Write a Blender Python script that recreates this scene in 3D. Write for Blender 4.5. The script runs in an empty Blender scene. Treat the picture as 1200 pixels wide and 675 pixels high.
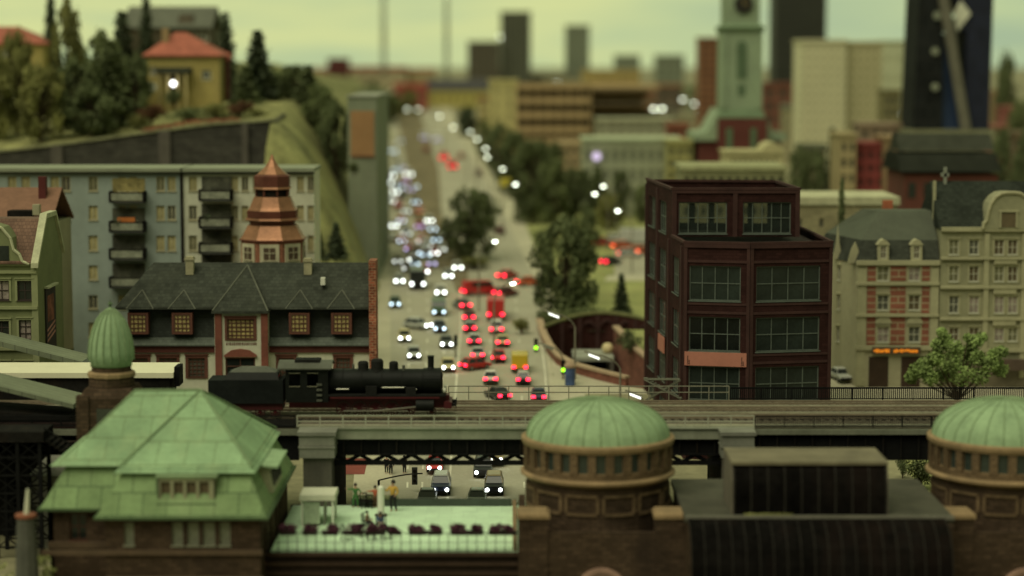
import bpy, math, random
from mathutils import Vector, Matrix
R = math.radians
rnd = random.Random(7)
sc = bpy.context.scene
col = sc.collection

# ------------------------------------------------------------------ camera geometry
F, H = 2500.0, 43.6
PITCH = math.atan(267.5 / F)
cp, sp = math.cos(PITCH), math.sin(PITCH)

def W(px, py, Y):
    a, b = (px - 600) / F, (py - 337.5) / F
    d = (a, cp - b * sp, -sp - b * cp)
    t = Y / d[1]
    return Vector((d[0] * t, Y, H + d[2] * t))

def PXL(x, y, z):
    dz = z - H
    dep = y * cp - dz * sp
    return 600 + F * x / dep, 337.5 - F * (y * sp + dz * cp) / dep

GZ = [(-50, 0), (222, 0), (265, 4.5), (1000, 33.9), (9000, 33.9)]
def gz(Y):
    for (a, za), (b, zb) in zip(GZ, GZ[1:]):
        if Y <= b:
            return za + (zb - za) * (Y - a) / (b - a)
    return 33.9

def G(px, py, dz=0.0, lo=205, hi=1600):
    """ground point (plus dz) seen at a spot of the street map"""
    Y = lo
    while Y < hi:
        w = W(px, py, Y)
        if w.z <= gz(Y) + dz:
            return w
        Y += 0.5
    return W(px, py, hi)

# ------------------------------------------------------------------ materials
MATS = {}
def boxmap():
    g = bpy.data.node_groups.get('wall_coordinates')
    if g: return g
    g = bpy.data.node_groups.new('wall_coordinates', 'ShaderNodeTree')
    g.interface.new_socket('UV', in_out='OUTPUT', socket_type='NodeSocketVector')
    g.interface.new_socket('P', in_out='OUTPUT', socket_type='NodeSocketVector')
    N, L = g.nodes, g.links
    tc = N.new('ShaderNodeTexCoord'); out = N.new('NodeGroupOutput')
    sn = N.new('ShaderNodeSeparateXYZ'); so = N.new('ShaderNodeSeparateXYZ')
    L.new(tc.outputs['Normal'], sn.inputs[0]); L.new(tc.outputs['Object'], so.inputs[0])
    def m(op, a, b=None):
        n = N.new('ShaderNodeMath'); n.operation = op
        for i, s in enumerate((a, b)):
            if s is None: continue
            if isinstance(s, (int, float)): n.inputs[i].default_value = s
            else: L.new(s, n.inputs[i])
        return n.outputs[0]
    ax, ay, az = [m('ABSOLUTE', sn.outputs[i]) for i in range(3)]
    side = m('GREATER_THAN', ax, ay)
    u = m('ADD', m('MULTIPLY', side, so.outputs[1]), m('MULTIPLY', m('SUBTRACT', 1.0, side), so.outputs[0]))
    flat = m('GREATER_THAN', az, 0.9)
    v = m('ADD', m('MULTIPLY', flat, so.outputs[1]), m('MULTIPLY', m('SUBTRACT', 1.0, flat), so.outputs[2]))
    c = N.new('ShaderNodeCombineXYZ'); L.new(u, c.inputs[0]); L.new(v, c.inputs[1])
    L.new(c.outputs[0], out.inputs[0]); L.new(tc.outputs['Object'], out.inputs[1])
    return g

def mat(name, c, rough=.8, var=.18, scale=.6, metal=0.0, brick=None, bump=0.0, spec=.3, fine=None, stain=None):
    if name in MATS: return MATS[name]
    m = bpy.data.materials.new(name); m.use_nodes = True
    N, L = m.node_tree.nodes, m.node_tree.links
    b = N['Principled BSDF']
    b.inputs['Roughness'].default_value = rough; b.inputs['Metallic'].default_value = metal
    b.inputs['Specular IOR Level'].default_value = spec
    g = N.new('ShaderNodeGroup'); g.node_tree = boxmap()
    c4 = (*c, 1)
    height = None
    if brick:
        w, h, mcol, ms, cv = brick
        t = N.new('ShaderNodeTexBrick'); L.new(g.outputs['UV'], t.inputs['Vector'])
        t.inputs['Scale'].default_value = 1.0
        t.inputs['Brick Width'].default_value = w; t.inputs['Row Height'].default_value = h
        t.inputs['Mortar Size'].default_value = ms; t.inputs['Mortar Smooth'].default_value = .3
        t.inputs['Color1'].default_value = (*[min(1, x * (1 + cv)) for x in c], 1)
        t.inputs['Color2'].default_value = (*[x * (1 - cv) for x in c], 1)
        t.inputs['Mortar'].default_value = (*mcol, 1)
        src = t.outputs['Color']; height = t.outputs['Fac']
    else:
        rgb = N.new('ShaderNodeRGB'); rgb.outputs[0].default_value = c4; src = rgb.outputs[0]
    def vary(src, sc_, amt, det=4.0):
        n = N.new('ShaderNodeTexNoise'); n.inputs['Scale'].default_value = sc_; n.inputs['Detail'].default_value = det
        L.new(g.outputs['P'], n.inputs['Vector'])
        r = N.new('ShaderNodeMapRange'); r.inputs[1].default_value = .28; r.inputs[2].default_value = .72
        r.inputs[3].default_value = 1 - amt; r.inputs[4].default_value = 1 + amt
        L.new(n.outputs[0], r.inputs[0])
        x = N.new('ShaderNodeVectorMath'); x.operation = 'SCALE'
        L.new(src, x.inputs[0]); L.new(r.outputs[0], x.inputs['Scale'])
        return x.outputs[0], n.outputs[0]
    src, n1 = vary(src, scale, var)
    src, n2 = vary(src, fine or scale * 7, var * .6)
    if stain:
        n = N.new('ShaderNodeTexNoise'); n.inputs['Scale'].default_value = stain[1]; n.inputs['Detail'].default_value = 6
        mp = N.new('ShaderNodeMapping'); mp.inputs['Scale'].default_value = (1, 1, .25)
        L.new(g.outputs['P'], mp.inputs[0]); L.new(mp.outputs[0], n.inputs['Vector'])
        r = N.new('ShaderNodeMapRange'); r.inputs[1].default_value = .5; r.inputs[2].default_value = .72
        r.inputs[4].default_value = stain[2]; L.new(n.outputs[0], r.inputs[0])
        x = N.new('ShaderNodeMix'); x.data_type = 'RGBA'
        L.new(r.outputs[0], x.inputs[0]); L.new(src, x.inputs[6]); x.inputs[7].default_value = (*stain[0], 1)
        src = x.outputs[2]
    L.new(src, b.inputs['Base Color'])
    if bump:
        bp = N.new('ShaderNodeBump'); bp.inputs['Strength'].default_value = bump; bp.inputs['Distance'].default_value = .06
        if height is not None:
            inv = N.new('ShaderNodeMath'); inv.operation = 'SUBTRACT'; inv.inputs[0].default_value = 1
            L.new(height, inv.inputs[1]); L.new(inv.outputs[0], bp.inputs['Height'])
        else:
            L.new(n2, bp.inputs['Height'])
        L.new(bp.outputs[0], b.inputs['Normal'])
    MATS[name] = m
    return m

def emit(name, c, s):
    if name in MATS: return MATS[name]
    m = bpy.data.materials.new(name); m.use_nodes = True
    N, L = m.node_tree.nodes, m.node_tree.links
    N.clear(); o = N.new('ShaderNodeOutputMaterial'); e = N.new('ShaderNodeEmission')
    e.inputs[0].default_value = (*c, 1); e.inputs[1].default_value = s
    L.new(e.outputs[0], o.inputs[0])
    try: m.cycles.emission_sampling = 'NONE'
    except Exception: pass
    MATS[name] = m
    return m

def glassy(name, c, rough=.12):
    return mat(name, c, rough=rough, var=.35, scale=.35, spec=.5)

# ------------------------------------------------------------------ objects
OFF = {}
def thing(name, label, cat, loc=(0, 0, 0), group=None, rz=0.0):
    o = bpy.data.objects.new(name, None); col.objects.link(o)
    o.location = loc; o.rotation_euler = (0, 0, rz); o.empty_display_size = .5
    o['label'] = label; o['category'] = cat
    if group: o['group'] = group
    OFF[o.name] = Vector(loc) if rz == 0 else Vector((0, 0, 0))
    return o

class MB:
    def __init__(s): s.v, s.f, s.M = [], [], Matrix.Identity(4)
    def P(s, p): return s.M @ Vector(p)
    def face(s, pts):
        n = len(s.v); s.v += [s.P(p) for p in pts]; s.f.append(tuple(range(n, n + len(pts)))); return s
    def mesh(s, vs, fs):
        n = len(s.v); s.v += [s.P(p) for p in vs]; s.f += [tuple(i + n for i in f) for f in fs]; return s
    def box(s, x0, x1, y0, y1, z0, z1):
        return s.mesh([(x0, y0, z0), (x1, y0, z0), (x1, y1, z0), (x0, y1, z0), (x0, y0, z1), (x1, y0, z1), (x1, y1, z1), (x0, y1, z1)],
                      [(0, 3, 2, 1), (4, 5, 6, 7), (0, 1, 5, 4), (1, 2, 6, 5), (2, 3, 7, 6), (3, 0, 4, 7)])
    def hull(s, a, b):
        """two loops of equal length joined and capped"""
        n = len(a)
        return s.mesh(list(a) + list(b), [tuple(range(n - 1, -1, -1)), tuple(range(n, 2 * n))] +
                      [(i, (i + 1) % n, n + (i + 1) % n, n + i) for i in range(n)])
    def frus(s, r0, z0, r1, z1):
        f = lambda r, z: [(r[0], r[2], z), (r[1], r[2], z), (r[1], r[3], z), (r[0], r[3], z)]
        return s.hull(f(r0, z0), f(r1, z1))
    def tube(s, p, q, r0, r1=None, n=8):
        p, q = Vector(p), Vector(q); r1 = r0 if r1 is None else r1
        d = (q - p).normalized(); a = d.orthogonal().normalized(); b = d.cross(a)
        ring = lambda c, r: [c + (a * math.cos(2 * math.pi * i / n) + b * math.sin(2 * math.pi * i / n)) * r for i in range(n)]
        return s.hull(ring(p, r0), ring(q, r1))
    def path(s, pts, r, n=6):
        for a, b in zip(pts, pts[1:]): s.tube(a, b, r, r, n)
        return s
    def lathe(s, prof, n=24, c=(0, 0), a0=0.0):
        vs, fs = [], []
        for (r, z) in prof:
            for i in range(n):
                t = a0 + 2 * math.pi * i / n
                vs.append((c[0] + r * math.cos(t), c[1] + r * math.sin(t), z))
        for k in range(len(prof) - 1):
            for i in range(n):
                j = (i + 1) % n
                fs.append((k * n + i, k * n + j, (k + 1) * n + j, (k + 1) * n + i))
        fs.append(tuple(range(n - 1, -1, -1))); fs.append(tuple(range((len(prof) - 1) * n, len(prof) * n)))
        return s.mesh(vs, fs)
    def prism(s, poly, y0, y1):
        """polygon in x,z extruded in y"""
        return s.hull([(x, y0, z) for x, z in poly], [(x, y1, z) for x, z in poly])
    def data(s, name, off=Vector((0, 0, 0)), smooth=False):
        me = bpy.data.meshes.new(name)
        me.from_pydata([tuple(v - off) for v in s.v], [], s.f)
        me.validate(); me.update()
        import bmesh
        bm = bmesh.new(); bm.from_mesh(me); bmesh.ops.recalc_face_normals(bm, faces=bm.faces); bm.to_mesh(me); bm.free()
        if smooth:
            for p in me.polygons: p.use_smooth = True
        return me
    def build(s, name, m, parent=None, smooth=False, bevel=0.0, label=None):
        off = OFF.get(parent.name, Vector((0, 0, 0))) if parent else Vector((0, 0, 0))
        me = s.data(name, off, smooth)
        o = bpy.data.objects.new(name, me); col.objects.link(o)
        me.materials.append(m)
        if parent: o.parent = parent
        OFF[o.name] = off
        if bevel:
            b = o.modifiers.new('bevel', 'BEVEL'); b.width = bevel; b.segments = 2; b.limit_method = 'ANGLE'
        if smooth == 'auto':
            pass
        if label: o['label'] = label
        return o

def tag(o, label, cat, group=None, kind=None):
    o['label'] = label; o['category'] = cat
    if group: o['group'] = group
    if kind: o['kind'] = kind
    return o

def struct(name, mb, m, label=None, kind='structure', smooth=False):
    o = mb.build(name, m, None, smooth); o['kind'] = kind
    o['label'] = label or name.replace('_', ' '); o['category'] = name.replace('_', ' ')
    return o

def link(name, me, parent, loc=(0, 0, 0), rot=None, m=None, scale=None):
    o = bpy.data.objects.new(name, me); col.objects.link(o)
    if parent: o.parent = parent
    o.location = loc
    if rot is not None: o.rotation_euler = rot
    if scale is not None: o.scale = scale
    if m is not None:
        if not me.materials: me.materials.append(None)
        o.material_slots[0].link = 'OBJECT'; o.material_slots[0].material = m
    return o

# ------------------------------------------------------------------ facades
def frame(x, y, z, a=0.0):
    """local x runs along the wall, local y goes inward, local z up"""
    return Matrix.Translation((x, y, z)) @ Matrix.Rotation(a, 4, 'Z')

def panel(mb, M, L, Hh, ops, d=.25, z0=0.0):
    old = mb.M; mb.M = M
    us = sorted({0.0, L, *[o[0] for o in ops], *[o[1] for o in ops]})
    ws = sorted({z0, Hh, *[o[2] for o in ops], *[o[3] for o in ops]})
    for ua, ub in zip(us, us[1:]):
        for wa, wb in zip(ws, ws[1:]):
            uc, wc = (ua + ub) / 2, (wa + wb) / 2
            if any(o[0] < uc < o[1] and o[2] < wc < o[3] for o in ops): continue
            mb.face([(ua, 0, wa), (ub, 0, wa), (ub, 0, wb), (ua, 0, wb)])
    for (a, b, c, e) in ops:
        mb.face([(a, 0, c), (a, d, c), (b, d, c), (b, 0, c)]); mb.face([(a, 0, e), (b, 0, e), (b, d, e), (a, d, e)])
        mb.face([(a, 0, c), (a, 0, e), (a, d, e), (a, d, c)]); mb.face([(b, 0, c), (b, d, c), (b, d, e), (b, 0, e)])
    mb.M = old

WC = {}
def window(parent, M, op, d, nx, ny, fm, pm, bar=.07, surround=None, sm=None, sill=True, name='window'):
    u0, u1, w0, w1 = op
    w, h = u1 - u0, w1 - w0
    key = (round(w, 2), round(h, 2), nx, ny, round(d, 2), bar, surround, sill)
    if key not in WC:
        f = MB()
        f.box(0, bar * 1.3, d - .13, d - .03, 0, h).box(w - bar * 1.3, w, d - .13, d - .03, 0, h)
        f.box(bar * 1.3, w - bar * 1.3, d - .13, d - .03, 0, bar * 1.3).box(bar * 1.3, w - bar * 1.3, d - .13, d - .03, h - bar * 1.3, h)
        for i in range(1, nx): f.box(w * i / nx - bar / 2, w * i / nx + bar / 2, d - .12, d - .035, bar * 1.3, h - bar * 1.3)
        for j in range(1, ny): f.box(bar * 1.3, w - bar * 1.3, d - .115, d - .04, h * j / ny - bar / 2, h * j / ny + bar / 2)
        if sill: f.box(-.08, w + .08, -.12, d - .131, -.1, .0)
        p = MB(); p.box(.01, w - .01, d - .028, d + .05, .01, h - .01)
        sd = None
        if surround:
            t = surround; sd = MB()
            sd.box(-t, 0, -.09, .003, -t * .3, h + t).box(w, w + t, -.09, .003, -t * .3, h + t).box(0, w, -.09, .003, h, h + t)
            sd.box(-t * 1.25, w + t * 1.25, -.2, .003, h + t, h + t * 1.5)
        WC[key] = (f.data('window_frame'), p.data('pane'), sd.data('surround') if sd else None)
    fd, pd, sd = WC[key]
    off = OFF[parent.name]
    Mw = Matrix.Translation(-off) @ M @ Matrix.Translation((u0, 0, w0))
    o = link(name, fd, parent, m=fm); o.matrix_local = Mw
    OFF[o.name] = off
    link('pane', pd, o, m=pm)
    if sd: link('surround', sd, o, m=sm)
    return o

def rows(u0, u1, n, ww, z0, dz, m, wh):
    """n windows per floor between u0 and u1, m floors"""
    out = []
    for j in range(m):
        for i in range(n):
            c = u0 + (u1 - u0) * (i + .5) / n
            out.append((c - ww / 2, c + ww / 2, z0 + j * dz, z0 + j * dz + wh))
    return out

def dep_x(px, Y): return (px - 600) / F * (Y * cp)      # close to the true x for things near eye level

def tower(name, label, cat, px0, px1, yt, yb, Y, depth, wm, n, m, pm, ww=.6, wh=.6, group=None, fm=None, roofm=None, side=None, cap=.6, zb=None, nx=1, ny=1):
    """block of floors: walls with recessed windows, each window a part, flat roof with a parapet"""
    a, b = W(px0, yt, Y), W(px1, yt, Y)
    zb = W(px0, yb, Y).z if zb is None else zb
    zlow = min(zb, gz(Y)) - .5 - zb
    x0, x1, z1 = a.x, b.x, a.z
    L, Hh = x1 - x0, z1 - zb
    t = thing(name, label, cat, ((x0 + x1) / 2, Y + depth / 2, zb), group)
    sx, sz = L / n, Hh / (m + .4)
    ops = rows(0, L, n, sx * ww, sz * .4, sz, m, sz * wh)
    mb = MB(); M = frame(x0, Y, zb)
    panel(mb, M, L, Hh, ops, .3, zlow)
    # the flank that can be seen
    ns = max(1, min(5, int(depth / max(sx, 3.5)))) if side else 0
    if side == 'east': Ms = frame(x1, Y, zb, R(90))
    else: Ms = frame(x0, Y + depth, zb, R(-90))
    ops2 = rows(0, depth, ns, min(sx * ww, depth / max(ns, 1) * .6), sz * .4, sz, m, sz * wh) if side else []
    panel(mb, Ms, depth, Hh, ops2, .3, zlow)
    Mo = frame(x1, Y, zb, R(90)) if side != 'east' else frame(x0, Y + depth, zb, R(-90))
    panel(mb, Mo, depth, Hh, [], .3, zlow)
    mb.face([(x0, Y + depth, zb + zlow), (x1, Y + depth, zb + zlow), (x1, Y + depth, z1), (x0, Y + depth, z1)])
    mb.build('wall', wm, t)
    fm = fm or wm
    for op in ops: window(t, M, op, .3, nx, ny, fm, pm, sill=False)
    for op in ops2: window(t, Ms, op, .3, nx, ny, fm, pm, sill=False)
    r = MB(); r.box(x0 - .3, x1 + .3, Y - .3, Y + depth + .3, z1, z1 + cap)
    r.build('roof', roofm or wm, t)
    return t

def gable_roof(x0, x1, y0, y1, z0, z1, over=.5, th=.25):
    """ridge along x"""
    m = MB(); ym = (y0 + y1) / 2; k = (z1 - z0) / (ym - y0)
    a, b = x0 - over, x1 + over
    m.hull([(a, y0 - over, z0 - over * k), (a, ym, z1), (a, y1 + over, z0 - over * k), (a, y1 + over, z0 - over * k + th), (a, ym, z1 + th), (a, y0 - over, z0 - over * k + th)],
           [(b, y0 - over, z0 - over * k), (b, ym, z1), (b, y1 + over, z0 - over * k), (b, y1 + over, z0 - over * k + th), (b, ym, z1 + th), (b, y0 - over, z0 - over * k + th)])
    return m

def hip_roof(x0, x1, y0, y1, z0, z1, xa, xb, th=.2):
    m = MB(); ym = (y0 + y1) / 2
    e = [(x0, y0), (x1, y0), (x1, y1), (x0, y1)]
    lo = [(x, y, z0) for x, y in e]; hi = [(x, y, z0 + th) for x, y in e]
    vs = lo + hi + [(xa, ym, z1), (xb, ym, z1)]
    m.mesh(vs, [(3, 2, 1, 0), (0, 1, 5, 4), (1, 2, 6, 5), (2, 3, 7, 6), (3, 0, 4, 7), (4, 5, 9, 8), (5, 6, 9), (6, 7, 8, 9), (7, 4, 8)])
    return m
# ------------------------------------------------------------------ palette
COPPER = mat('verdigris_sheets', (.25, .37, .21), .85, .16, .35, brick=(2.3, 1.45, (.15, .205, .105), .04, .09), bump=.2, spec=.15, stain=((.34, .43, .24), .5, .4))
COPPER_S = mat('verdigris_dome', (.275, .385, .225), .85, .16, .5, spec=.12, stain=((.17, .235, .14), 1.0, .55))
BRICK_D = mat('brown_brick', (.072, .047, .032), .95, .25, .3, brick=(.8, .34, (.05, .036, .025), .05, .3), bump=.3, spec=.05, stain=((.03, .022, .018), .3, .6))
BRICK_T = mat('tan_trim_stone', (.27, .185, .10), .85, .2, .5, stain=((.1, .07, .04), .6, .4))
MAROON = mat('maroon_brick', (.037, .0155, .014), .85, .2, .25, brick=(.7, .3, (.028, .011, .010), .025, .2), bump=.2, spec=.08)
MAROON_T = mat('maroon_trim', (.052, .023, .02), .9, .2, .5)
SLATE = mat('dark_slate', (.046, .05, .040), .9, .2, .3, spec=.08, brick=(.5, .32, (.03, .033, .028), .02, .2), bump=.15, stain=((.07, .075, .055), .4, .3))
SLATE_G = mat('green_grey_slate', (.09, .105, .085), .75, .18, .4, brick=(.5, .35, (.06, .07, .06), .02, .15), bump=.15)
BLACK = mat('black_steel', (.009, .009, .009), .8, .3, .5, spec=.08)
BLACKG = mat('black_grimy_steel', (.014, .013, .012), .9, .4, .4, spec=.05, stain=((.05, .035, .025), .5, .4))
STONE_P = mat('grey_pier_stone', (.20, .20, .165), .85, .15, .4, brick=(30, 1.15, (.11, .11, .09), .03, .05), stain=((.09, .09, .07), .5, .4))
STONE_B = mat('weathered_pier_brick', (.115, .105, .085), .9, .2, .5, stain=((.05, .045, .04), .5, .5))
RAILING = mat('pale_grey_railing', (.36, .36, .28), .6, .1, .4)
GIRDER = mat('grey_green_girder', (.24, .25, .19), .7, .12, .3, stain=((.12, .11, .08), .5, .4))
BALLAST = mat('ballast', (.105, .088, .062), .95, .35, 1.2, fine=6, bump=.6, stain=((.07, .05, .035), .25, .5))
RAILM = mat('rusty_rail', (.30, .24, .17), .5, .2, .4, metal=.5)
SLEEPER = mat('brown_sleeper', (.05, .038, .028), .9, .3, .8)
RED = mat('loco_red', (.075, .008, .012), .5, .25, .5)
GREYP = mat('grey_paint', (.26, .27, .22), .7, .12, .3)
TERR = mat('mint_terrace_floor', (.60, .80, .56), .7, .10, .25, brick=(2.2, 2.2, (.5, .68, .47), .03, .05), stain=((.46, .62, .44), .35, .5))
PURPLE = mat('purple_flowers', (.085, .028, .048), .9, .5, 2.0)
WHITE = mat('white_paint', (.72, .72, .62), .6, .06, .3)
CREAM = mat('cream_render', (.38, .355, .235), .85, .1, .25, stain=((.22, .2, .13), .4, .4))
CREAMW = mat('cream_white_render', (.60, .60, .47), .85, .1, .25, stain=((.4, .4, .3), .4, .35))
OCHRE = mat('ochre_render', (.42, .34, .12), .85, .12, .25, stain=((.28, .22, .09), .4, .4))
GREENW = mat('green_render', (.19, .205, .10), .85, .12, .25, stain=((.14, .155, .08), .4, .4))
GREENT = mat('pale_green_trim', (.27, .285, .15), .8, .1, .3)
BLUEG = mat('grey_blue_render', (.30, .35, .32), .85, .1, .15, stain=((.2, .23, .2), .3, .35))
DARKWIN = glassy('dark_window_glass', (.02, .025, .022))
TEALWIN = glassy('teal_window_glass', (.045, .06, .052))
GREYWIN = glassy('grey_window_glass', (.12, .12, .095))
WARMWIN = mat('net_curtain_glass', (.46, .40, .20), .4, .25, .8)
LITWIN = mat('glow_cream_window', (.50, .40, .17), .5, .3, 1.1)  # pane colour stands in for the glow of the lit windows
WINFRAME = mat('brown_window_frame', (.10, .045, .03), .7)
WINWHITE = mat('white_window_frame', (.55, .54, .42), .7)
TEALFR = mat('grey_green_window_frame', (.11, .13, .11), .6)
RBRICK = mat('red_brick', (.30, .088, .05), .9, .2, .3, brick=(.5, .22, (.2, .12, .08), .025, .2), bump=.2)
TERRA = mat('terracotta_tiles', (.33, .085, .055), .85, .2, .4, brick=(.5, .4, (.2, .055, .035), .03, .2), bump=.2)
BROWNT = mat('brown_roof_tiles', (.15, .085, .06), .85, .18, .4, brick=(.4, .34, (.09, .05, .035), .025, .18), bump=.2)
PALET = mat('faded_brick_red_roof', (.22, .115, .075), .85, .18, .4)
COP = mat('polished_copper', (.31, .15, .085), .45, .25, .5, metal=.5)
COPD = mat('dark_copper', (.15, .05, .035), .5, .2, .5, metal=.3)
CONC = mat('concrete', (.30, .31, .25), .9, .14, .25, stain=((.2, .2, .15), .3, .4))
ASPH = mat('sunfaded_asphalt', (.375, .355, .265), .92, .12, .08, fine=2.0, stain=((.31, .29, .215), .12, .45))
PAVE = mat('pavement', (.46, .43, .31), .92, .14, .12, fine=2.5, stain=((.25, .23, .16), .15, .4))
GROUND = mat('town_ground', (.23, .215, .125), .95, .3, .05, fine=.6)
GRASS = mat('turf', (.26, .275, .10), .95, .3, .12, fine=2.2, bump=.4, stain=((.36, .33, .15), .1, .4))
GRASSD = mat('hill_turf', (.25, .245, .10), .95, .45, .22, fine=2.4, bump=.8, stain=((.12, .12, .05), .25, .6))
ROCKW = mat('dark_retaining_stone', (.058, .055, .045), .95, .25, .4, brick=(1.4, .6, (.035, .033, .028), .05, .25), bump=.4)
LINE = mat('road_paint', (.62, .60, .47), .8, .15, .6)
BARK = mat('bark', (.07, .05, .03), .95, .3, 2.0)
LEAF = {
    'olive': mat('olive_leaves', (.22, .22, .075), .9, .55, .5, fine=2.5),
    'mid': mat('mid_green_leaves', (.155, .185, .075), .9, .5, .5, fine=2.5),
    'dark': mat('dark_green_leaves', (.125, .15, .065), .9, .5, .5, fine=2.5),
    'deep': mat('conifer_needles', (.07, .09, .048), .9, .45, .5, fine=2.5),
    'bright': mat('bright_green_foam_leaves', (.20, .27, .085), .9, .45, .6, fine=2.5),
    'russet': mat('russet_leaves', (.13, .06, .03), .9, .5, .6, fine=2.5),
}

# ------------------------------------------------------------------ camera
cam = bpy.data.cameras.new('camera'); co = bpy.data.objects.new('camera', cam); col.objects.link(co)
co.location = (0, 0, H); co.rotation_euler = (math.pi / 2 - PITCH, 0, 0)
cam.sensor_width = 36; cam.lens = 75; sc.cycles.volume_bounces = 0; cam.clip_start = 1; cam.clip_end = 20000
cam.dof.use_dof = True; cam.dof.focus_distance = 217; cam.dof.aperture_fstop = .075 / 1.75
sc.camera = co

# ------------------------------------------------------------------ light: soft hall light from above, a dim side behind the viewer, a bright painted horizon
w = bpy.data.worlds.new('World'); sc.world = w; w.use_nodes = True
N, L = w.node_tree.nodes, w.node_tree.links
bg = N['Background']; tc = N.new('ShaderNodeTexCoord'); sx = N.new('ShaderNodeSeparateXYZ'); L.new(tc.outputs['Generated'], sx.inputs[0])
mp = N.new('ShaderNodeMapping'); mp.inputs['Scale'].default_value = (4, 4, 26); L.new(tc.outputs['Generated'], mp.inputs[0])
nz = N.new('ShaderNodeTexNoise'); nz.inputs['Scale'].default_value = 1.6; nz.inputs['Detail'].default_value = 5; nz.inputs['Roughness'].default_value = .5
L.new(mp.outputs[0], nz.inputs['Vector'])
cr = N.new('ShaderNodeValToRGB'); L.new(nz.outputs[0], cr.inputs[0])
cr.color_ramp.elements[0].position = .33; cr.color_ramp.elements[0].color = (.37, .48, .31, 1)
cr.color_ramp.elements[1].position = .68; cr.color_ramp.elements[1].color = (.66, .71, .32, 1)
e = cr.color_ramp.elements.new(.5); e.color = (.50, .60, .32, 1)
r1 = N.new('ShaderNodeMapRange'); r1.interpolation_type = 'SMOOTHSTEP'
r1.inputs[1].default_value = -.5; r1.inputs[2].default_value = .75; r1.inputs[3].default_value = .34; r1.inputs[4].default_value = 1.0
L.new(sx.outputs[1], r1.inputs[0])
r2 = N.new('ShaderNodeMapRange'); r2.interpolation_type = 'SMOOTHSTEP'
r2.inputs[1].default_value = .1; r2.inputs[2].default_value = .7; r2.inputs[3].default_value = 1.0; r2.inputs[4].default_value = .75
L.new(sx.outputs[2], r2.inputs[0])
mu = N.new('ShaderNodeMath'); mu.operation = 'MULTIPLY'; L.new(r1.outputs[0], mu.inputs[0]); L.new(r2.outputs[0], mu.inputs[1])
L.new(cr.outputs[0], bg.inputs[0]); L.new(mu.outputs[0], bg.inputs[1])
sun = bpy.data.lights.new('ceiling_light', 'SUN'); so = bpy.data.objects.new('ceiling_light', sun); col.objects.link(so)
sun.energy = 2.3; sun.angle = R(55); sun.color = (1.0, .95, .68)
so.rotation_euler = (R(26), R(-20), 0); so.location = (0, 300, 300)
sc.view_settings.view_transform = 'Standard'; sc.view_settings.look = 'None'; sc.view_settings.exposure = 0; sc.view_settings.gamma = 1
sc.cycles.use_denoising = True
sc.cycles.use_adaptive_sampling = False
sc.cycles.sample_clamp_indirect = 2.0
sc.cycles.max_bounces = 5; sc.cycles.diffuse_bounces = 3; sc.cycles.glossy_bounces = 2

# ------------------------------------------------------------------ ground, roads
def XL(Y): return -15.2 - .0585 * (Y - 265)                    # kerb of the oncoming lanes
def lerp(tab, y):
    for (a, va), (b, vb) in zip(tab, tab[1:]):
        if y <= b: return va + (vb - va) * max(0, (y - a)) / (b - a)
    return tab[-1][1]
XRT = [(205, 4.6), (265, 4.6), (345, 4.0), (445, -2.0), (542, -8.2), (733, -23), (1000, -41)]
def XR(Y): return lerp(XRT, Y)
def XM(Y): return lerp([(205, -6.4), (300, -7.2), (345, -8.4), (445, -18), (542, -22.5), (733, -35), (1000, -52)], Y)   # middle of the reservation

PIT = (5.2, 21.0, 255.0, 297.0)
xs = [-1500, -900, -300, -120, -60, -30, PIT[0], PIT[1], 30, 60, 120, 300, 900, 1500]
ys = [-50, 60, 140, 200, 222, 235, 250, 255, 265, 280, 297, 330, 400, 500, 650, 800, 1000, 1400, 2000, 2600]
mb = MB()
for a, b in zip(xs, xs[1:]):
    for c, d in zip(ys, ys[1:]):
        if a >= PIT[0] and b <= PIT[1] and c >= PIT[2] and d <= PIT[3]: continue
        mb.face([(a, c, gz(c)), (b, c, gz(c)), (b, d, gz(d)), (a, d, gz(d))])
struct('ground', mb, GROUND)

def strip(name, m, fl, fr, y0, y1, lift, step=12, kind='structure', thick=0):
    ysl = sorted({y0, y1, *[y for y, _ in GZ if y0 < y < y1], *[y0 + i * step for i in range(int((y1 - y0) / step) + 1)]})
    mb = MB()
    for c, d in zip(ysl, ysl[1:]):
        p = [(fl(c), c, gz(c) + lift), (fr(c), c, gz(c) + lift), (fr(d), d, gz(d) + lift), (fl(d), d, gz(d) + lift)]
        mb.face(p)
        if thick:
            for i, j in ((0, 3), (1, 2)):
                q, r_ = p[i], p[j]
                mb.face([q, r_, (r_[0], r_[1], r_[2] - thick), (q[0], q[1], q[2] - thick)])
    return struct(name, mb, m, kind=kind)
strip('pavement', PAVE, lambda y: XL(y) - 4.0, lambda y: min(XR(y) + 4.2, 9e9), 205, 254.9, .012)
strip('boulevard_pavement', PAVE, lambda y: XL(y) - 3.2, lambda y: XR(y) + (.5 if y < 298 else 4), 255, 900, .012)
strip('road', ASPH, XL, XR, 200, 990, .02)
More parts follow.
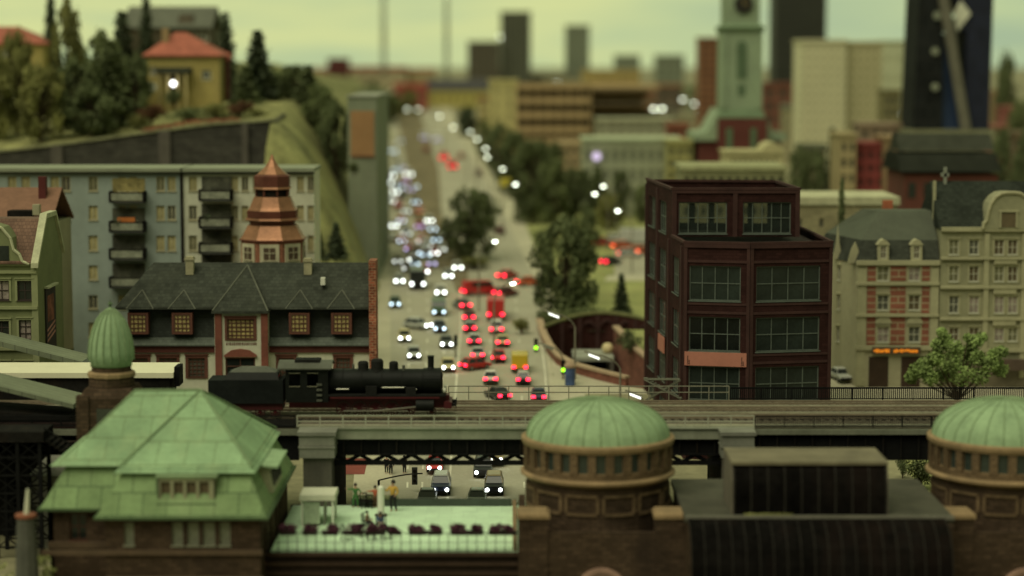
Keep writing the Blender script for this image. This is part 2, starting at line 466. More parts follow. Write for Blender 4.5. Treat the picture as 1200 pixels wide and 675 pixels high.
# planted strip between the two carriageways
wid = lambda y: lerp([(330, .3), (345, 1.2), (372, 3.2), (400, 2.2), (445, 3.2), (560, 4.0), (900, 4.5)], y)
MEDM = mat('worn_reservation_grass', (.17, .14, .08), .95, .3, .2, fine=1.5)
strip('central_reservation', MEDM, lambda y: XM(y) - wid(y), lambda y: XM(y) + wid(y), 334, 900, .14, thick=.14)
mb = MB()
for lane in (.27, .53, .78):
    y = 206
    while y < 500:
        x = XL(y) + (XM(y) - XL(y)) * lane; x2 = XL(y + 3) + (XM(y + 3) - XL(y + 3)) * lane
        mb.face([(x - .1, y, gz(y) + .03), (x + .1, y, gz(y) + .03), (x2 + .1, y + 3, gz(y + 3) + .03), (x2 - .1, y + 3, gz(y + 3) + .03)]); y += 9
for lane in (.36, .7):
    y = 206
    while y < 500:
        x = XM(y) + (XR(y) - XM(y)) * lane; x2 = XM(y + 3) + (XR(y + 3) - XM(y + 3)) * lane
        mb.face([(x - .1, y, gz(y) + .03), (x + .1, y, gz(y) + .03), (x2 + .1, y + 3, gz(y + 3) + .03), (x2 - .1, y + 3, gz(y + 3) + .03)]); y += 9
struct('road_markings', mb, LINE)
strip('road_markings_edge', LINE, lambda y: XM(y) - .12, lambda y: XM(y) + .12, 200, 333, .031)
strip('road_markings_kerb_line', LINE, lambda y: XR(y) - .55, lambda y: XR(y) - .35, 200, 297, .031)

# side street and lawns east of the boulevard
def sheet(name, m, pts, lift, kind='structure', sub=10):
    """polygon given as quad corners (x, y), draped over the ground"""
    (a, b, c, d) = [Vector((*p, 0)) for p in pts]
    mb = MB()
    for i in range(sub):
        for j in range(sub):
            q = []
            for s, t in ((i, j), (i + 1, j), (i + 1, j + 1), (i, j + 1)):
                s, t = s / sub, t / sub
                p = a.lerp(b, s).lerp(d.lerp(c, s), t); q.append((p.x, p.y, gz(p.y) + lift))
            mb.face(q)
    return struct(name, mb, m, kind=kind)
sheet('lawn', GRASS, [(7.5, 302), (42, 302), (34, 470), (1, 470)], .03)
sheet('side_street', ASPH, [(17, 352), (60, 352), (62, 392), (19, 396)], .06)
sheet('side_pavement', PAVE, [(15, 346), (60, 346), (60, 351.8), (16, 351.8)], .05)
sheet('front_pavement', PAVE, [(22, 236), (130, 236), (130, 262), (22, 262)], .03)
sheet('quay_lawn', GRASS, [(42, 208), (62, 208), (62, 234), (42, 234)], .03)
sheet('cycle_path', mat('red_cycle_path', (.22, .06, .045), .9), [(-20.5, 222.1), (-15.6, 222.1), (-15.6, 228), (-20.5, 228)], .03)

# ------------------------------------------------------------------ sunken underpass
x0, x1, y0, y1 = PIT
zf = gz(275) - 4.6
mb = MB(); mb.face([(x0, y0 - 4, zf), (x1, y0 - 4, zf), (x1, y1, zf), (x0, y1, zf)])
struct('underpass_road', mb, ASPH)
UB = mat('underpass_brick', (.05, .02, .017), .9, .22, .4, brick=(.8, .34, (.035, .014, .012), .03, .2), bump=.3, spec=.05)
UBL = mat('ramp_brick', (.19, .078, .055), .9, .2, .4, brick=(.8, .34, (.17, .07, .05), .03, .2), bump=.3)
TANC = mat('tan_coping', (.40, .29, .19), .85, .15, .5)
t = thing('retaining_wall', 'curved dark red brick wall with blind arches and a tunnel mouth below the trees', 'wall', (12, 297, zf))
mb = MB(); cap = MB(); nseg = 14; pts = []
for i in range(nseg + 1):
    s = i / nseg; x = x0 - .8 + (x1 + 2 - x0) * s; y = 291 + 7 * math.sin(math.pi * min(1, s * 1.15)) - 1.5 * s
    pts.append((x, y))
top = lambda s: 6.9 + .9 * math.sin(math.pi * min(1, s * 1.1)) + .7 * s
for i in range(nseg):
    (a, b), (c, d) = pts[i], pts[i + 1]; za, zb = top(i / nseg), top((i + 1) / nseg)
    mb.hull([(a, b, zf), (c, d, zf), (c, d + .6, zf), (a, b + .6, zf)], [(a, b, za), (c, d, zb), (c, d + .6, zb), (a, b + .6, za)])
    cap.hull([(a, b - .15, za), (c, d - .15, zb), (c, d + 1.6, zb), (a, b + 1.6, za)], [(a, b - .15, za + .3), (c, d - .15, zb + .3), (c, d + 1.6, zb + .3), (a, b + 1.6, za + .3)])
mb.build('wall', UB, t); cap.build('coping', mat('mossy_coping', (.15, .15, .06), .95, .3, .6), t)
pil = MB()
for i in range(2, nseg, 2):
    (a, b) = pts[i]; pil.box(a - .25, a + .25, b - .35, b + .1, zf, top(i / nseg) - .25)
    if i < nseg - 1:
        (c, d) = pts[i + 2]; r_ = (c - a) / 2 - .25
        for k in range(8):
            u0, u1 = math.pi * k / 8, math.pi * (k + 1) / 8
            f = lambda u, r: ((a + c) / 2 - math.cos(u) * r, (b + d) / 2 - .28, top(i / nseg) - 2.2 + math.sin(u) * r * 1.2)
            p, q = f(u0, r_), f(u1, r_)
            pil.hull([p, q, (q[0], q[1] + .35, q[2]), (p[0], p[1] + .35, p[2])],
                     [(p[0], p[1], p[2] + .4), (q[0], q[1], q[2] + .4), (q[0], q[1] + .35, q[2] + .4), (p[0], p[1] + .35, p[2] + .4)])
pil.build('pilaster', MAROON_T, t)
t = thing('tunnel_portal', 'low black tunnel mouth with a grey lintel in the sunken road', 'tunnel', (11, 283, zf))
mb = MB(); mb.box(8.2, 13.6, 282, 290, zf + 3.3, zf + 3.8); mb.build('lintel', CONC, t)
mb = MB(); mb.box(8.2, 8.7, 282, 290, zf, zf + 3.3); mb.build('jamb', STONE_B, t); mb = MB(); mb.box(13.1, 13.6, 282, 290, zf, zf + 3.3); mb.build('jamb', STONE_B, t)
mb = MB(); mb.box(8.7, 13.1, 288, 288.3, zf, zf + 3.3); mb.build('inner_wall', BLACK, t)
t = thing('ramp_wall', 'sloping red brick ramp wall with a pale coping beside the maroon warehouse', 'wall', (17, 275, zf))
mb = MB(); cp_ = MB()
RP = [((13.9, 289), 7.2), ((14.6, 283), 6.9), ((15.8, 276), 6.1), ((17.6, 268), 5.3), ((19.6, 262), 4.8), ((22, 258), 4.6)]
for ((a, b), za), ((c, d), zb) in zip(RP, RP[1:]):
    mb.hull([(a, b, zf), (c, d, zf), (c + .5, d, zf), (a + .5, b, zf)], [(a, b, za), (c, d, zb), (c + .5, d, zb), (a + .5, b, za)])
    cp_.hull([(a - .2, b, za), (c - .2, d, zb), (c + .7, d, zb), (a + .7, b, za)], [(a - .2, b, za + .35), (c - .2, d, zb + .35), (c + .7, d, zb + .35), (a + .7, b, za + .35)])
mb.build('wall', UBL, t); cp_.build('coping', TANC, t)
mb = MB()
for ((a, b), za), ((c, d), zb) in zip(RP, RP[1:]):
    mb.face([(a + .5, b, za - .25), (c + .5, d, zb - .25), (30, d, zb - .25), (30, b, za - .25)])
struct('embankment', mb, GRASS)
t = thing('parapet', 'low curving tan parapet along the kerb of the sunken road', 'wall', (6, 275, 4))
mb = MB(); cp_ = MB()
PPt = [W(632, 380, 300), W(637, 398, 288), W(644, 414, 279), W(655, 428, 271), W(672, 440, 265.5), W(700, 448, 262), W(735, 456, 258.5)]
for a, b in zip(PPt, PPt[1:]):
    d = (b - a); d.z = 0; n = Vector((-d.y, d.x, 0)).normalized() * .28
    za, zb = gz(a.y) + 1.0, gz(b.y) + 1.0
    lo = lambda p, s, z: (p.x + n.x * s, p.y + n.y * s, z)
    mb.hull([lo(a, -1, zf), lo(b, -1, zf), lo(b, 1, zf), lo(a, 1, zf)], [lo(a, -1, za), lo(b, -1, zb), lo(b, 1, zb), lo(a, 1, za)])
    cp_.hull([lo(a, -1.7, za), lo(b, -1.7, zb), lo(b, 1.7, zb), lo(a, 1.7, za)], [lo(a, -1.7, za + .3), lo(b, -1.7, zb + .3), lo(b, 1.7, zb + .3), lo(a, 1.7, za + .3)])
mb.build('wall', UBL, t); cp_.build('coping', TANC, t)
# pavement filling the outside of the curve
mb = MB()
PF = [(x0, 254.9)] + [(p.x - .2, p.y) for p in PPt if p.y < 297]
for a, b in zip(PF[1:], PF[2:]):
    if a[0] > x0 or b[0] > x0:
        mb.face([(x0 - .1, min(a[1], 297), gz(a[1]) + .014), (max(a[0], x0), a[1], gz(a[1]) + .014), (max(b[0], x0), b[1], gz(b[1]) + .014), (x0 - .1, b[1], gz(b[1]) + .014)])
a = PF[-1]; mb.face([(x0 - .1, a[1], gz(a[1]) + .014), (max(a[0], x0), a[1], gz(a[1]) + .014), (x1, 254.9, gz(254.9) + .014), (x0 - .1, 254.9, gz(254.9) + .014)])
struct('corner_pavement', mb, PAVE)
t = thing('round_lamp', 'round cream lamp globe on a short post above the tunnel', 'lamp', tuple(W(712, 408, 286)))
p = W(712, 408, 286)
mb = MB(); mb.lathe([(.05, p.z - .75), (.55, p.z - .6), (.85, p.z), (.55, p.z + .6), (.05, p.z + .75)], 14, (p.x, p.y)); mb.build('globe', mat('cream_globe', (.6, .5, .28), .5), t, True)
mb = MB(); mb.tube((p.x, p.y, p.z - 4), (p.x, p.y, p.z - .6), .1); mb.build('post', GREYP, t)
# ------------------------------------------------------------------ station building with the green roof
t = thing('station_building', 'dark brick station building under a big green copper hipped roof', 'building', (-27, 176, 0))
def rect(a, b, c, d): return (a, b, c, d)
ru = MB()
ru.mesh([(-31.0, 168, 11.4), (-20.4, 168, 11.4), (-20.4, 186, 11.4), (-31.0, 186, 11.4), (-25.7, 177, 16.35)],
        [(0, 1, 4), (1, 2, 4), (2, 3, 4), (3, 0, 4), (3, 2, 1, 0)])
# flared eave of the pavilion roof and the ridge running west
ru.frus((-31.35, -20.05, 167.6, 186.4), 11.12, (-30.6, -20.8, 168.6, 185.4), 11.62)
ru.mesh([(-36.4, 170.6, 11.45), (-25.7, 170.6, 11.45), (-25.7, 183.4, 11.45), (-36.4, 183.4, 11.45), (-31.2, 177, 16.3), (-25.7, 177, 16.3)],
        [(0, 1, 5, 4), (2, 3, 4, 5), (3, 0, 4), (3, 2, 1, 0), (1, 2, 5)])
ru.frus((-37.0, -30, 170.1, 183.9), 11.2, (-35.9, -30, 171.2, 182.8), 11.8)
ru.build('roof', COPPER, t)
hipm = MB()
for p, q in (((-31.0, 168, 11.6), (-25.7, 177, 16.4)), ((-20.4, 168, 11.6), (-25.7, 177, 16.4)), ((-20.4, 186, 11.6), (-25.7, 177, 16.4)), ((-36, 171, 11.7), (-31.2, 177, 16.35)), ((-31.2, 177, 16.35), (-25.7, 177, 16.4))):
    hipm.tube(p, q, .09, .09, 6)
hipm.build('hip_ridge', mat('verdigris_ridge', (.20, .275, .15), .85), t)
ml = MB()
ml.frus((-32.5, -19.05, 166, 187.6), 7.9, (-30.7, -20.7, 168.3, 185.7), 11.15)
ml.frus((-37.5, -31, 168.6, 185), 8.05, (-35.7, -30.9, 170.9, 183.1), 11.25)
ml.build('mansard', mat('verdigris_mansard', (.20, .285, .135), .85, .18, .35, brick=(1.9, 1.6, (.08, .12, .06), .05, .17), bump=.2, spec=.12, stain=((.27, .33, .18), .4, .4)), t)
gut = MB(); gut.box(-32.7, -18.85, 165.8, 187.8, 7.7, 7.89).box(-37.7, -32.71, 168.4, 185.2, 7.85, 8.04)
gut.build('gutter', mat('dark_verdigris', (.07, .11, .05), .7), t)
wl = MB(); Mf = frame(-31.9, 166.5, 0)
pxs = [(147.5, 159), (204, 217), (222, 236), (240.5, 255), (260, 273)]
wx = lambda px: (px - 600) / F * 168
ops = [(wx(a) + 31.9, wx(b) + 31.9, 5.5, 7.35) for a, b in pxs]
panel(wl, Mf, 12.3, 7.7, ops, .35)
Mr = frame(-19.6, 166.5, 0, R(90)); opr = [(3, 4.2, 3.4, 6.2), (7, 8.2, 3.4, 6.2), (11, 12.2, 3.4, 6.2)]
panel(wl, Mr, 20.6, 7.7, opr, .35)
Ml = frame(-36.9, 169.2, 0); opl = [(1.6, 3.0, 5.3, 7.5)]
panel(wl, Ml, 5.0, 7.85, opl, .35)
wl.box(-36.9, -36.6, 169.2, 184.5, 0, 7.8).box(-36.6, -19.9, 186.7, 187, 0, 7.7)
wl.build('wall', BRICK_D, t)
for o in ops: window(t, Mf, o, .35, 1, 1, mat('dull_frame', (.26, .26, .19), .7), mat('milky_pane', (.22, .225, .165), .5, .3, .5), bar=.06)
for o in opr: window(t, Mr, o, .35, 2, 3, WINFRAME, DARKWIN)
for o in opl: window(t, Ml, o, .35, 2, 2, WINFRAME, DARKWIN)
bd = MB(); bd.box(-37.0, -19.4, 166.25, 166.49, 4.75, 5.15).box(-37.0, -32.0, 168.9, 169.19, 4.7, 5.2).box(-31.9, -19.4, 166.2, 166.49, 2.6, 3.0)
bd.build('string_course', mat('brown_string_course', (.10, .066, .042), .9), t)
d = MB(); dx0, dx1 = wx(187), wx(255.5)
panel(d, frame(dx0, 166.9, 8.9), dx1 - dx0, 1.95, [(.25 + i * 1.02, 1.02 + i * 1.02, .3, 1.65) for i in range(4)], .3)
d.box(dx0, dx0 + .12, 166.9, 169.5, 8.3, 10.85).box(dx1 - .12, dx1, 166.9, 169.5, 8.3, 10.85)
dm = d.build('dormer', mat('stone_grey_dormer', (.30, .30, .19), .8), t)
for i in range(4): window(t, frame(dx0, 166.9, 8.9), (.25 + i * 1.02, 1.02 + i * 1.02, .3, 1.65), .3, 1, 1, WINFRAME, mat('brown_pane', (.13, .10, .06), .3), bar=.05, sill=False)
d = MB(); d.box(dx0 - .15, dx1 + .15, 166.75, 169, 10.86, 11.05); d.build('dormer_roof', mat('verdigris_ridge', (.20, .275, .15), .85), dm)
d = MB(); d.box(dx0 - .1, dx1 + .1, 166.6, 166.89, 8.55, 8.85); d.build('dormer_sill', mat('dark_verdigris', (.07, .11, .05), .7), dm)
d = MB(); d.hull([(-20.6, 172, 8.6), (-19.1, 172, 8.6), (-19.1, 178.5, 8.6), (-20.6, 178.5, 8.6)], [(-21.6, 172, 11.0), (-19.5, 172, 10.7), (-19.5, 178.5, 10.7), (-21.6, 178.5, 11.0)])
sd = d.build('side_dormer', mat('stone_grey_dormer', (.30, .30, .19), .8), t)
for i in range(3):
    d = MB(); d.hull([(-19.18, 172.7 + i * 2, 9.1), (-19.08, 172.7 + i * 2, 9.1), (-19.08, 174.1 + i * 2, 9.1), (-19.18, 174.1 + i * 2, 9.1)], [(-19.43, 172.7 + i * 2, 10.3), (-19.33, 172.7 + i * 2, 10.3), (-19.33, 174.1 + i * 2, 10.3), (-19.43, 174.1 + i * 2, 10.3)])
    d.build('dormer_pane', DARKWIN, sd)
d = MB(); d.hull([(-21.9, 171.6, 11.02), (-18.7, 171.6, 10.72), (-18.7, 178.9, 10.72), (-21.9, 178.9, 11.02)], [(-21.9, 171.6, 11.2), (-18.7, 171.6, 10.9), (-18.7, 178.9, 10.9), (-21.9, 178.9, 11.2)])
d.build('dormer_roof', COPPER_S, sd)

t.location = (t.location.x - .42, t.location.y, t.location.z - .3)
# ------------------------------------------------------------------ clock-tower like turret behind it
Yt = 187; cx = (126 - 600) / F * Yt; rr = lambda px: px / F * Yt
zt = lambda py: W(126, py, Yt).z
t = thing('bell_turret', 'slim brown brick turret capped with a ribbed green onion dome', 'turret', (cx, Yt, 0))
mb = MB(); mb.lathe([(rr(24.5), zt(428)), (rr(24), zt(424)), (rr(26.5), zt(421)), (rr(26.5), zt(412)), (rr(25), zt(400)), (rr(22), zt(388)), (rr(17), zt(376)), (rr(10), zt(367)), (rr(4), zt(362.5)), (rr(1.5), zt(360))], 28, (cx, Yt))
mb.build('dome', COPPER_S, t, True)
mb = MB()
for k in range(18):
    an = 2 * math.pi * k / 18; c, s = math.cos(an), math.sin(an)
    mb.path([(cx + c * rr(r_), Yt + s * rr(r_), zt(y)) for r_, y in ((26.7, 421), (26.7, 412), (25.2, 400), (22.2, 388), (17.2, 376), (10.2, 367), (4, 362))], .09, 5)
mb.build('rib', mat('verdigris_ridge', (.20, .275, .15), .85), t)
mb = MB(); mb.tube((cx, Yt, zt(361)), (cx, Yt, zt(352)), .13, .05).lathe([(.05, zt(358)), (.28, zt(356)), (.05, zt(354))], 8, (cx, Yt)); mb.build('finial', mat('dark_verdigris', (.07, .11, .05), .7), t)
mb = MB(); mb.lathe([(rr(27), zt(452)), (rr(27), zt(440)), (rr(23.5), zt(437)), (rr(23.5), zt(427))], 12, (cx, Yt)); mb.build('drum', BRICK_D, t)
mb = MB(); mb.lathe([(rr(25), zt(440.5)), (rr(28.5), zt(440)), (rr(28.5), zt(436)), (rr(25), zt(434))], 12, (cx, Yt)); mb.build('cornice', BRICK_T, t)
s = rr(33); mb = MB(); mb.frus((cx - s, cx + s, Yt - s, Yt + s), 0, (cx - s, cx + s, Yt - s, Yt + s), zt(462)).frus((cx - s, cx + s, Yt - s, Yt + s), zt(462), (cx - rr(27), cx + rr(27), Yt - rr(27), Yt + rr(27)), zt(452)); mb.build('shaft', BRICK_D, t)
mb = MB(); mb.box(cx - s - .2, cx - s + .9, Yt - s - .2, Yt - s + .9, 0, zt(459)).box(cx + s - .9, cx + s + .2, Yt - s - .2, Yt - s + .9, 0, zt(459)); mb.build('corner_pier', BRICK_D, t)
mb = MB(); mb.box(cx - .9, cx + 1.6, Yt - s - .08, Yt - s, zt(515), zt(474)); mb.build('louvre', mat('dark_louvre', (.05, .055, .04), .8), t)

# ------------------------------------------------------------------ the two domed towers
def domed(cx, Y, label):
    t = thing('domed_tower', label, 'tower', (cx, Y, 0), 'domed brick towers of the landing building')
    Rr = 6.25; n = 26
    prof = [(Rr * .975, 12.0)]
    for k in range(11):
        a = k / 10 * math.pi / 2 * .97; prof.append((6.05 * math.cos(a), 12.1 + 3.15 * math.sin(a)))
    mb = MB(); mb.lathe(prof, 56, (cx, Y)); mb.build('dome', COPPER_S, t, True)
    mb = MB()
    for k in range(n):
        an = 2 * math.pi * (k + .5) / n
        mb.path([(cx + math.cos(an) * r_ * 1.004, Y + math.sin(an) * r_ * 1.004, z + .02) for r_, z in prof[1:]], .05, 5)
    mb.build('rib', mat('verdigris_ridge', (.20, .275, .15), .85), t)
    mb = MB(); mb.lathe([(.5, 15.1), (.42, 15.25), (.2, 15.32), (.02, 15.34)], 10, (cx, Y)); mb.build('finial', mat('verdigris_ridge', (.20, .275, .15), .85), t)
    mb = MB(); mb.lathe([(Rr - .4, 11.5), (Rr + .12, 11.5), (Rr + .22, 11.75), (Rr + .22, 12.0), (Rr, 12.12), (Rr - .4, 12.12)], 56, (cx, Y)); mb.build('eave_ring', BRICK_T, t)
    mb = MB()
    for k in range(n):
        an = 2 * math.pi * k / n; mb.M = Matrix.Translation((cx, Y, 0)) @ Matrix.Rotation(an, 4, 'Z')
        mb.box(Rr - .55, Rr + .05, -.33, .33, 9.75, 11.5)
    mb.M = Matrix.Identity(4); mb.lathe([(Rr + .02, 9.05), (Rr + .02, 9.78)], 56, (cx, Y)); mb.build('drum', mat('sandy_brick', (.155, .105, .062), .95, .22, .4, brick=(.62, .26, (.09, .062, .04), .03, .22), bump=.25, spec=.05, stain=((.06, .045, .03), .4, .5)), t)
    first = None
    for k in range(n):
        an = 2 * math.pi * (k + .5) / n
        if math.sin(an) > .25: continue
        if first is None:
            p = MB(); p.box(-.12, -.02, -.46, .46, .02, 1.7); first = p.data('window')
            f = MB(); f.box(-.03, .08, -.46, -.39, 0, 1.7).box(-.03, .08, .39, .46, 0, 1.7).box(-.03, .1, -.46, .46, -.05, .1); ff = f.data('window_frame')
        wv = link('window', first, t, (math.cos(an) * (Rr - .3), math.sin(an) * (Rr - .3), 9.75), (0, 0, an), TEALWIN)
        link('window_frame', ff, wv, m=BRICK_T)
    mb = MB(); mb.lathe([(Rr - .5, 8.55), (Rr - .05, 8.7), (Rr + .3, 8.95), (Rr + .3, 9.12), (Rr, 9.3), (Rr - .5, 9.3)], 56, (cx, Y)); mb.build('cornice', BRICK_T, t)
    mb = MB(); mb.lathe([(Rr - .28, 3.5), (Rr - .28, 8.7)], 56, (cx, Y)); mb.build('base_drum', BRICK_D, t)
    mb = MB()
    for k in range(12):
        a0 = 2 * math.pi * (k + .08) / 12; a1 = 2 * math.pi * (k + .92) / 12
        for z0, z1 in ((7.85, 8.1), (6.3, 6.55)):
            for q in range(6):
                u0, u1 = a0 + (a1 - a0) * q / 6, a0 + (a1 - a0) * (q + 1) / 6
                f = lambda u, r_, z: (cx + math.cos(u) * r_, Y + math.sin(u) * r_, z)
                mb.hull([f(u0, Rr - .3, z0), f(u1, Rr - .3, z0), f(u1, Rr - .14, z0), f(u0, Rr - .14, z0)], [f(u0, Rr - .3, z1), f(u1, Rr - .3, z1), f(u1, Rr - .14, z1), f(u0, Rr - .14, z1)])
        for u in (a0, a1):
            mb.M = Matrix.Translation((cx, Y, 0)) @ Matrix.Rotation(u, 4, 'Z'); mb.box(Rr - .3, Rr - .14, -.14, .14, 6.56, 7.84); mb.M = Matrix.Identity(4)
    mb.build('panel_moulding', mat('sandy_brick', (.2, .13, .07), .9), t)
    # square block below with corner piers and a round-arched window head
    a, b = cx - 6.65, cx + 6.65; yf = Y - 8.6
    mb = MB(); panel(mb, frame(a, yf, 0), 13.3, 5.6, [(5.0, 8.3, 0, .8)], .5); mb.face([(a, yf + .5, 4.6), (b, yf + .5, 4.6), (b, yf + .5, 5.6), (a, yf + .5, 5.6)]); mb.face([(a, yf, 5.6), (b, yf, 5.6), (b, yf + .5, 5.6), (a, yf + .5, 5.6)])
    mb.box(a, a + .5, yf + .01, Y + 6.5, 0, 5.6).box(b - .5, b, yf + .01, Y + 6.5, 0, 5.6)
    mb.face([(a + .5, yf + .5, 4.6), (b - .5, yf + .5, 4.6), (b - .5, Y + 6.5, 4.6), (a + .5, Y + 6.5, 4.6)])
    mb.build('block', BRICK_D, t)
    for px_ in (a - .1, b - 2.3):
        pm = MB(); pm.box(px_, px_ + 2.4, yf - .15, yf + 2.4, 0, 6.75); pr = pm.build('corner_pier', BRICK_D, t)
        pm = MB(); pm.frus((px_ - .15, px_ + 2.55, yf - .3, yf + 2.55), 6.75, (px_ - .15, px_ + 2.55, yf - .3, yf + 2.55), 7.05).frus((px_ - .1, px_ + 2.5, yf - .25, yf + 2.5), 7.05, (px_ + .1, px_ + 2.3, yf - .05, yf + 2.3), 7.25)
        pm.build('pier_cap', BRICK_T, pr)
    mb = MB(); c = (a + b) / 2
    for k in range(16):
        u0, u1 = math.pi * k / 16, math.pi * (k + 1) / 16
        f = lambda u, r_, y: (c - math.cos(u) * r_, y, .55 + math.sin(u) * r_)
        mb.hull([f(u0, 1.75, yf - .25), f(u1, 1.75, yf - .25), f(u1, 1.75, yf + .1), f(u0, 1.75, yf + .1)], [f(u0, 2.15, yf - .25), f(u1, 2.15, yf - .25), f(u1, 2.15, yf + .1), f(u0, 2.15, yf + .1)])
    mb.build('arch', mat('pinkish_stone_arch', (.36, .22, .17), .8), t)
    mb = MB()
    mb.hull([(c - math.cos(math.pi * k / 16) * 1.75, yf - .12, 0.55 + math.sin(math.pi * k / 16) * 1.75) for k in range(17)],
            [(c - math.cos(math.pi * k / 16) * 1.75, yf - .02, 0.55 + math.sin(math.pi * k / 16) * 1.75) for k in range(17)])
    mb.build('tympanum', mat('pinkish_stone', (.30, .19, .15), .8), t)
    return t
domed(7.26, 178, 'round brick tower with green dome between the mint terrace and the dark glazed hall')
domed(41.65, 178, 'round brick tower with green dome at the far east end of the dark glazed hall')

# ------------------------------------------------------------------ terrace between them
yF, yB, zt_ = 170.2, 188.5, 3.8
xa, xb = (311 - 600) / F * 172, (606 - 600) / F * yF
t = thing('terrace', 'pale mint roof terrace over a dark brown wall with stepped mouldings', 'terrace', ((xa + xb) / 2, yF, 0))
mb = MB(); mb.box(xa + .2, xb + .2, yF + .3, yB, 3.4, zt_); mb.build('floor', TERR, t)
mb = MB(); mb.box(xa - .2, xb + .2, yF, yF + .29, 0, 3.5); mb.build('wall', mat('dark_brown_wall', (.032, .022, .017), .9, .25, .4, spec=.05), t); mb = MB(); mb.box(xa, xb + .1, yB + .01, yB + .4, 0, 3.78); mb.build('back_wall', mat('dark_brown_wall', (.032, .022, .017)), t)
for z, o in ((3.51, .35), (2.7, .22), (1.9, .15)):
    mb = MB(); mb.box(xa - .2, xb + .2, yF - o, yF + .01, z, z + .27); mb.build('moulding', mat('brown_moulding', (.055, .036, .026), .9, spec=.05), t)
mb = MB(); mb.box(xb - .35, xb - .05, yF + .4, yB, zt_ + .004, zt_ + .5); mb.build('kerb', BRICK_T, t)
t = thing('terrace_railing', 'thin dark railing along the front edge of the mint terrace', 'railing', ((xa + xb) / 2, yF, zt_))
n = 26
for i in range(n + 1):
    x = xa + .1 + (xb - xa - .3) * i / n; mb = MB(); mb.box(x - .03, x + .03, yF + .08, yF + .14, zt_ - .2, zt_ + 1.5); mb.build('post', BLACKG, t)
mb = MB(); mb.box(xa, xb, yF + .07, yF + .15, zt_ + 1.501, zt_ + 1.56).box(xa, xb, yF + .09, yF + .13, zt_ + .75, zt_ + .79).box(xa, xb, yF + .09, yF + .13, zt_ + .08, zt_ + .12); mb.build('rail', BLACKG, t)

def leafball(mb, c, r, n, s, squash=.8, seed=0):
    q = random.Random(seed)
    for _ in range(n):
        d = Vector((q.gauss(0, 1), q.gauss(0, 1), q.gauss(0, 1))).normalized() * r * q.uniform(.35, 1) ** .6
        p = Vector(c) + Vector((d.x, d.y, d.z * squash))
        a = Vector((q.gauss(0, 1), q.gauss(0, 1), q.gauss(0, 1))).normalized(); b = a.orthogonal().normalized()
        k = s * q.uniform(.6, 1.3)
        mb.face([p - a * k, p - b * k * .6, p + a * k, p + b * k * .6])
first = {}
for i, (px, wd) in enumerate([(332, 1), (359, .9), (383, 1), (411, 1.3), (437, 1.15), (460, .8), (488, 1.1), (508, .9), (538, 1.1), (557, .9), (581, .9), (597, .9)]):
    where = ['nearest the green roofed station', 'on the railing before the kiosk post', 'beside the kiosk corner', 'wide one in front of the green clad figure', 'by the wire chairs',
             'below the yellow jacketed person', 'wide one just east of the person', 'small one past the wide planter', 'rounded one at the middle of the empty stretch', 'low one beyond the rounded planter',
             'second from the domed tower end', 'closest to the domed tower'][i]
    x = (px - 600) / F * yF
    t = thing('flower_planter', 'planter of dark purple flowers ' + where, 'planter', (x, yF + .1, zt_ + 1.5), 'planters along the terrace railing')
    mb = MB(); mb.frus((-.62 * wd, .62 * wd, -.2, .25), -.1, (-.72 * wd, .72 * wd, -.28, .33), .22)
    o = mb.build('trough', mat('dark_trough', (.035, .028, .024), .8)); o.parent = t
    mb = MB(); q = random.Random(i + 3); [leafball(mb, (q.uniform(-.45, .45) * wd, q.uniform(-.1, .1), q.uniform(.3, .55)), q.uniform(.28, .46) * wd, 80, .11, q.uniform(.6, 1.0), i * 7 + j_) for j_ in range(5)]
    o = mb.build('flowers', PURPLE); o.parent = t

Yk = 179.8; kx0, kx1 = (348.5 - 600) / F * Yk, (388 - 600) / F * Yk
t = thing('kiosk', 'small white kiosk with a flat pale roof and slim glazed sides on the terrace', 'kiosk', ((kx0 + kx1) / 2, Yk + 1.2, zt_))
mb = MB(); mb.frus((kx0 - .15, kx1 + .1, Yk - .1, Yk + 3.6), 6.05, (kx0 - .1, kx1 + .05, Yk - .05, Yk + 3.5), 6.5); mb.build('roof', CREAMW, t)
for x in (kx0, kx1 - .22):
    for y in (Yk + .05, Yk + 3.1):
        mb = MB(); mb.box(x, x + .18, y, y + .18, zt_, 6.05); mb.build('post', WHITE, t)
mb = MB(); mb.box(kx0 + .25, kx0 + 1.6, Yk + .1, Yk + .16, zt_ + .2, 5.9).box(kx0 + .05, kx0 + .11, Yk + .3, Yk + 3.0, zt_ + .2, 5.9); mb.build('glazing', mat('frosted_panel', (.42, .48, .36), .3), t)
mb = MB(); mb.box(kx0 + 1.9, kx0 + 2.0, Yk + .4, Yk + 2.6, zt_, 5.7); mb.build('partition', mat('grey_panel', (.2, .2, .16), .6), t)
t = thing('advertising_column', 'slim white post standing beside the person in yellow', 'post', tuple(W(446.5, 606, 184)))
b = W(446.5, 604, 184)
mb = MB(); mb.lathe([(.3, zt_), (.3, zt_ + 2.5), (.26, zt_ + 2.6), (.1, zt_ + 2.7)], 12, (b.x, b.y)); mb.build('shaft', WHITE, t, False)
mb = MB(); mb.lathe([(.55, zt_), (.55, zt_ + .15)], 12, (b.x, b.y)); mb.build('foot', STONE_B, t)

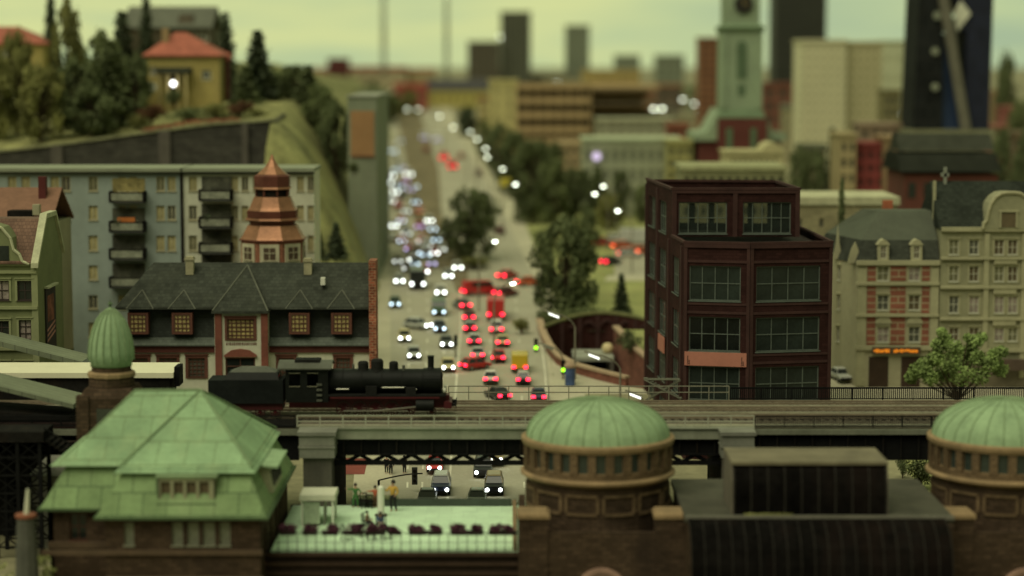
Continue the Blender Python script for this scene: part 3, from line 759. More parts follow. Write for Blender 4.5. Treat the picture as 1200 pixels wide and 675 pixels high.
def wire_table(px, py, lab):
    c = W(px, py, lerp([(590, 188), (645, 172.5)], py)); y = (H - zt_) / ((py - 70) / F); y = min(y, 187.5); x = (px - 600) / F * y
    t = thing('cafe_table', lab, 'table', (x, y, zt_), 'wire cafe furniture')
    mb = MB(); mb.lathe([(.55, .98), (.55, 1.03)], 14); o = mb.build('top', BLACKG); o.parent = t
    for k in range(3):
        a = k * 2.09 + .5; mb = MB(); mb.tube((math.cos(a) * .5, math.sin(a) * .5, 0), (math.cos(a) * .12, math.sin(a) * .12, .98), .045); o = mb.build('leg', BLACKG); o.parent = t
def wire_chair(px, py, rz, lab):
    y = min((H - zt_) / ((py - 70) / F), 187.5); x = (px - 600) / F * y
    t = thing('cafe_chair', lab, 'chair', (x, y, zt_), 'wire cafe furniture', rz)
    mb = MB(); mb.box(-.32, .32, -.32, .32, .58, .63); o = mb.build('seat', BLACKG); o.parent = t
    mb = MB(); mb.tube((-.3, .3, .6), (-.3, .38, 1.25), .045).tube((.3, .3, .6), (.3, .38, 1.25), .045).tube((-.3, .38, 1.25), (.3, .38, 1.25), .045).tube((0, .32, .62), (0, .38, 1.25), .035); o = mb.build('backrest', BLACKG); o.parent = t
    for sx_ in (-.28, .28):
        for sy in (-.28, .28):
            mb = MB(); mb.tube((sx_ * 1.15, sy * 1.15, 0), (sx_, sy, .58), .04); o = mb.build('leg', BLACKG); o.parent = t
wire_table(420, 636, 'dark wire cafe table near the terrace railing under the wide planter')
wire_chair(402, 640, 1.2, 'dark wire chair on the kiosk side of the cafe table')
wire_chair(432, 640, -1.3, 'dark wire chair between the two cafe tables')
wire_table(449, 639, 'dark wire cafe table close to the railing beneath the person in yellow')
wire_chair(446, 630, 0.2, 'dark wire chair pulled behind the cafe table below the person in yellow')
wire_chair(431, 601, 2.8, 'dark wire chair by the back wall between the green and orange figures')
wire_chair(424, 598, .3, 'dark wire chair by the back wall close to the green figure')
mb = MB(); hb = MB(); q = random.Random(3)
x = -13.6
t = thing('parapet_hedge', 'low dark hedge in a grey trough along the back of the terrace', 'hedge', (-6, yB - .5, zt_))
mb.box(-14.4, xb - .5, yB - .45, yB - .1, zt_ + .003, zt_ + .62); mb.build('trough', mat('dark_trough_green', (.055, .07, .055), .8), t)
while x < -10.3: leafball(hb, (x, yB - .3, zt_ + .75), .45, 60, .1, .6, int(x * 10) + 999); x += .5
hb.build('foliage', LEAF['dark'], t)

# ------------------------------------------------------------------ dark glazed hall between the domed towers
HG = mat('sooty_hall_glass', (.0055, .0048, .0044), .85, .6, .25, spec=.03, stain=((.016, .010, .008), .3, .6))
HR = mat('dark_grey_glazing_bar', (.034, .031, .027), .9, spec=.03)
FLATR = mat('grey_flat_roof', (.07, .067, .048), .92, .15, .3, stain=((.035, .035, .025), .4, .7))
hx0, hx1 = 14.0, 34.4
t = thing('glazed_hall', 'long sooty glazed hall with a curved ribbed roof between the domed towers', 'hall', (24, 168, 0))
prof = [(167.0, 7.35), (165.6, 7.1), (164.4, 6.5), (163.5, 5.6), (163.0, 4.4), (162.8, 3.0), (162.8, 0)]
mb = MB()
for (a, za), (b, zb) in zip(prof, prof[1:]): mb.face([(hx0, a, za), (hx1, a, za), (hx1, b, zb), (hx0, b, zb)])
mb.build('glazing', HG, t)
n = 19
for i in range(n + 1):
    x = hx0 + (hx1 - hx0) * i / n; mb = MB()
    for (a, za), (b, zb) in zip(prof, prof[1:]): mb.tube((x, a, za + .02), (x, b - .02, zb), .04, .04, 4)
    mb.build('glazing_bar', HR, t)
mb = MB(); mb.box(hx0 - .2, hx1 + .8, 167.0, 182.5, 6.9, 7.4); mb.build('flat_roof', FLATR, t)
mb = MB(); mb.box(hx0 - .2, hx1 + .8, 166.75, 166.98, 7.2, 7.52); mb.build('gutter', mat('dull_gutter', (.17, .16, .13), .7), t)
mb = MB(); mb.box(hx0, hx0 + .4, 166, 182, 0, 6.88).box(hx1 + .2, hx1 + .6, 166, 182, 0, 6.88).box(hx0 + .41, hx1 + .19, 181.6, 182, 0, 6.88); mb.build('wall', BRICK_D, t)
t = thing('roof_lantern', 'boxy tan topped roof lantern with dark glazed front on the hall roof', 'lantern', (23.7, 172, 7.8))
lx0, lx1 = (860 - 600) / F * 169, (1045.5 - 600) / F * 169
mb = MB(); mb.frus((lx0, lx1, 168.3, 174.6), 11.35, (lx0, lx1, 168.3, 174.6), 11.6); mb.build('roof', mat('tan_felt_roof', (.185, .16, .105), .9, .2, .3, stain=((.11, .095, .065), .4, .6)), t)
lp = [(168.6, 11.3), (168.2, 10.8), (167.9, 9.9), (167.75, 9.0), (167.7, 7.41)]
mb = MB()
for (a, za), (b, zb) in zip(lp, lp[1:]): mb.face([(lx0 + .1, a, za), (lx1 - .1, a, za), (lx1 - .1, b, zb), (lx0 + .1, b, zb)])
mb.build('glazing', HG, t)
for i in range(10):
    x = lx0 + .2 + (lx1 - lx0 - .4) * i / 9; mb = MB()
    for (a, za), (b, zb) in zip(lp, lp[1:]): mb.tube((x, a, za), (x, b - .02, zb), .06, .06, 4)
    mb.build('glazing_bar', HR, t)
for x in (lx0 - .02, lx1 - .2):
    mb = MB(); mb.hull([(x, a, z) for a, z in [(167.75, 7.41), (168.0, 10.2), (168.65, 11.34), (174.5, 11.34), (174.5, 7.41)]], [(x + .2, a, z) for a, z in [(167.75, 7.41), (168.0, 10.2), (168.65, 11.34), (174.5, 11.34), (174.5, 7.41)]])
    mb.build('end_wall', mat('grey_brown_end_wall', (.15, .13, .10), .9, .2, .4), t)
mb = MB(); q = random.Random(5)
for px in range(880, 935, 4):
    leafball(mb, ((px - 600) / F * 167.5, 167.3, 7.5), .28, 24, .1, .5, px)
tag(mb.build('moss', LEAF['olive']), 'strip of yellow green moss in the hall gutter', 'moss', kind='stuff')

# ------------------------------------------------------------------ chimney in the near corner, steel stair tower
cxx = (20.5 - 600) / F * 166; b = W(28, 604, 166)
t = thing('obelisk_chimney', 'tapered grey chimney with an orange rim in the near corner', 'chimney', (cxx, 166, 0))
mb = MB(); mb.lathe([(1.1, 0), (.75, b.z - .5), (.66, b.z)], 10, (cxx, 166)); mb.build('shaft', mat('dark_grey_stack', (.085, .085, .07), .9, .2, .6), t)
mb = MB(); mb.lathe([(.7, b.z - .12), (.86, b.z - .12), (.86, b.z + .12), (.6, b.z + .12)], 10, (cxx, 166)); mb.build('rim', mat('orange_rim', (.24, .085, .05), .8), t)
mb = MB(); mb.tube((cxx + .05, 166, b.z), (cxx + .2, 166, b.z + 2.1), .24, .12); mb.build('pipe', CREAMW, t)
mb = MB(); q = random.Random(9)
for i in range(14): leafball(mb, (-39.6 + q.uniform(-2.2, 3.0), 168.5 + q.uniform(-1, 2), q.uniform(1.5, 4.0)), .6, 50, .14, .8, i)
tag(mb.build('flowering_shrub', mat('pale_blossom', (.30, .32, .12), .9, .8, 2.0)), 'pale flowering bush behind the grey chimney', 'bush')
t = thing('stair_tower', 'black lattice steel tower carrying a stair beside the station roof', 'stair', (-41, 186, 0))
X0, X1, Y0, Y1, zz = -45.2, -41.3, 184, 187.5, 10.4
for x in (X0, (X0 + X1) / 2, X1):
    for y in (Y0, Y1): mb = MB(); mb.box(x - .16, x + .16, y - .16, y + .16, 0, zz); mb.build('leg', BLACK, t)
for y in (Y0, Y1):
    mb = MB(); z = 1.0
    while z < zz - .5:
        mb.tube((X0, y, z), (X1, y, z), .1, .1, 4)
        for a, b_ in ((X0, (X0 + X1) / 2), ((X0 + X1) / 2, X1)): mb.tube((a, y, z), (b_, y, z + 1.5), .07, .07, 4).tube((b_, y, z), (a, y, z + 1.5), .07, .07, 4)
        z += 1.6
    mb.build('lattice', BLACK, t)
mb = MB(); mb.box(-60, X1 + .4, Y0 - .3, Y1 + .3, zz, zz + .9); mb.build('deck', BLACKG, t)
mb = MB()
for i in range(12): mb.box(X1 + .4 + i * .42, X1 + .95 + i * .42, Y0, Y1 - .5, zz - .1 - i * .27, zz + .1 - i * .27)
mb.build('stair_flight', BLACKG, t)
mb = MB()
for i in range(13): mb.box(X1 + .45 + i * .42, X1 + .5 + i * .42, Y0 - .1, Y0 - .04, zz - i * .27, zz + 1.2 - i * .27)
mb.tube((X1 + .4, Y0 - .07, zz + 1.25), (X1 + 5.5, Y0 - .07, zz + 1.25 - 12 * .27), .06, .06, 5); mb.build('handrail', BLACK, t)
t = thing('shed', 'low pale grey corrugated shed behind the station wall', 'shed', (-39, 190, 0))
mb = MB(); mb.box(-43, -36, 188, 193, 0, 6.6); mb.build('wall', mat('pale_grey_shed', (.24, .24, .19), .9), t)
mb = MB(); mb.frus((-43.3, -35.7, 187.7, 193.3), 6.6, (-42, -37, 190, 191), 8.0); mb.build('roof', mat('grey_shed_roof', (.27, .27, .22), .9), t)

# ------------------------------------------------------------------ station roofs west of the turret
YPl = 206; z0 = W(0, 443, YPl).z; z1 = W(0, 433, YPl + 2).z
t = thing('platform_canopy', 'long flat platform canopy with a bright cream top edge', 'canopy', (-48, YPl, 10))
mb = MB(); xe = (199 - 600) / F * YPl
mb.hull([(-75, YPl, z0), (xe, YPl, z0), (xe, YPl + 4.5, z1 - .1), (-75, YPl + 4.5, z1 - .1)], [(-75, YPl, z0 + .5), (xe, YPl, z0 + .5), (xe, YPl + 4.5, z1 + .35), (-75, YPl + 4.5, z1 + .35)])
mb.build('roof', mat('bright_cream_canopy', (.74, .71, .52), .55, .04), t)
mb = MB(); mb.box(-75, xe - .4, YPl + .3, YPl + 4.4, z0 - 2.2, z0 - .02); mb.build('soffit', BLACKG, t)
mb = MB(); mb.box(xe + .01, xe + .5, YPl + .5, YPl + 3, z0 - .9, z0 + 1.0); mb.build('signal_box', BLACK, t)
for x in (-70, -60, -50, -40):
    mb = MB(); mb.box(x - .2, x + .2, YPl + 1.5, YPl + 2, 10.9, z0 - 2.2); mb.build('post', BLACKG, t)
GC = mat('grey_green_canopy_felt', (.17, .19, .125), .9, .14, .3, brick=(1.2, 9, (.1, .11, .08), .05, .06))
def slope_roof(pts, Y, depth, lab):
    t = thing('station_roof', lab, 'roof', (W(*pts[0], Y).x, Y, 9))
    P_ = [W(px, py, Y) for px, py in pts]
    mb = MB(); mb.hull([(p.x, Y, p.z) for p in P_], [(p.x, Y + depth, p.z) for p in P_]); mb.build('roof_slab', GC, t)
    x1_ = max(p.x for p in P_) - .5
    mb = MB(); mb.hull([(-75, Y + .4, 10.9), (x1_, Y + .4, 10.9), (x1_, Y + depth - .3, 10.9), (-75, Y + depth - .3, 10.9)], [(-75, Y + .4, W(0, 470, Y).z + 1), (x1_ - .1, Y + .4, P_[1].z - 1.2), (x1_ - .1, Y + depth - .3, P_[1].z - 1.2), (-75, Y + depth - .3, W(0, 470, Y).z + 1)]); mb.build('end_wall', BLACKG, t)
slope_roof([(-60, 438), (86, 474), (86, 479), (-60, 443)], 192, 6, 'pitched grey green station roof sloping down to the brick turret')
slope_roof([(-60, 385), (96, 424), (88, 428), (-60, 391)], 213, 5, 'pitched grey green station roof behind the cream canopy edge')
t = thing('platform_wall', 'dark maroon wooden wall under the near station roof', 'wall', (-45, 194, 8))
mb = MB(); mb.box(-75, -39.4, 190.6, 191, 8, 10.9); mb.build('wall', mat('sooty_maroon_boards', (.035, .013, .013), .8), t)
mb = MB(); mb.box(-75, -39.4, 190.3, 190.59, 9.2, 9.35); mb.build('rail', mat('dark_brown_rail', (.06, .045, .035), .8), t)

t = thing('dark_hall_backing', 'black wall standing in for the dark hall interior behind the stair tower', 'shed', (-56, 194, 0))
mb = MB(); mb.box(-76, -33, 193.2, 194.5, 0, 8.9); mb.build('wall', BLACKG, t)  # black wall added to stand in for the dark hall interior
for x in (-70, -64, -58, -52, -46, -40):
    mb = MB(); mb.box(x - .25, x + .25, 192.9, 193.19, 0, 8.8); mb.build('pilaster', BLACK, t)
# ------------------------------------------------------------------ railway viaduct
ZD = 10.5; YN, YFAR = 190.0, 206.6
bx = lambda px, Y: (px - 600) / F * Y
t = thing('railway_viaduct', 'railway viaduct on grey piers with a black riveted girder over the road', 'viaduct', (0, 198, ZD))
mb = MB(); mb.box(-75, 75, YN + .6, YFAR, ZD - .9, ZD - .25); mb.build('deck', BLACKG, t)
mb = MB(); mb.box(bx(347, YN), bx(888, YN), YN - .05, YN + .58, ZD - .95, ZD); mb.box(bx(347, YN), bx(888, YN), YN - .25, YN + .3, ZD + .003, ZD + .13); mb.build('edge_beam', GIRDER, t)
mb = MB(); mb.box(bx(888, YN) + .01, 75, YN, YN + .58, ZD - .55, ZD - .1); mb.box(-75, bx(347, YN) - .01, YN, YN + .58, ZD - .6, ZD - .1); mb.build('edge_strip', mat('dull_grey_green', (.15, .155, .115), .8, .2, .4), t)
mb = MB(); g0, g1 = bx(388, YN), bx(849, YN)
mb.box(g0, g1, YN + .6, YN + 1.0, ZD - 2.48, ZD - .96).box(g0, g1, YN + .3, YN + 1.2, ZD - 2.49, ZD - 2.35)
mb.box(g1 + 2.9, 75, YN + .6, YN + 1.0, ZD - 3.0, ZD - .56).box(-75, g0 - 3.2, YN + .6, YN + 1.0, ZD - 3.0, ZD - .61)
mb.box(-75, 75, YFAR - 1.2, YFAR - .8, ZD - 2.6, ZD - .9); mb.build('girder', BLACK, t)
x = g0 + .8
while x < g1: mb = MB(); mb.box(x, x + .14, YN + .35, YN + .599, ZD - 2.34, ZD - .97); mb.build('stiffener', BLACKG, t); x += 1.6
x = g1 + 3.4
while x < 74: mb = MB(); mb.box(x, x + .14, YN + .35, YN + .599, ZD - 2.89, ZD - .57); mb.build('stiffener', BLACKG, t); x += 1.6
mb = MB(); zb, zu = ZD - 3.15, ZD - 2.5
mb.box(g0, g1, YN + .5, YN + .9, zb - .28, zb + .1)
n = 15
for i in range(n):
    a, b = g0 + (g1 - g0) * i / n, g0 + (g1 - g0) * (i + 1) / n; m_ = (a + b) / 2
    mb.tube((a, YN + .7, zu), (m_, YN + .7, zb), .2, .2, 6).tube((m_, YN + .7, zb), (b, YN + .7, zu), .2, .2, 6)
mb.build('lattice', BLACK, t)
for x, wd in ((bx(368.5, 188), 3.25), (bx(868, 188), 3.0)):
    mb = MB(); mb.box(x - wd / 2 + .35, x + wd / 2 - .35, 188, YN + 1, 0, ZD - 2.25); pr = mb.build('pier', STONE_B, t)
    mb = MB(); mb.box(x - wd / 2 + .05, x + wd / 2 - .05, 187.6, YN + .4, ZD - 2.24, ZD - .2).box(x - wd / 2 - .1, x + wd / 2 + .1, 187.4, YN + .5, ZD - .19, ZD + .12).box(x - wd / 2 - .02, x + wd / 2 + .02, 187.5, YN + .45, ZD - 1.35, ZD - 1.2)
    mb.build('pier_head', STONE_P, pr)
    mb = MB(); mb.box(x - wd / 2 + .5, x + wd / 2 - .5, YN + 1.5, YFAR - .5, 0, ZD - 1); mb.build('pier', BLACKG, t)
mb = MB(); mb.box(-75, 75, YN + .62, YFAR, ZD - .249, ZD - .05); mb.build('ballast_bed', BALLAST, t)
mb = MB(); mb.box(-75, bx(344, YN), YN + .7, YN + 4.6, ZD - .045, ZD + .07); mb.build('dark_walkway_sheet', BLACKG, t)  # dark sheet added over the ballast to darken this stretch of deck
mb = MB(); mb.box(bx(344.2, YN), 75, YN + .7, YN + 2.0, ZD - .045, ZD + .1); mb.build('walkway', mat('walkway_boards', (.26, .25, .18), .9, .15, .3, brick=(3, .5, (.15, .14, .1), .04, .1)), t)
for Y in (196.0, 200.3, 204.0):
    for dy in (-.72, .72):
        mb = MB(); mb.box(-75, 75, Y + dy - .06, Y + dy + .06, ZD + .06, ZD + .24); mb.build('rail', RAILM, t)
    mb = MB(); x = -74.5
    while x < 74.5: mb.box(x, x + .26, Y - 1.3, Y + 1.3, ZD - .049, ZD + .055); x += .75
    o = mb.build('sleepers', SLEEPER, t); o['kind'] = 'stuff'
for Y in (198.3, 202.3):
    mb = MB(); mb.box(-75, 75, Y - .12, Y + .12, ZD - .049, ZD + .16); mb.build('cable_trough', mat('pale_cable_trough', (.3, .28, .2), .9, .2, .5), t)

def railing(lab, xa, xb, Y, h, step, m, z=ZD + .13, bars=(.5, 1.0), thick=.05, mesh=False):
    t = thing('bridge_railing', lab, 'railing', ((xa + xb) / 2, Y, z))
    n = max(1, round((xb - xa) / step)); pm = MB(); pm.box(-thick, thick, -thick, thick, 0, h); pd = pm.data('post')
    for i in range(n + 1): link('post', pd, t, Vector((xa + (xb - xa) * i / n, Y, z)) - OFF[t.name], m=m)
    mb = MB()
    for f in bars: mb.box(xa, xb, Y - thick * .8, Y + thick * .8, z + h * f - thick * (1 if f < 1 else 1.1), z + h * f + thick * (1 if f < 1 else 1.1))
    mb.build('rail', m, t)
    if mesh:
        mb = MB(); x = xa + .2
        while x < xb: mb.box(x - .045, x + .045, Y - .02, Y + .02, z + .05, z + h - .05); x += .19
        mb.build('bars', m, t)
railing('pale grey three bar railing along the near edge of the viaduct', bx(345, YN), bx(887, YN), YN + .1, 1.05, 2.08, RAILING)
railing('black barred fence along the near edge east of the pale railing', bx(889, YN), 75, YN + .1, 1.0, 2.6, BLACK, bars=(.1, 1.0), mesh=True)
railing('black barred fence by the near edge behind the green station roof', -75, bx(343, YN), YN + .1, 1.0, 2.6, BLACK, bars=(.1, 1.0), mesh=True)
railing('thin grey railing on the far side of the tracks in front of the traffic', bx(525, YFAR), bx(857, YFAR), YFAR, 1.35, 1.9, mat('weathered_railing', (.21, .20, .15), .7), z=ZD - .02, bars=(.55, 1.0), thick=.045)
railing('black lattice fence on the far side of the tracks below the maroon warehouse', bx(859, YFAR), 75, YFAR, 1.2, 2.9, BLACK, z=ZD - .02, bars=(.08, .95, 1.0), mesh=True)

# ------------------------------------------------------------------ steam locomotive
Yl = 196.0; zr = ZD + .24
LX = lambda px: (px - 600) / F * Yl
LZ = lambda py: W(500, py, Yl - 1.2).z
t = thing('steam_locomotive', 'black steam locomotive with dark red wheels crossing the viaduct', 'locomotive', (LX(430), Yl, zr))
LB = mat('loco_black', (.009, .010, .009), .5, .35, .4, spec=.12)
LD = mat('loco_soot', (.016, .016, .015), .85, .3, .5, spec=.06)
LG = mat('loco_grey_roof', (.085, .088, .07), .6, .2, .5)
zb = zr + 2.75
def cylx(mb, xa, xb, r, z=zb, r1=None, n=28, y=Yl):
    mb.tube((xa, y, z), (xb, y, z), r, r if r1 is None else r1, n)
mb = MB(); cylx(mb, LX(384), LX(495), .98); mb.build('boiler', LB, t, True).modifiers.new('e', 'EDGE_SPLIT')
mb = MB(); cylx(mb, LX(495.3), LX(516), 1.04); cylx(mb, LX(516.01), LX(518), .95, r1=.6); mb.build('smokebox', LB, t)
mb = MB()
for px in (400, 422, 446, 470): cylx(mb, LX(px), LX(px + 1.2), 1.0)
mb.build('boiler_band', LD, t)
for px, r, h, nm in ((424, .5, .62, 'sand_dome'), (440.5, .58, .8, 'steam_dome'), (460, .42, .6, 'sand_dome')):
    mb = MB(); mb.lathe([(r * 1.15, zb + .7), (r, zb + .98), (r, zb + .95 + h * .8), (r * .75, zb + .95 + h), (.05, zb + 1 + h)], 16, (LX(px), Yl)); mb.build(nm, LD, t)
mb = MB(); mb.lathe([(.42, zb + .85), (.28, zb + 1.15), (.3, zb + 1.95), (.36, zb + 2.0), (.3, zb + 2.02)], 16, (LX(504), Yl)); mb.build('chimney', LB, t)
mb = MB(); mb.tube((LX(472), Yl - .3, zb + .85), (LX(472), Yl - .3, zb + 1.3), .14).tube((LX(412), Yl, zb + .9), (LX(412), Yl, zb + 1.35), .1); mb.build('whistle', LG, t)
# cab
ca, cb = LX(334), LX(384)
mb = MB(); panel(mb, frame(ca, Yl - 1.45, zr + 1.25), cb - ca, 2.75, [(.35, 1.35, 1.3, 2.3), (2.0, 3.0, 1.3, 2.3)], .12)
panel(mb, frame(cb, Yl - 1.45, zr + 1.25, R(90)), 2.9, 2.75, [(.2, .9, 1.5, 2.4), (2.0, 2.7, 1.5, 2.4)], .12)
mb.face([(ca, Yl + 1.45, zr + 1.25), (cb, Yl + 1.45, zr + 1.25), (cb, Yl + 1.45, zr + 4), (ca, Yl + 1.45, zr + 4)]); mb.build('cab', LB, t)
mb = MB()
for a in (.33, 1.98): mb.box(ca + a, ca + a + 1.04, Yl - 1.49, Yl - 1.45, zr + 2.5, zr + 2.54).box(ca + a, ca + a + 1.04, Yl - 1.49, Yl - 1.45, zr + 3.56, zr + 3.6)
mb.build('cab_window_trim', mat('brass_grey_trim', (.3, .28, .2), .4), t)
mb = MB(); nrm = 9; pr = [(Yl - 1.75 + 3.5 * k / nrm, zr + 4.0 + .42 * math.sin(math.pi * k / nrm)) for k in range(nrm + 1)]
mb.hull([(ca - .7, y, z) for y, z in pr] + [(ca - .7, y, z - .1) for y, z in reversed(pr)], [(cb + .35, y, z) for y, z in pr] + [(cb + .35, y, z - .1) for y, z in reversed(pr)]); mb.build('cab_roof', LG, t)
mb = MB(); mb.box(ca + .8, cb - .8, Yl - .8, Yl + .6, zr + 4.35, zr + 4.55); mb.build('roof_vent', LD, t)
for i in range(4):
    mb = MB(); mb.box(cb - 1.05, cb - .55, Yl - 1.62, Yl - 1.46, zr + 1.35 + i * .42, zr + 1.5 + i * .42); mb.build('cab_step', LG, t)
# running board, frame, cylinders
mb = MB(); mb.box(cb, LX(522), Yl - 1.45, Yl + 1.45, zr + 1.72, zr + 1.84); mb.build('running_board', LD, t)
mb = MB(); mb.box(ca + .2, LX(526), Yl - .58, Yl + .58, zr + .7, zr + 1.7).box(LX(520), LX(527), Yl - 1.35, Yl + 1.35, zr + .75, zr + 1.3); mb.build('frame', RED, t)
mb = MB(); mb.box(cb + .2, LX(515), Yl - 1.42, Yl - 1.3, zr + 1.55, zr + 1.71); mb.build('red_line', RED, t)
mb = MB(); cylx(mb, LX(487), LX(508), .46, zr + 1.0, y=Yl - 1.25); mb.build('cylinder', LB, t)
mb = MB()
for a, b, z in ((393, 408, .12), (447, 473, .25), (478, 488, .1)): mb.tube((LX(a), Yl - 1.1, zb - .62 + z), (LX(b), Yl - 1.1, zb - .62 + z), .05, .05, 6)
mb.build('pipework', mat('polished_pipe', (.45, .44, .36), .3, .1, metal=.7), t)
mb = MB(); mb.box(LX(428), LX(441), Yl - 1.4, Yl - .95, zr + 1.85, zr + 2.5).box(LX(475), LX(487), Yl - 1.4, Yl - .9, zr + 1.85, zr + 2.4); mb.build('air_pump', LD, t)
def wheel(px, r, name='driving_wheel', y=Yl - .78):
    x = LX(px); mb = MB()
    n = 24; ring = lambda rr_, yy: [(x + rr_ * math.cos(2 * math.pi * k / n), yy, zr + r + rr_ * math.sin(2 * math.pi * k / n)) for k in range(n)]
    A, B, C, D = ring(r, y), ring(r, y + .14), ring(r * .84, y), ring(r * .84, y + .14)
    vs = A + B + C + D; fs = []
    for k in range(n):
        j = (k + 1) % n; fs += [(k, j, n + j, n + k), (2 * n + k, 3 * n + k, 3 * n + j, 2 * n + j), (k, 2 * n + k, 2 * n + j, j), (n + k, n + j, 3 * n + j, 3 * n + k)]
    mb.mesh(vs, fs); o = mb.build(name, mat('loco_wheel_tyre', (.05, .02, .02), .5), t)
    mb = MB()
    for k in range(11):
        a = 2 * math.pi * k / 11; mb.tube((x, y + .07, zr + r), (x + math.cos(a) * r * .85, y + .07, zr + r + math.sin(a) * r * .85), .06 if r > .5 else .04, None, 5)
    mb.tube((x, y - .03, zr + r), (x, y + .15, zr + r), r * .22, None, 12); mb.build('spokes', RED, o)
for px in (401, 420, 439, 458, 477): wheel(px, .72)
wheel(505, .45, 'leading_wheel')
mb = MB(); mb.tube((LX(401), Yl - .95, zr + .55), (LX(477), Yl - .95, zr + .55), .08, None, 6).tube((LX(439), Yl - 1.02, zr + .55), (LX(492), Yl - 1.1, zr + 1.0), .09, None, 6); mb.build('coupling_rod', mat('polished_pipe', (.45, .44, .36), .3), t)
mb = MB(); mb.box(LX(527.01), LX(529), Yl - 1.4, Yl + 1.4, zr + .75, zr + 1.25); mb.build('buffer_beam', RED, t)
for y in (-.87, .87):
    mb = MB(); mb.tube((LX(529), Yl + y, zr + 1.0), (LX(533.5), Yl + y, zr + 1.0), .14).tube((LX(533.5), Yl + y, zr + 1.0), (LX(534.3), Yl + y, zr + 1.0), .28, None, 14); mb.build('buffer', LD, t)
    mb = MB(); mb.tube((LX(519), Yl + y, zr + 2.1), (LX(522), Yl + y, zr + 2.1), .22, None, 14); mb.build('headlamp', mat('lamp_lens', (.5, .5, .4), .2), t)
# tender
ta, tb = LX(243), LX(331)
mb = MB(); mb.box(ta, tb, Yl - 1.4, Yl + 1.4, zr + 1.15, zr + 3.0); mb.build('tender_body', mat('tender_black', (.012, .014, .0135), .8, .3, .4, spec=.08), t)
mb = MB(); mb.hull([(LX(262), Yl - 1.25, zr + 3.01), (LX(326), Yl - 1.25, zr + 3.01), (LX(326), Yl + 1.25, zr + 3.01), (LX(262), Yl + 1.25, zr + 3.01)], [(LX(266), Yl - .9, zr + 3.55), (LX(324), Yl - .9, zr + 3.55), (LX(324), Yl + .9, zr + 3.55), (LX(266), Yl + .9, zr + 3.55)]); mb.build('coal_bunker', LB, t)
mb = MB(); mb.frus((LX(268), LX(322), Yl - .85, Yl + .85), zr + 3.56, (LX(280), LX(310), Yl - .3, Yl + .3), zr + 3.9); mb.build('coal_cover', LG, t)
mb = MB(); mb.box(ta + .1, tb - .1, Yl - 1.1, Yl + 1.1, zr + .6, zr + 1.14); mb.build('tender_frame', mat('sooty_red', (.07, .012, .014), .6), t)
for px in (254, 272, 303, 321): wheel(px, .48, 'tender_wheel', Yl - 1.15)
for o in t.children:
    if 'wheel' in o.name or 'rod' in o.name: continue
    cy, cz = Yl - OFF[o.name].y, zr - OFF[o.name].z
    for v_ in o.data.vertices: v_.co.y = cy + (v_.co.y - cy) * 1.17; v_.co.z = cz + (v_.co.z - cz) * 1.17

# ------------------------------------------------------------------ warehouse by the viaduct
t = thing('brick_warehouse', 'maroon brick warehouse with steel windows and a set back top storey', 'warehouse', (25, 235, 0))
zl, zu_ = 24.0, 29.2
A = Vector((18.5, 228)); Bm = Vector((25.4, 226.4)); C = Vector((34.4, 228.2)); D = Vector((16.2, 257)); Ee = Vector((33.6, 252))
MP = glassy('warehouse_pane', (.018, .024, .021), .25)
def wall_between(a, b, z0, z1, ops, mb, d=.3):
    v = b - a; ang = math.atan2(v.y, v.x); M = frame(a.x, a.y, z0, ang); panel(mb, M, v.length, z1 - z0, ops, d); return M
wall = MB(); wins = []
fl = [(W(800, yb_, 227).z, W(800, yt_, 227).z) for yt_, yb_ in ((312, 353), (372, 412), (430, 470), (488, 528))]
z0 = 0.0
# the two front faces, meeting at a shallow angle
for a, b in ((A, Bm), (Bm, C)):
    L_ = (b - a).length; m_ = 1.0 if a is A else 1.3
    ops = [(m_ * .55, L_ - m_, lo - z0, hi - z0) for lo, hi in fl]
    M = wall_between(a, b, z0, zl, ops, wall); wins += [(M, o, 4, 2) for o in ops]
# the west flank, receding
v = D - A; L_ = v.length; ang = math.atan2(-v.y, -v.x)
hfl = [(W(780, b_, 240).z, W(780, a_, 240).z) for a_, b_ in ((238, 275), (295, 337), (355, 395), (410, 450), (470, 510))]
ops = []
for c in (.165, .46): ops += [(L_ * c - 2.6, L_ * c + 2.6, lo, hi) for lo, hi in hfl]
ops += [(L_ * .80 - 2.2, L_ * .80 + 2.2, lo, hi) for lo, hi in hfl[1:]]
M = frame(D.x, D.y, z0, ang)
panel(wall, M, L_ - 8.8, zu_, [o for o in ops if o[1] < L_ - 8.8], .3)
hi_part = MB()
M2 = M @ Matrix.Translation((L_ - 8.8, 0, 0))
o2 = [(a - L_ + 8.8, b - L_ + 8.8, c, e_) for a, b, c, e_ in ops if b > L_ - 8.8]
panel(wall, M2, 8.8, zl, o2, .3)
wins += [(M, o, 3, 2) for o in ops]
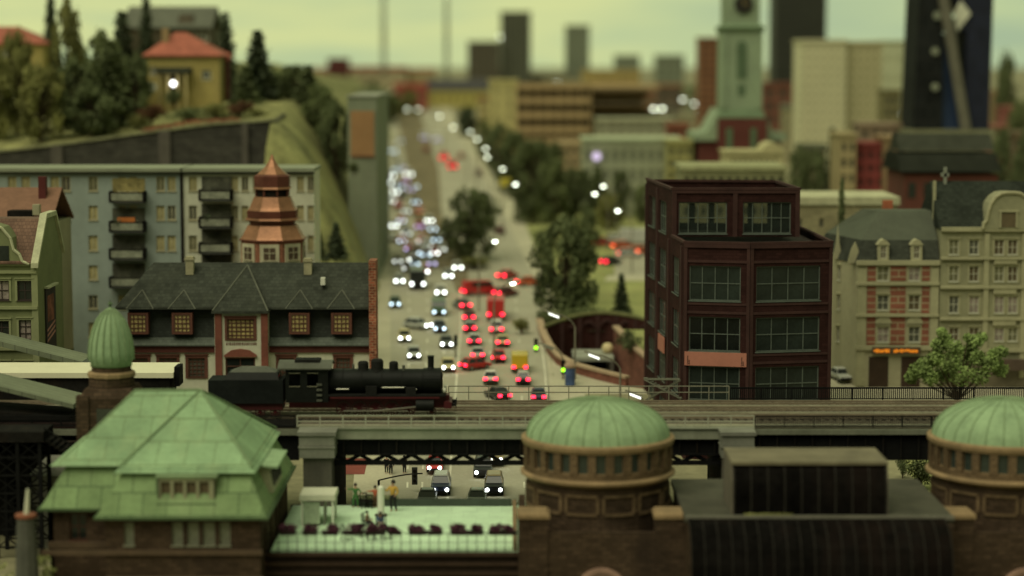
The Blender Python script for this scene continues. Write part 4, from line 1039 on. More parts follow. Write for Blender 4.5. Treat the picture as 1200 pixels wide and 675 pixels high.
# right flank, back, upper storey
U0 = A + (D - A) * (8.8 / L_); U1 = Vector((32.0, 236.7))
LU = (U1 - U0).length; lo, hi = W(800, 274, 236.7).z, W(800, 237, 236.7).z
opu = [(.75, 6.1, lo - zl, hi - zl), (7.9, 13.2, lo - zl, hi - zl)]
Mu = wall_between(U0, U1, zl, zu_, opu, wall); wins += [(Mu, o, 5, 2) for o in opu]
wall_between(C, Ee, z0, zl, [], wall); wall_between(Ee, D, z0, zl, [], wall)
wall_between(U1, Vector((31.2, 252)), zl, zu_, [], wall); wall_between(Vector((31.2, 252)), Vector((16.5, 253.5)), zl, zu_, [(1.0 + k * 2.3, 2.6 + k * 2.3, lo - zl, hi - zl) for k in range(6)], wall)
wall.build('wall', MAROON, t)
CLEAR = mat('clear_dusty_pane', (.03, .04, .034), .2)
nt = CLEAR.node_tree; tb_ = nt.nodes.new('ShaderNodeBsdfTransparent'); mx_ = nt.nodes.new('ShaderNodeMixShader'); mx_.inputs[0].default_value = .6
nt.links.new(nt.nodes['Principled BSDF'].outputs[0], mx_.inputs[1]); nt.links.new(tb_.outputs[0], mx_.inputs[2]); nt.links.new(mx_.outputs[0], nt.nodes['Material Output'].inputs[0])
qw = random.Random(31); MPS = [MP, MP, glassy('warehouse_pane_reflection', (.04, .045, .036), .4), glassy('warehouse_pane_dark', (.008, .010, .009), .15), mat('warehouse_pane_blinds', (.07, .072, .052), .6, .5, .5, brick=(9, .16, (.03, .032, .025), .05, .1))]  # pane tones vary to stand in for differing reflections
for M_, o, nx_, ny_ in wins: window(t, M_, o, .3, nx_, ny_, TEALFR, CLEAR if nx_ == 5 else qw.choice(MPS), bar=.09)
mb = MB(); P3 = lambda p, z: (p.x, p.y, z)
mb.face([P3(A, zl - .7), P3(Bm, zl - .7), P3(C, zl - .7), P3(Ee, zl - .7), P3(D, zl - .7)]); mb.build('roof_deck', mat('dark_felt', (.06, .045, .04), .9), t)
def parapet(pts, z, m=MAROON_T, closed=False, h=.28, wd=.35):
    mb = MB()
    for a, b in zip(pts, pts[1:]):
        d = (b - a).normalized(); n_ = Vector((-d.y, d.x)) * wd
        q = [a - n_ * .35, b - n_ * .35, b + n_ * .65, a + n_ * .65]
        mb.hull([P3(x_, z) for x_ in q], [P3(x_, z + h) for x_ in q])
    return mb.build('parapet', m, t)
parapet([D, A + (D - A) * .0], zl + .001) if False else None
parapet([U0, A, Bm, C, Ee], zl); parapet([D, U0, U1, Vector((31.2, 252)), Vector((16.5, 253.5))], zu_)
mb = MB(); mb.face([P3(U0, zu_ - 1.0), P3(U1, zu_ - 1.0), (31.2, 252, zu_ - 1.0), (16.3, 255, zu_ - 1.0)]); mb.build('roof_deck', mat('dark_felt', (.06, .045, .04), .9), t)
mb = MB()
for a, b, zt2 in ((A, Bm, zl), (Bm, C, zl)):
    v = b - a; ang = math.atan2(v.y, v.x); L_ = v.length; mb.M = frame(a.x, a.y, 0, ang)
    for u in (.0, L_ - .35): mb.box(u, u + .35, -.16, .003, 0, zt2 - .4)
    for lo_, hi_ in fl: mb.box(.36, L_ - .36, -.1, .002, hi_ + .35, hi_ + .62).box(.36, L_ - .36, -.08, .002, lo_ - .45, lo_ - .2)
    mb.box(0, L_, -.2, .001, zt2 - .39, zt2 - .02)
mb.M = M
for u in (0, L_ * .0 + 9.2, 18.0, 27.2): mb.box(u, u + .6, -.16, .003, 0, zu_ - .4 if u < 18 else zl - .4)
mb.M = frame(U0.x, U0.y, zl, math.atan2((U1 - U0).y, (U1 - U0).x))
for u in (0, 6.75, LU - .5): mb.box(u, u + .5, -.14, .003, 0, 4.9)
mb.box(0, LU, -.16, .002, 4.85, 5.15)
mb.M = Matrix.Identity(4); mb.build('pilaster', MAROON_T, t)
v = Bm - A; ang = math.atan2(v.y, v.x)
PINK = mat('faded_pink_board', (.42, .17, .125), .75, .08, .3)
z_, zz_ = W(803, 429, 227).z, W(803, 413, 227).z
mb = MB(); mb.M = frame(A.x, A.y, 0, ang); mb.box(.15, v.length - .25, -.32, -.18, z_, zz_)
o = mb.build('sign_board', PINK, t)
mb = MB(); mb.M = frame(A.x, A.y, 0, ang)
for u in (.45, v.length - .8): mb.box(u, u + .1, -.335, -.321, z_ + .25, z_ + 1.05).box(u + .16, u + .26, -.335, -.321, z_ + .2, z_ + .6).box(u - .05, u + .3, -.335, -.321, z_ + .12, z_ + .19)
mb.build('lettering', mat('sign_ink', (.09, .04, .03), .8), o)
mb = MB(); mb.M = M; zs, ze = W(776, 408, 245).z, W(776, 390, 245).z; L_ = (D - A).length; mb.box(L_ * .46 - 1.2, L_ * .46 + 3.3, -.3, -.17, zs, ze); mb.build('sign_board', PINK, t)

# fire stair and low sheds at the warehouse foot
t = thing('fire_stair', 'pale grey zigzag steel stair at the foot of the maroon warehouse', 'stair', (15.5, 238, 3))
mb = MB()
for a, b in (((755, 445), (798, 468)), ((757, 470), (797, 446)), ((757, 445), (797, 445))):
    p, q = W(*a, 232), W(*b, 227.5); mb.tube(p, q, .08, None, 6).tube(p + Vector((0, .7, 0)), q + Vector((0, .7, 0)), .08, None, 6)
mb.build('stringer', mat('dull_stair_steel', (.12, .12, .09), .8), t)
mb = MB()
for k in range(12):
    p = W(757, 444, 232).lerp(W(797, 467, 227.5), k / 11); mb.box(p.x - .2, p.x + .2, p.y, p.y + .8, p.z, p.z + .06)
mb.build('tread', mat('dull_stair_steel', (.12, .12, .09), .8), t)
# ------------------------------------------------------------------ green gabled house at the west edge
Yg = 222
t = thing('green_townhouse', 'green rendered townhouse with curved gable and brown tiled roof', 'house', (-56, Yg, 0))
xg = W(43, 300, Yg).x; xg0 = -68; zE = W(20, 309, Yg).z; zR = W(45, 257, 228).z
wall = MB(); Mg = frame(xg0, Yg, 0)
def gop(px0_, px1_, y0_, y1_): return (W(px0_, y0_, Yg).x - xg0, W(px1_, y0_, Yg).x - xg0, W(0, y1_, Yg).z, W(0, y0_, Yg).z)
ops = [gop(-8, 10.5, 329, 352), gop(20, 37, 329, 352), gop(-8, 10.5, 376, 400), gop(22, 36.5, 375, 399)] + [gop(-8, 10.5, 425, 450), gop(20, 37, 425, 450)] + \
      [gop(a, b, c, d) for a, b in ((-70, -55), (-40, -24)) for c, d in ((329, 352), (376, 400))]
panel(wall, Mg, xg - xg0, zE, ops, .3)
De = 12.5; zS = W(60, 257, Yg + De * .55).z
sidep = [(xg, Yg, 0), (xg, Yg + De, 0), (xg, Yg + De, zE), (xg, Yg + De * .72, zR + .2), (xg, Yg + De * .34, zR + .2), (xg, Yg, zE)]
wall.face(sidep); wall.build('wall', GREENW, t)
for i, o in enumerate(ops): window(t, Mg, o, .3, 2, 3 if i > 1 else 2, mat('dark_sash', (.05, .035, .03), .6), mat('lilac_pane', (.34, .28, .25), .3, .4) if i in (3, 0) else DARKWIN, bar=.09, surround=.22, sm=GREENT)
mb = MB(); mb.hull([(xg0, Yg - .5, zE), (xg - .5, Yg - .5, zE), (xg - .5, Yg + De * .34, zR), (xg0, Yg + De * .34, zR)], [(xg0, Yg - .5, zE + .2), (xg - .5, Yg - .5, zE + .2), (xg - .5, Yg + De * .34, zR + .2), (xg0, Yg + De * .34, zR + .2)])
mb.box(xg0, xg - .5, Yg + De * .34 + .01, Yg + De * .7, zR - .2, zR + .1); mb.build('roof', BROWNT, t)
mb = MB(); cpp = [(Yg - .6, zE - .4), (Yg + De * .34, zR + .25), (Yg + De * .72, zR + .25), (Yg + De + .3, zE)]
for (a, za), (b, zb) in zip(cpp, cpp[1:]): mb.hull([(xg - .5, a, za), (xg + .25, a, za), (xg + .25, b, zb), (xg - .5, b, zb)], [(xg - .5, a, za + .5), (xg + .25, a, za + .5), (xg + .25, b, zb + .5), (xg - .5, b, zb + .5)])
mb.build('coping', mat('pale_coping', (.47, .47, .31), .8), t)
gc = W(-12, 300, Yg).x; zc = W(0, 300, Yg).z; prof = [(-4.2, zE), (-3.5, zE + .25), (-3.2, zE + 1.0), (-2.6, zE + 1.5), (-2.3, zE + 2.7), (-1.4, zE + 3.8), (0, zE + 4.2), (1.4, zE + 3.8), (2.3, zE + 2.7), (2.6, zE + 1.5), (3.2, zE + 1.0), (3.5, zE + .25), (4.2, zE)]
mb = MB(); mb.prism([(gc + x, z) for x, z in prof], Yg - .35, Yg + 3.0); g_ = mb.build('gable', GREENW, t)
mb = MB()
for (a, za), (b, zb) in zip(prof, prof[1:]): mb.tube((gc + a, Yg - .4, za), (gc + b, Yg - .4, zb), .16, .16, 6)
mb.build('gable_trim', mat('pale_coping', (.47, .47, .31), .8), g_)
mb = MB(); mb.box(gc + .9, gc + 2.1, Yg - .42, Yg - .36, zE + .35, zE + 1.9); mb.build('gable_window', DARKWIN, g_)
mb = MB()
for y_ in (309, 318, 360, 408): mb.box(xg0, xg, Yg - .3, Yg + .002, W(0, y_, Yg).z - .2, W(0, y_, Yg).z + .12)
mb.box(xg - .6, xg + .05, Yg - .15, Yg + .001, 0, zE - .3); mb.build('cornice', GREENT, t)
bz0, bz1 = W(60, 418, 226).z, W(60, 338, 226).z; by0, by1 = Yg + 3.2, Yg + 8.0
mb = MB(); mb.box(xg + .02, xg + .16, by0, by1, bz0, bz1); bo = mb.build('banner', mat('black_banner', (.028, .022, .02), .7), t)
mb = MB(); mb.box(xg + .161, xg + .18, by0 + .7, by1 - 1.0, bz1 - 3.6, bz1 - .8); mb.build('banner_figure', mat('banner_brown_red', (.20, .07, .045), .8, .6, .9), bo)
for k in range(3):
    mb = MB(); mb.hull([(xg + .161, by0 + .4, bz0 + 1.6 + k * .55), (xg + .18, by0 + .4, bz0 + 1.6 + k * .55), (xg + .18, by1 - .5, bz0 + 2.3 + k * .55), (xg + .161, by1 - .5, bz0 + 2.3 + k * .55)], [(xg + .161, by0 + .4, bz0 + 1.85 + k * .55), (xg + .18, by0 + .4, bz0 + 1.85 + k * .55), (xg + .18, by1 - .5, bz0 + 2.55 + k * .55), (xg + .161, by1 - .5, bz0 + 2.55 + k * .55)])
    mb.build('banner_stripe', mat('banner_pale_red', (.42, .2, .17), .8), bo)
mb = MB(); mb.box(xg + .02, xg + .5, by0 - .1, by1 + .1, bz1 + .05, bz1 + .25); mb.build('banner_arm', mat('pale_coping', (.47, .47, .31), .8), bo)

Yb = 241
t = thing('tiled_roof_house', 'house with a faded brick red roof and a dark red chimney behind the green townhouse', 'house', (-64, Yb, 0))
x1 = W(61, 240, Yb).x; ze = W(0, 263, Yb).z; zr_ = W(0, 222, Yb + 6).z
mb = MB(); mb.box(-80, x1 - .4, Yb + .3, Yb + 12, 0, ze); mb.build('wall', CREAM, t)
gable_roof(-80, x1 - .5, Yb, Yb + 12, ze, zr_, .4).build('roof', PALET, t)
mb = MB(); a, b = W(9, 258, Yb).x, W(37, 258, Yb).x; mb.box(a, b, Yb - .2, Yb + 2, W(0, 256, Yb).z, W(0, 247, Yb).z); d_ = mb.build('roof_window', BLACKG, t)
mb = MB(); mb.box(W(45.5, 250, Yb + 4).x, W(54, 250, Yb + 4).x, Yb + 4, Yb + 5, W(0, 245, Yb + 4).z, W(0, 207, Yb + 4).z); mb.build('chimney', mat('dark_red_chimney', (.10, .022, .02), .8), t)
mb = MB(); mb.box(W(38, 250, Yb).x, W(46, 250, Yb).x, Yb, Yb + 1, W(0, 252, Yb).z, W(0, 240, Yb).z); mb.build('flue', CREAM, t)

# ------------------------------------------------------------------ long apartment block with balconies
Ya = 265
def flat_block(name, lab, pa, pb, wm, yt, cols, bal, group=None):
    x0, x1 = W(pa, 300, Ya).x, W(pb, 300, Ya).x; z1 = W(0, yt, Ya).z
    t = thing(name, lab, 'apartment block', ((x0 + x1) / 2, Ya + 6, gz(Ya)), group)
    M = frame(x0, Ya, 0); ops = []
    ry = [(207, 224), (241, 258), (276, 294), (311, 328), (346, 362), (378, 395)]
    for j, (a, b) in enumerate(ry):
        for c, wd in cols:
            wd += 2.4
            ops.append((W(c - wd / 2, a, Ya).x - x0, W(c + wd / 2, a, Ya).x - x0, W(0, b, Ya).z, W(0, a, Ya).z))
    wall = MB(); panel(wall, M, x1 - x0, z1, ops, .3, gz(Ya) - 2)
    panel(wall, frame(x1, Ya, 0, R(90)), 9, z1, [], .3, gz(Ya) - 2); panel(wall, frame(x0, Ya + 9, 0, R(-90)), 9, z1, [], .3, gz(Ya) - 2)
    wall.build('wall', wm, t)
    q = random.Random(int(pa) + 77)
    for o in ops:
        window(t, M, o, .3, 2, 1, mat('beige_window_frame', (.46, .42, .27), .7), q.choice([WARMWIN, WARMWIN, GREYWIN, mat('olive_pane', (.2, .19, .11), .4, .4), DARKWIN if name == 'x' else WARMWIN]), bar=.1)
    mb = MB(); mb.box(x0 - .1, x1 + .15, Ya - .7, Ya + 9.3, z1 + .002, z1 + .42); mb.build('roof', mat('grey_green_roof_edge', (.25, .27, .19), .85, .1, .3), t)
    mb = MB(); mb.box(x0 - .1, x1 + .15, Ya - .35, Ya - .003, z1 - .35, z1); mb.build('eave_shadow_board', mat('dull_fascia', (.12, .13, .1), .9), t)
    for k, (px, wd, ys) in enumerate(bal):
        for j, y_ in enumerate(ys):
            a, b = W(px - wd / 2, y_, Ya).x, W(px + wd / 2, y_, Ya).x; z = W(0, y_ + 15, Ya - 1.4).z
            mb = MB(); mb.box(a, b, Ya - 1.6, Ya - .01, z, z + .2); mb.build('balcony_slab', mat('soot_grey_slab', (.05, .052, .045), .9), t)
            mb = MB(); mb.box(a, b, Ya - 1.6, Ya - 1.5, z + .35, z + 1.25); pa_ = mb.build('balcony_panel', mat('worn_balcony_panel', (.24, .25, .19), .8, .4, .7), t)
            mb = MB(); mb.box(a - .05, a + .22, Ya - 1.68, Ya - .1, z + .201, z + 1.45).box(b - .22, b + .05, Ya - 1.68, Ya - .1, z + .201, z + 1.45).box(a + .23, b - .23, Ya - 1.64, Ya - 1.48, z + 1.251, z + 1.36); mb.build('balcony_rail', BLACKG, t)
            mb = MB(); mb.box(a + .15, b - .15, Ya - .05, Ya - .005, z + .22, z + 3.0); mb.build('balcony_door', mat('deep_olive_door', (.085, .085, .062), .8, .6, .7) if (j != 0 or pa > 100) else mat('warm_balcony_door', (.30, .25, .10), .6, .5, .7), t)
            if (j + k) % 3 == 1:
                mb = MB(); leafball(mb, (a + .9, Ya - 1.2, z + 1.3), .6, 70, .14, 1, j + k * 9); mb.build('balcony_plant', LEAF['deep'], t)
            if k == 0 and j == 1 and name == 'apartment_block' and pa < 100:
                mb = MB(); mb.box(a + 1.0, b - 1.2, Ya - 1.3, Ya - 1.0, z + .6, z + 1.9); mb.build('awning', mat('orange_awning', (.50, .16, .04), .8), t)
    return t
flat_block('apartment_block', 'grey blue apartment block with dark balconies under the hill wall', -40, 214.5, BLUEG, 201, [(-26, 8), (-12, 8), (14, 8), (30, 8), (64, 8), (77, 8.5), (109, 8.5), (143, 7), (156, 7), (188, 7.5), (201, 7.5)], [(151, 41, [223, 258, 290, 323])])
flat_block('apartment_block', 'cream apartment block with plant filled balconies behind the copper tower', 215, 368, CREAMW, 201, [(226, 7.5), (258, 5), (275, 6), (287, 6), (300, 5), (327, 6), (352, 6), (364, 5)], [(254, 38, [221, 253, 283, 312])])
mb = MB(); mb.box(W(214, 300, Ya).x - .15, W(214, 300, Ya).x + .2, Ya - .25, Ya - .02, 2, W(0, 201, Ya).z)
o = mb.build('drainpipe', BLACKG); tag(o, 'dark downpipe at the joint of the grey blue and cream apartment blocks', 'pipe')

# ------------------------------------------------------------------ slate roofed tavern
Yp = 236
t = thing('slate_roofed_tavern', 'long tavern with dark slate mansard roof and lattice windows', 'building', (-29, Yp + 5, 0))
x0, x1 = W(136, 362, Yp).x, W(434, 362, Yp).x; ze = W(0, 362, Yp).z; zr_ = W(0, 307.5, Yp + 6).z; xr0 = W(180, 307, Yp + 6).x
mb = hip_roof(x0, x1, Yp - .6, Yp + 12.6, ze, zr_, xr0, x1 - .01, .25)
rf = mb.build('roof', SLATE, t)
bxa, bxb, bxm = W(250, 362, Yp - 1).x, W(315, 362, Yp - 1).x, W(284, 362, Yp - 1).x; zap = W(0, 311, Yp + 4).z
mb = MB(); mb.mesh([(bxa, Yp - 1.9, ze - .05), (bxb, Yp - 1.9, ze - .05), (bxb, Yp + 1, ze - .05), (bxa, Yp + 1, ze - .05), (bxm, Yp + 4.2, zap)], [(0, 1, 4), (1, 2, 4), (3, 0, 4), (3, 2, 1, 0)])
mb.box(bxa - .1, bxb + .1, Yp - 1.95, Yp + .5, ze - .3, ze - .06); mb.build('bay_roof', SLATE, t)
RL = mat('pale_ridge_tiles', (.12, .125, .095), .9)
for q_ in ((bxa, Yp - 1.9), (bxb, Yp - 1.9)):
    mb = MB(); mb.tube((q_[0], q_[1], ze - .02), (bxm, Yp + 4.2, zap + .03), .10, None, 6); mb.build('ridge', RL, t)
for px in (165, 214, 351, 400):
    a, b, m_ = W(px - 16, 362, Yp).x, W(px + 16, 362, Yp).x, W(px, 362, Yp).x; mb = MB()
    mb.mesh([(a, Yp - .75, ze + .05), (b, Yp - .75, ze + .05), (m_, Yp + 1.3, ze + 1.95), (m_, Yp + .2, ze + .2)], [(0, 1, 2), (0, 2, 3), (1, 3, 2), (0, 3, 1)]); gb_ = mb.build('gablet', SLATE, t)
    for q_ in (a, b):
        mb = MB(); mb.tube((q_, Yp - .75, ze + .07), (m_, Yp + 1.3, ze + 1.98), .07, None, 5); mb.build('ridge', RL, gb_)
ML = W(0, 398, Yp).z; MLo = W(0, 405, Yp).z; yB_ = Yp + .4
mb = MB(); xa_, xb_ = x0 + 1.2, x1 - .05
for (a, b) in ((xa_, bxa + .3), (bxb - .3, xb_)):
    mb.face([(a, yB_ + .5, ze + .1), (b, yB_ + .5, ze + .1), (b, yB_ + .1, ML), (a, yB_ + .1, ML)])
mb.box(xa_, xb_, yB_ + .6, Yp + 12, ML - .2, ze - .02); mb.build('slate_wall', mat('dark_green_slate_hanging', (.032, .038, .032), .7, .25, .4, brick=(.45, .3, (.02, .023, .02), .02, .2)), t)
mb = MB()
for (a, b) in ((xa_ - .1, bxa + .3), (bxb - .3, xb_)):
    mb.hull([(a, yB_ - .05, ML), (b, yB_ - .05, ML), (b, yB_ - .9, MLo), (a, yB_ - .9, MLo)], [(a, yB_ - .05, ML + .2), (b, yB_ - .05, ML + .2), (b, yB_ - .9, MLo + .15), (a, yB_ - .9, MLo + .15)])
mb.build('skirt_roof', SLATE_G, t)
zrb = W(0, 413, Yp).z
for a, b in ((xa_, bxa + .2), (bxb - .2, xb_)):
    mb = MB(); mb.box(a, b, yB_ - .55, yB_ + 1, zrb, MLo - .01); mb.build('red_band', mat('dark_red_band', (.11, .035, .028), .85), t)
low = MB(); Mlw = frame(xa_, yB_ - .3, 0)
pxw = [(156, 174), (187, 208), (221, 241), (327, 345), (394, 411)]
op2 = []
for i, (a, b) in enumerate(pxw):
    yy = (419, 421.5) if i < 2 else (419, 442)
    op2.append((W(a, 430, yB_).x - xa_, W(b, 430, yB_).x - xa_, W(0, yy[1] + (20 if i < 2 else 0), yB_).z, W(0, yy[0], yB_).z))
panel(low, Mlw, bxa + .2 - xa_, zrb, [o for o in op2 if o[1] < bxa + .2 - xa_], .25)
Mlr = frame(bxb - .2, yB_ - .3, 0); op3 = [(o[0] + xa_ - bxb + .2, o[1] + xa_ - bxb + .2, o[2], o[3]) for o in op2 if o[1] >= bxa + .2 - xa_]
panel(low, Mlr, xb_ - bxb + .2, zrb, op3, .25)
low.box(xa_, xb_, yB_ + .4, Yp + 12, 0, zrb - .02); low.build('wall', CREAMW, t)
for o in op2:
    if o[1] < bxa + .2 - xa_: window(t, Mlw, o, .25, 4, 5, WINFRAME, LITWIN if o[3] - o[2] < 1 else GREYWIN, bar=.11, surround=.3, sm=mat('brown_red_surround', (.13, .05, .035), .8))
for o in op3: window(t, Mlr, o, .25, 4, 4, WINFRAME, GREYWIN, bar=.11, surround=.3, sm=mat('brown_red_surround', (.13, .05, .035), .8))
for px in (162.5, 214, 351, 400.5):
    a, b = W(px - 12, 375, Yp).x, W(px + 12, 375, Yp).x; za, zb = W(0, 391, Yp).z, W(0, 366, Yp).z
    mb = MB(); panel(mb, frame(a, Yp - .5, za), b - a, zb - za, [(.2, b - a - .2, .15, zb - za - .15)], .15); mb.box(a, a + .1, Yp - .49, Yp + 1, za, zb).box(b - .1, b, Yp - .49, Yp + 1, za, zb)
    d_ = mb.build('dormer', mat('brown_red_surround', (.13, .05, .035), .8), t)
    window(t, frame(a, Yp - .5, za), (.2, b - a - .2, .15, zb - za - .15), .15, 4, 4, WINFRAME, LITWIN, bar=.12, sill=False)
bay = MB(); ya = Yp - 1.4; Mb = frame(bxa + .15, ya, 0); Lb = bxb - bxa - .3
ob = [(W(266, 380, ya).x - bxa - .15, W(298, 380, ya).x - bxa - .15, W(0, 398, ya).z, W(0, 374, ya).z), (W(264, 420, ya).x - bxa - .15, W(299, 420, ya).x - bxa - .15, W(0, 440, ya).z, W(0, 419, ya).z)]
panel(bay, Mb, Lb, ze - .3, ob, .25); bay.box(bxa + .15, bxa + .4, ya + .01, Yp + 1, 0, ze - .3).box(bxb - .4, bxb - .15, ya + .01, Yp + 1, 0, ze - .3); bay.build('bay_wall', CREAMW, t)
window(t, Mb, ob[0], .25, 6, 5, WINFRAME, LITWIN, bar=.12, surround=.25, sm=mat('brown_red_surround', (.13, .05, .035), .8)); window(t, Mb, ob[1], .25, 2, 2, WINFRAME, DARKWIN, bar=.12)
mb = MB()
for a, b in ((252, 260), (306, 314)): mb.box(W(a, 380, ya).x, W(b, 380, ya).x, ya - .25, ya - .002, 0, ze - .35)
z_ = W(0, 418, ya).z; a, b, m_ = W(263, 420, ya).x, W(301, 420, ya).x, W(282, 420, ya).x
mb.prism([(a, z_), (b, z_), (b, z_ + .2), (m_ + 1.0, z_ + .75), (m_, z_ + .9), (m_ - 1.0, z_ + .75), (a, z_ + .2)], ya - .3, ya - .003); mb.build('brick_pilaster', mat('red_brown_brick', (.19, .065, .045), .85, .2, .4), t)
mb = MB(); q = random.Random(2); x = W(265, 402, ya).x
while x < W(300, 402, ya).x:
    wd = q.uniform(.07, .16); mb.box(x, x + wd, ya - .035, ya - .004, W(0, 404.5, ya).z, W(0, 401.5, ya).z); x += wd + q.uniform(.06, .12)
mb.build('frieze_lettering', mat('brown_red_surround', (.13, .05, .035), .8), t)
mb = MB(); mb.box(W(432.5, 300, Yp).x, W(441, 300, Yp).x, Yp - 1.0, Yp + 2.2, 0, W(0, 305, Yp).z); mb.build('fire_wall', mat('rough_red_brick_gable', (.26, .075, .042), .9, .45, .5, brick=(.6, .3, (.32, .18, .11), .05, .4), bump=.4), t)
for px, y0_, y1_ in ((223.5, 315, 300), (361.5, 315, 302)):
    a, b = W(px - 4.5, 310, Yp + 5).x, W(px + 4.5, 310, Yp + 5).x; mb = MB(); mb.box(a, b, Yp + 4, Yp + 5, W(0, y0_ + 6, Yp + 5).z, W(0, y1_, Yp + 5).z).box(a - .1, b + .1, Yp + 3.9, Yp + 5.1, W(0, y1_ + 4, Yp + 5).z, W(0, y1_ + 2, Yp + 5).z); mb.build('chimney', mat('dull_cream_chimney', (.36, .33, .21), .9), t)
mb = MB(); p = W(379, 330, Yp + 2.5); mb.box(p.x - .25, p.x + .25, p.y - .9, p.y, p.z - .3, p.z + .5); mb.build('roof_vent', WHITE, t)

# ------------------------------------------------------------------ copper pagoda tower
Yc = 256; cx = W(319.5, 250, Yc).x; k_ = Yc / F; zc = lambda y: W(320, y, Yc).z
t = thing('copper_tower', 'octagonal brick tower with tiered copper pagoda roof behind the tavern', 'tower', (cx, Yc, 0))
o8 = R(22.5)
def tier(nm, m, prof): mb = MB(); mb.lathe([(r * k_ / math.cos(R(22.5)) * .96, zc(y)) for r, y in prof], 8, (cx, Yc), o8); return mb.build(nm, m, t)
tier('spire', COP, [(17.5, 204), (8, 195), (3.5, 188), (.8, 181)])
tier('upper_drum', COPD, [(21, 218), (21, 206), (19, 204.5)])
tier('copper_eave', COP, [(20, 222), (22.5, 221), (21.5, 218.5)])
tier('belfry', BLACKG, [(19, 229.5), (19, 222)])
tier('middle_roof', COP, [(29, 246), (26.5, 242), (21.5, 230)])
tier('middle_drum', COPD, [(29.5, 254), (30, 246.5)])
tier('middle_eave', COP, [(28, 258), (32, 257), (31, 254.5)])
tier('neck', COPD, [(27, 262), (27, 258)])
tier('lower_roof', COP, [(38.5, 279), (36, 276), (29, 263)])
tier('eave_gutter', COPD, [(37, 281), (39.5, 280.5), (39.5, 279)])
mb = MB()
for k in range(8):
    a = o8 + k * math.pi / 4
    mb.M = Matrix.Translation((cx, Yc, 0)) @ Matrix.Rotation(a, 4, 'Z'); mb.box(1.95, 2.12, -.12, .12, zc(229), zc(222.3))
mb.build('belfry_column', COPD, t)
mb = MB(); mb.lathe([(37 * k_ / math.cos(R(22.5)) * .96, gz(Yc)), (37 * k_ / math.cos(R(22.5)) * .96, zc(281))], 8, (cx, Yc), o8); mb.build('shaft', mat('orange_brick', (.30, .115, .065), .9, .2, .4, brick=(.5, .24, (.2, .1, .07), .025, .2)), t)
ap = 37 * k_ * .96
for k in range(8):
    a = k * math.pi / 4
    if math.sin(a) > .1: continue
    mb = MB(); mb.M = Matrix.Translation((cx, Yc, 0)) @ Matrix.Rotation(a, 4, 'Z')
    mb.box(ap + .003, ap + .16, -1.15, 1.15, zc(307), zc(283.5)); su = mb.build('stone_bay', mat('cream_stone_bay', (.5, .46, .32), .85), t)
    mb = MB(); mb.M = Matrix.Translation((cx, Yc, 0)) @ Matrix.Rotation(a, 4, 'Z'); mb.box(ap + .161, ap + .2, -.7, .7, zc(301.5), zc(287.5)); wv = mb.build('window', mat('brown_tower_glass', (.09, .06, .04), .4), su)
    mb = MB(); mb.M = Matrix.Translation((cx, Yc, 0)) @ Matrix.Rotation(a, 4, 'Z'); mb.box(ap + .201, ap + .25, -.05, .05, zc(301.5), zc(287.5)).box(ap + .201, ap + .245, -.7, .7, zc(294), zc(293)).box(ap + .161, ap + .3, -.85, .85, zc(303.2), zc(301.6)); mb.build('sash_bar', mat('pale_sash', (.42, .38, .26), .8), wv)

# ------------------------------------------------------------------ townhouses east of the warehouse
Yr = 258
def facade_house(name, lab, pa, pb, ye, wm, trim, fl, cols, side=None, dep=13, fm=WINWHITE, pm=None, nx=2, ny=2, surround=.18):
    x0, x1 = W(pa, 300, Yr).x, W(pb, 300, Yr).x; zb, z1 = gz(Yr) - .5, W(0, ye, Yr).z
    t = thing(name, lab, 'house', ((x0 + x1) / 2, Yr + 6, gz(Yr)))
    M = frame(x0, Yr, 0); ops = []
    for a, b in fl:
        for c, wd in cols: ops.append((W(c - wd / 2, a, Yr).x - x0, W(c + wd / 2, a, Yr).x - x0, W(0, b, Yr).z, W(0, a, Yr).z))
    wall = MB(); panel(wall, M, x1 - x0, z1, ops, .25, zb)
    so_ = []
    if side: so_ = [(u - .5, u + .5, W(0, b, Yr + 5).z, W(0, a, Yr + 5).z) for a, b in fl for u in (3.5, 7.5)]
    Ms = frame(x0 if not side else x0 - side, Yr + dep, 0, -math.atan2(dep, side or .001)); Ls = math.hypot(dep, side or 0)
    panel(wall, Ms, Ls, z1, so_, .25, zb); panel(wall, frame(x1, Yr, 0, R(90)), dep, z1, [], .25, zb)
    wall.build('wall', wm, t)
    q = random.Random(int(pa)); pms = pm or [mat('lilac_pane', (.34, .28, .25), .3, .4), GREYWIN, mat('olive_pane', (.2, .19, .11), .4, .4), mat('brown_pane', (.13, .10, .06), .3)]
    for o in ops: window(t, M, o, .25, nx, ny, fm, q.choice(pms), bar=.07, surround=surround, sm=trim)
    for o in so_: window(t, Ms, o, .25, 2, 2, fm, GREYWIN, bar=.07, surround=.14, sm=trim)
    return t, x0, x1, z1, M, Ms, Ls
TRIM = mat('buff_stone_trim', (.37, .35, .22), .85, .12, .4)
RBW = mat('red_brick_banded', (.235, .085, .055), .9, .2, .4, brick=(60, .8, (.34, .27, .17), .09, .12))
flA = [(325.5, 341.5), (359, 377), (386, 402)]
t, x0, x1, z1, M, Ms, Ls = facade_house('corner_house', 'buff and red brick corner house with mansard roof and a lit orange shop sign', 1006, 1101, 309, CREAM, TRIM, [(312, 329), (346, 363.5), (383, 401)], [(1035, 13.5), (1071.5, 13.5)], side=3.2)
mb = MB()
for a, b in ((1017, 1027), (1044, 1062), (1081, 1090)):
    for ya_, yb_ in ((312, 329), (336, 367), (371, 404)): mb.box(W(a, 300, Yr).x, W(b, 300, Yr).x, Yr - .07, Yr - .004, W(0, yb_, Yr).z, W(0, ya_, Yr).z)
mb.build('brick_panel', RBW, t)
mb = MB()
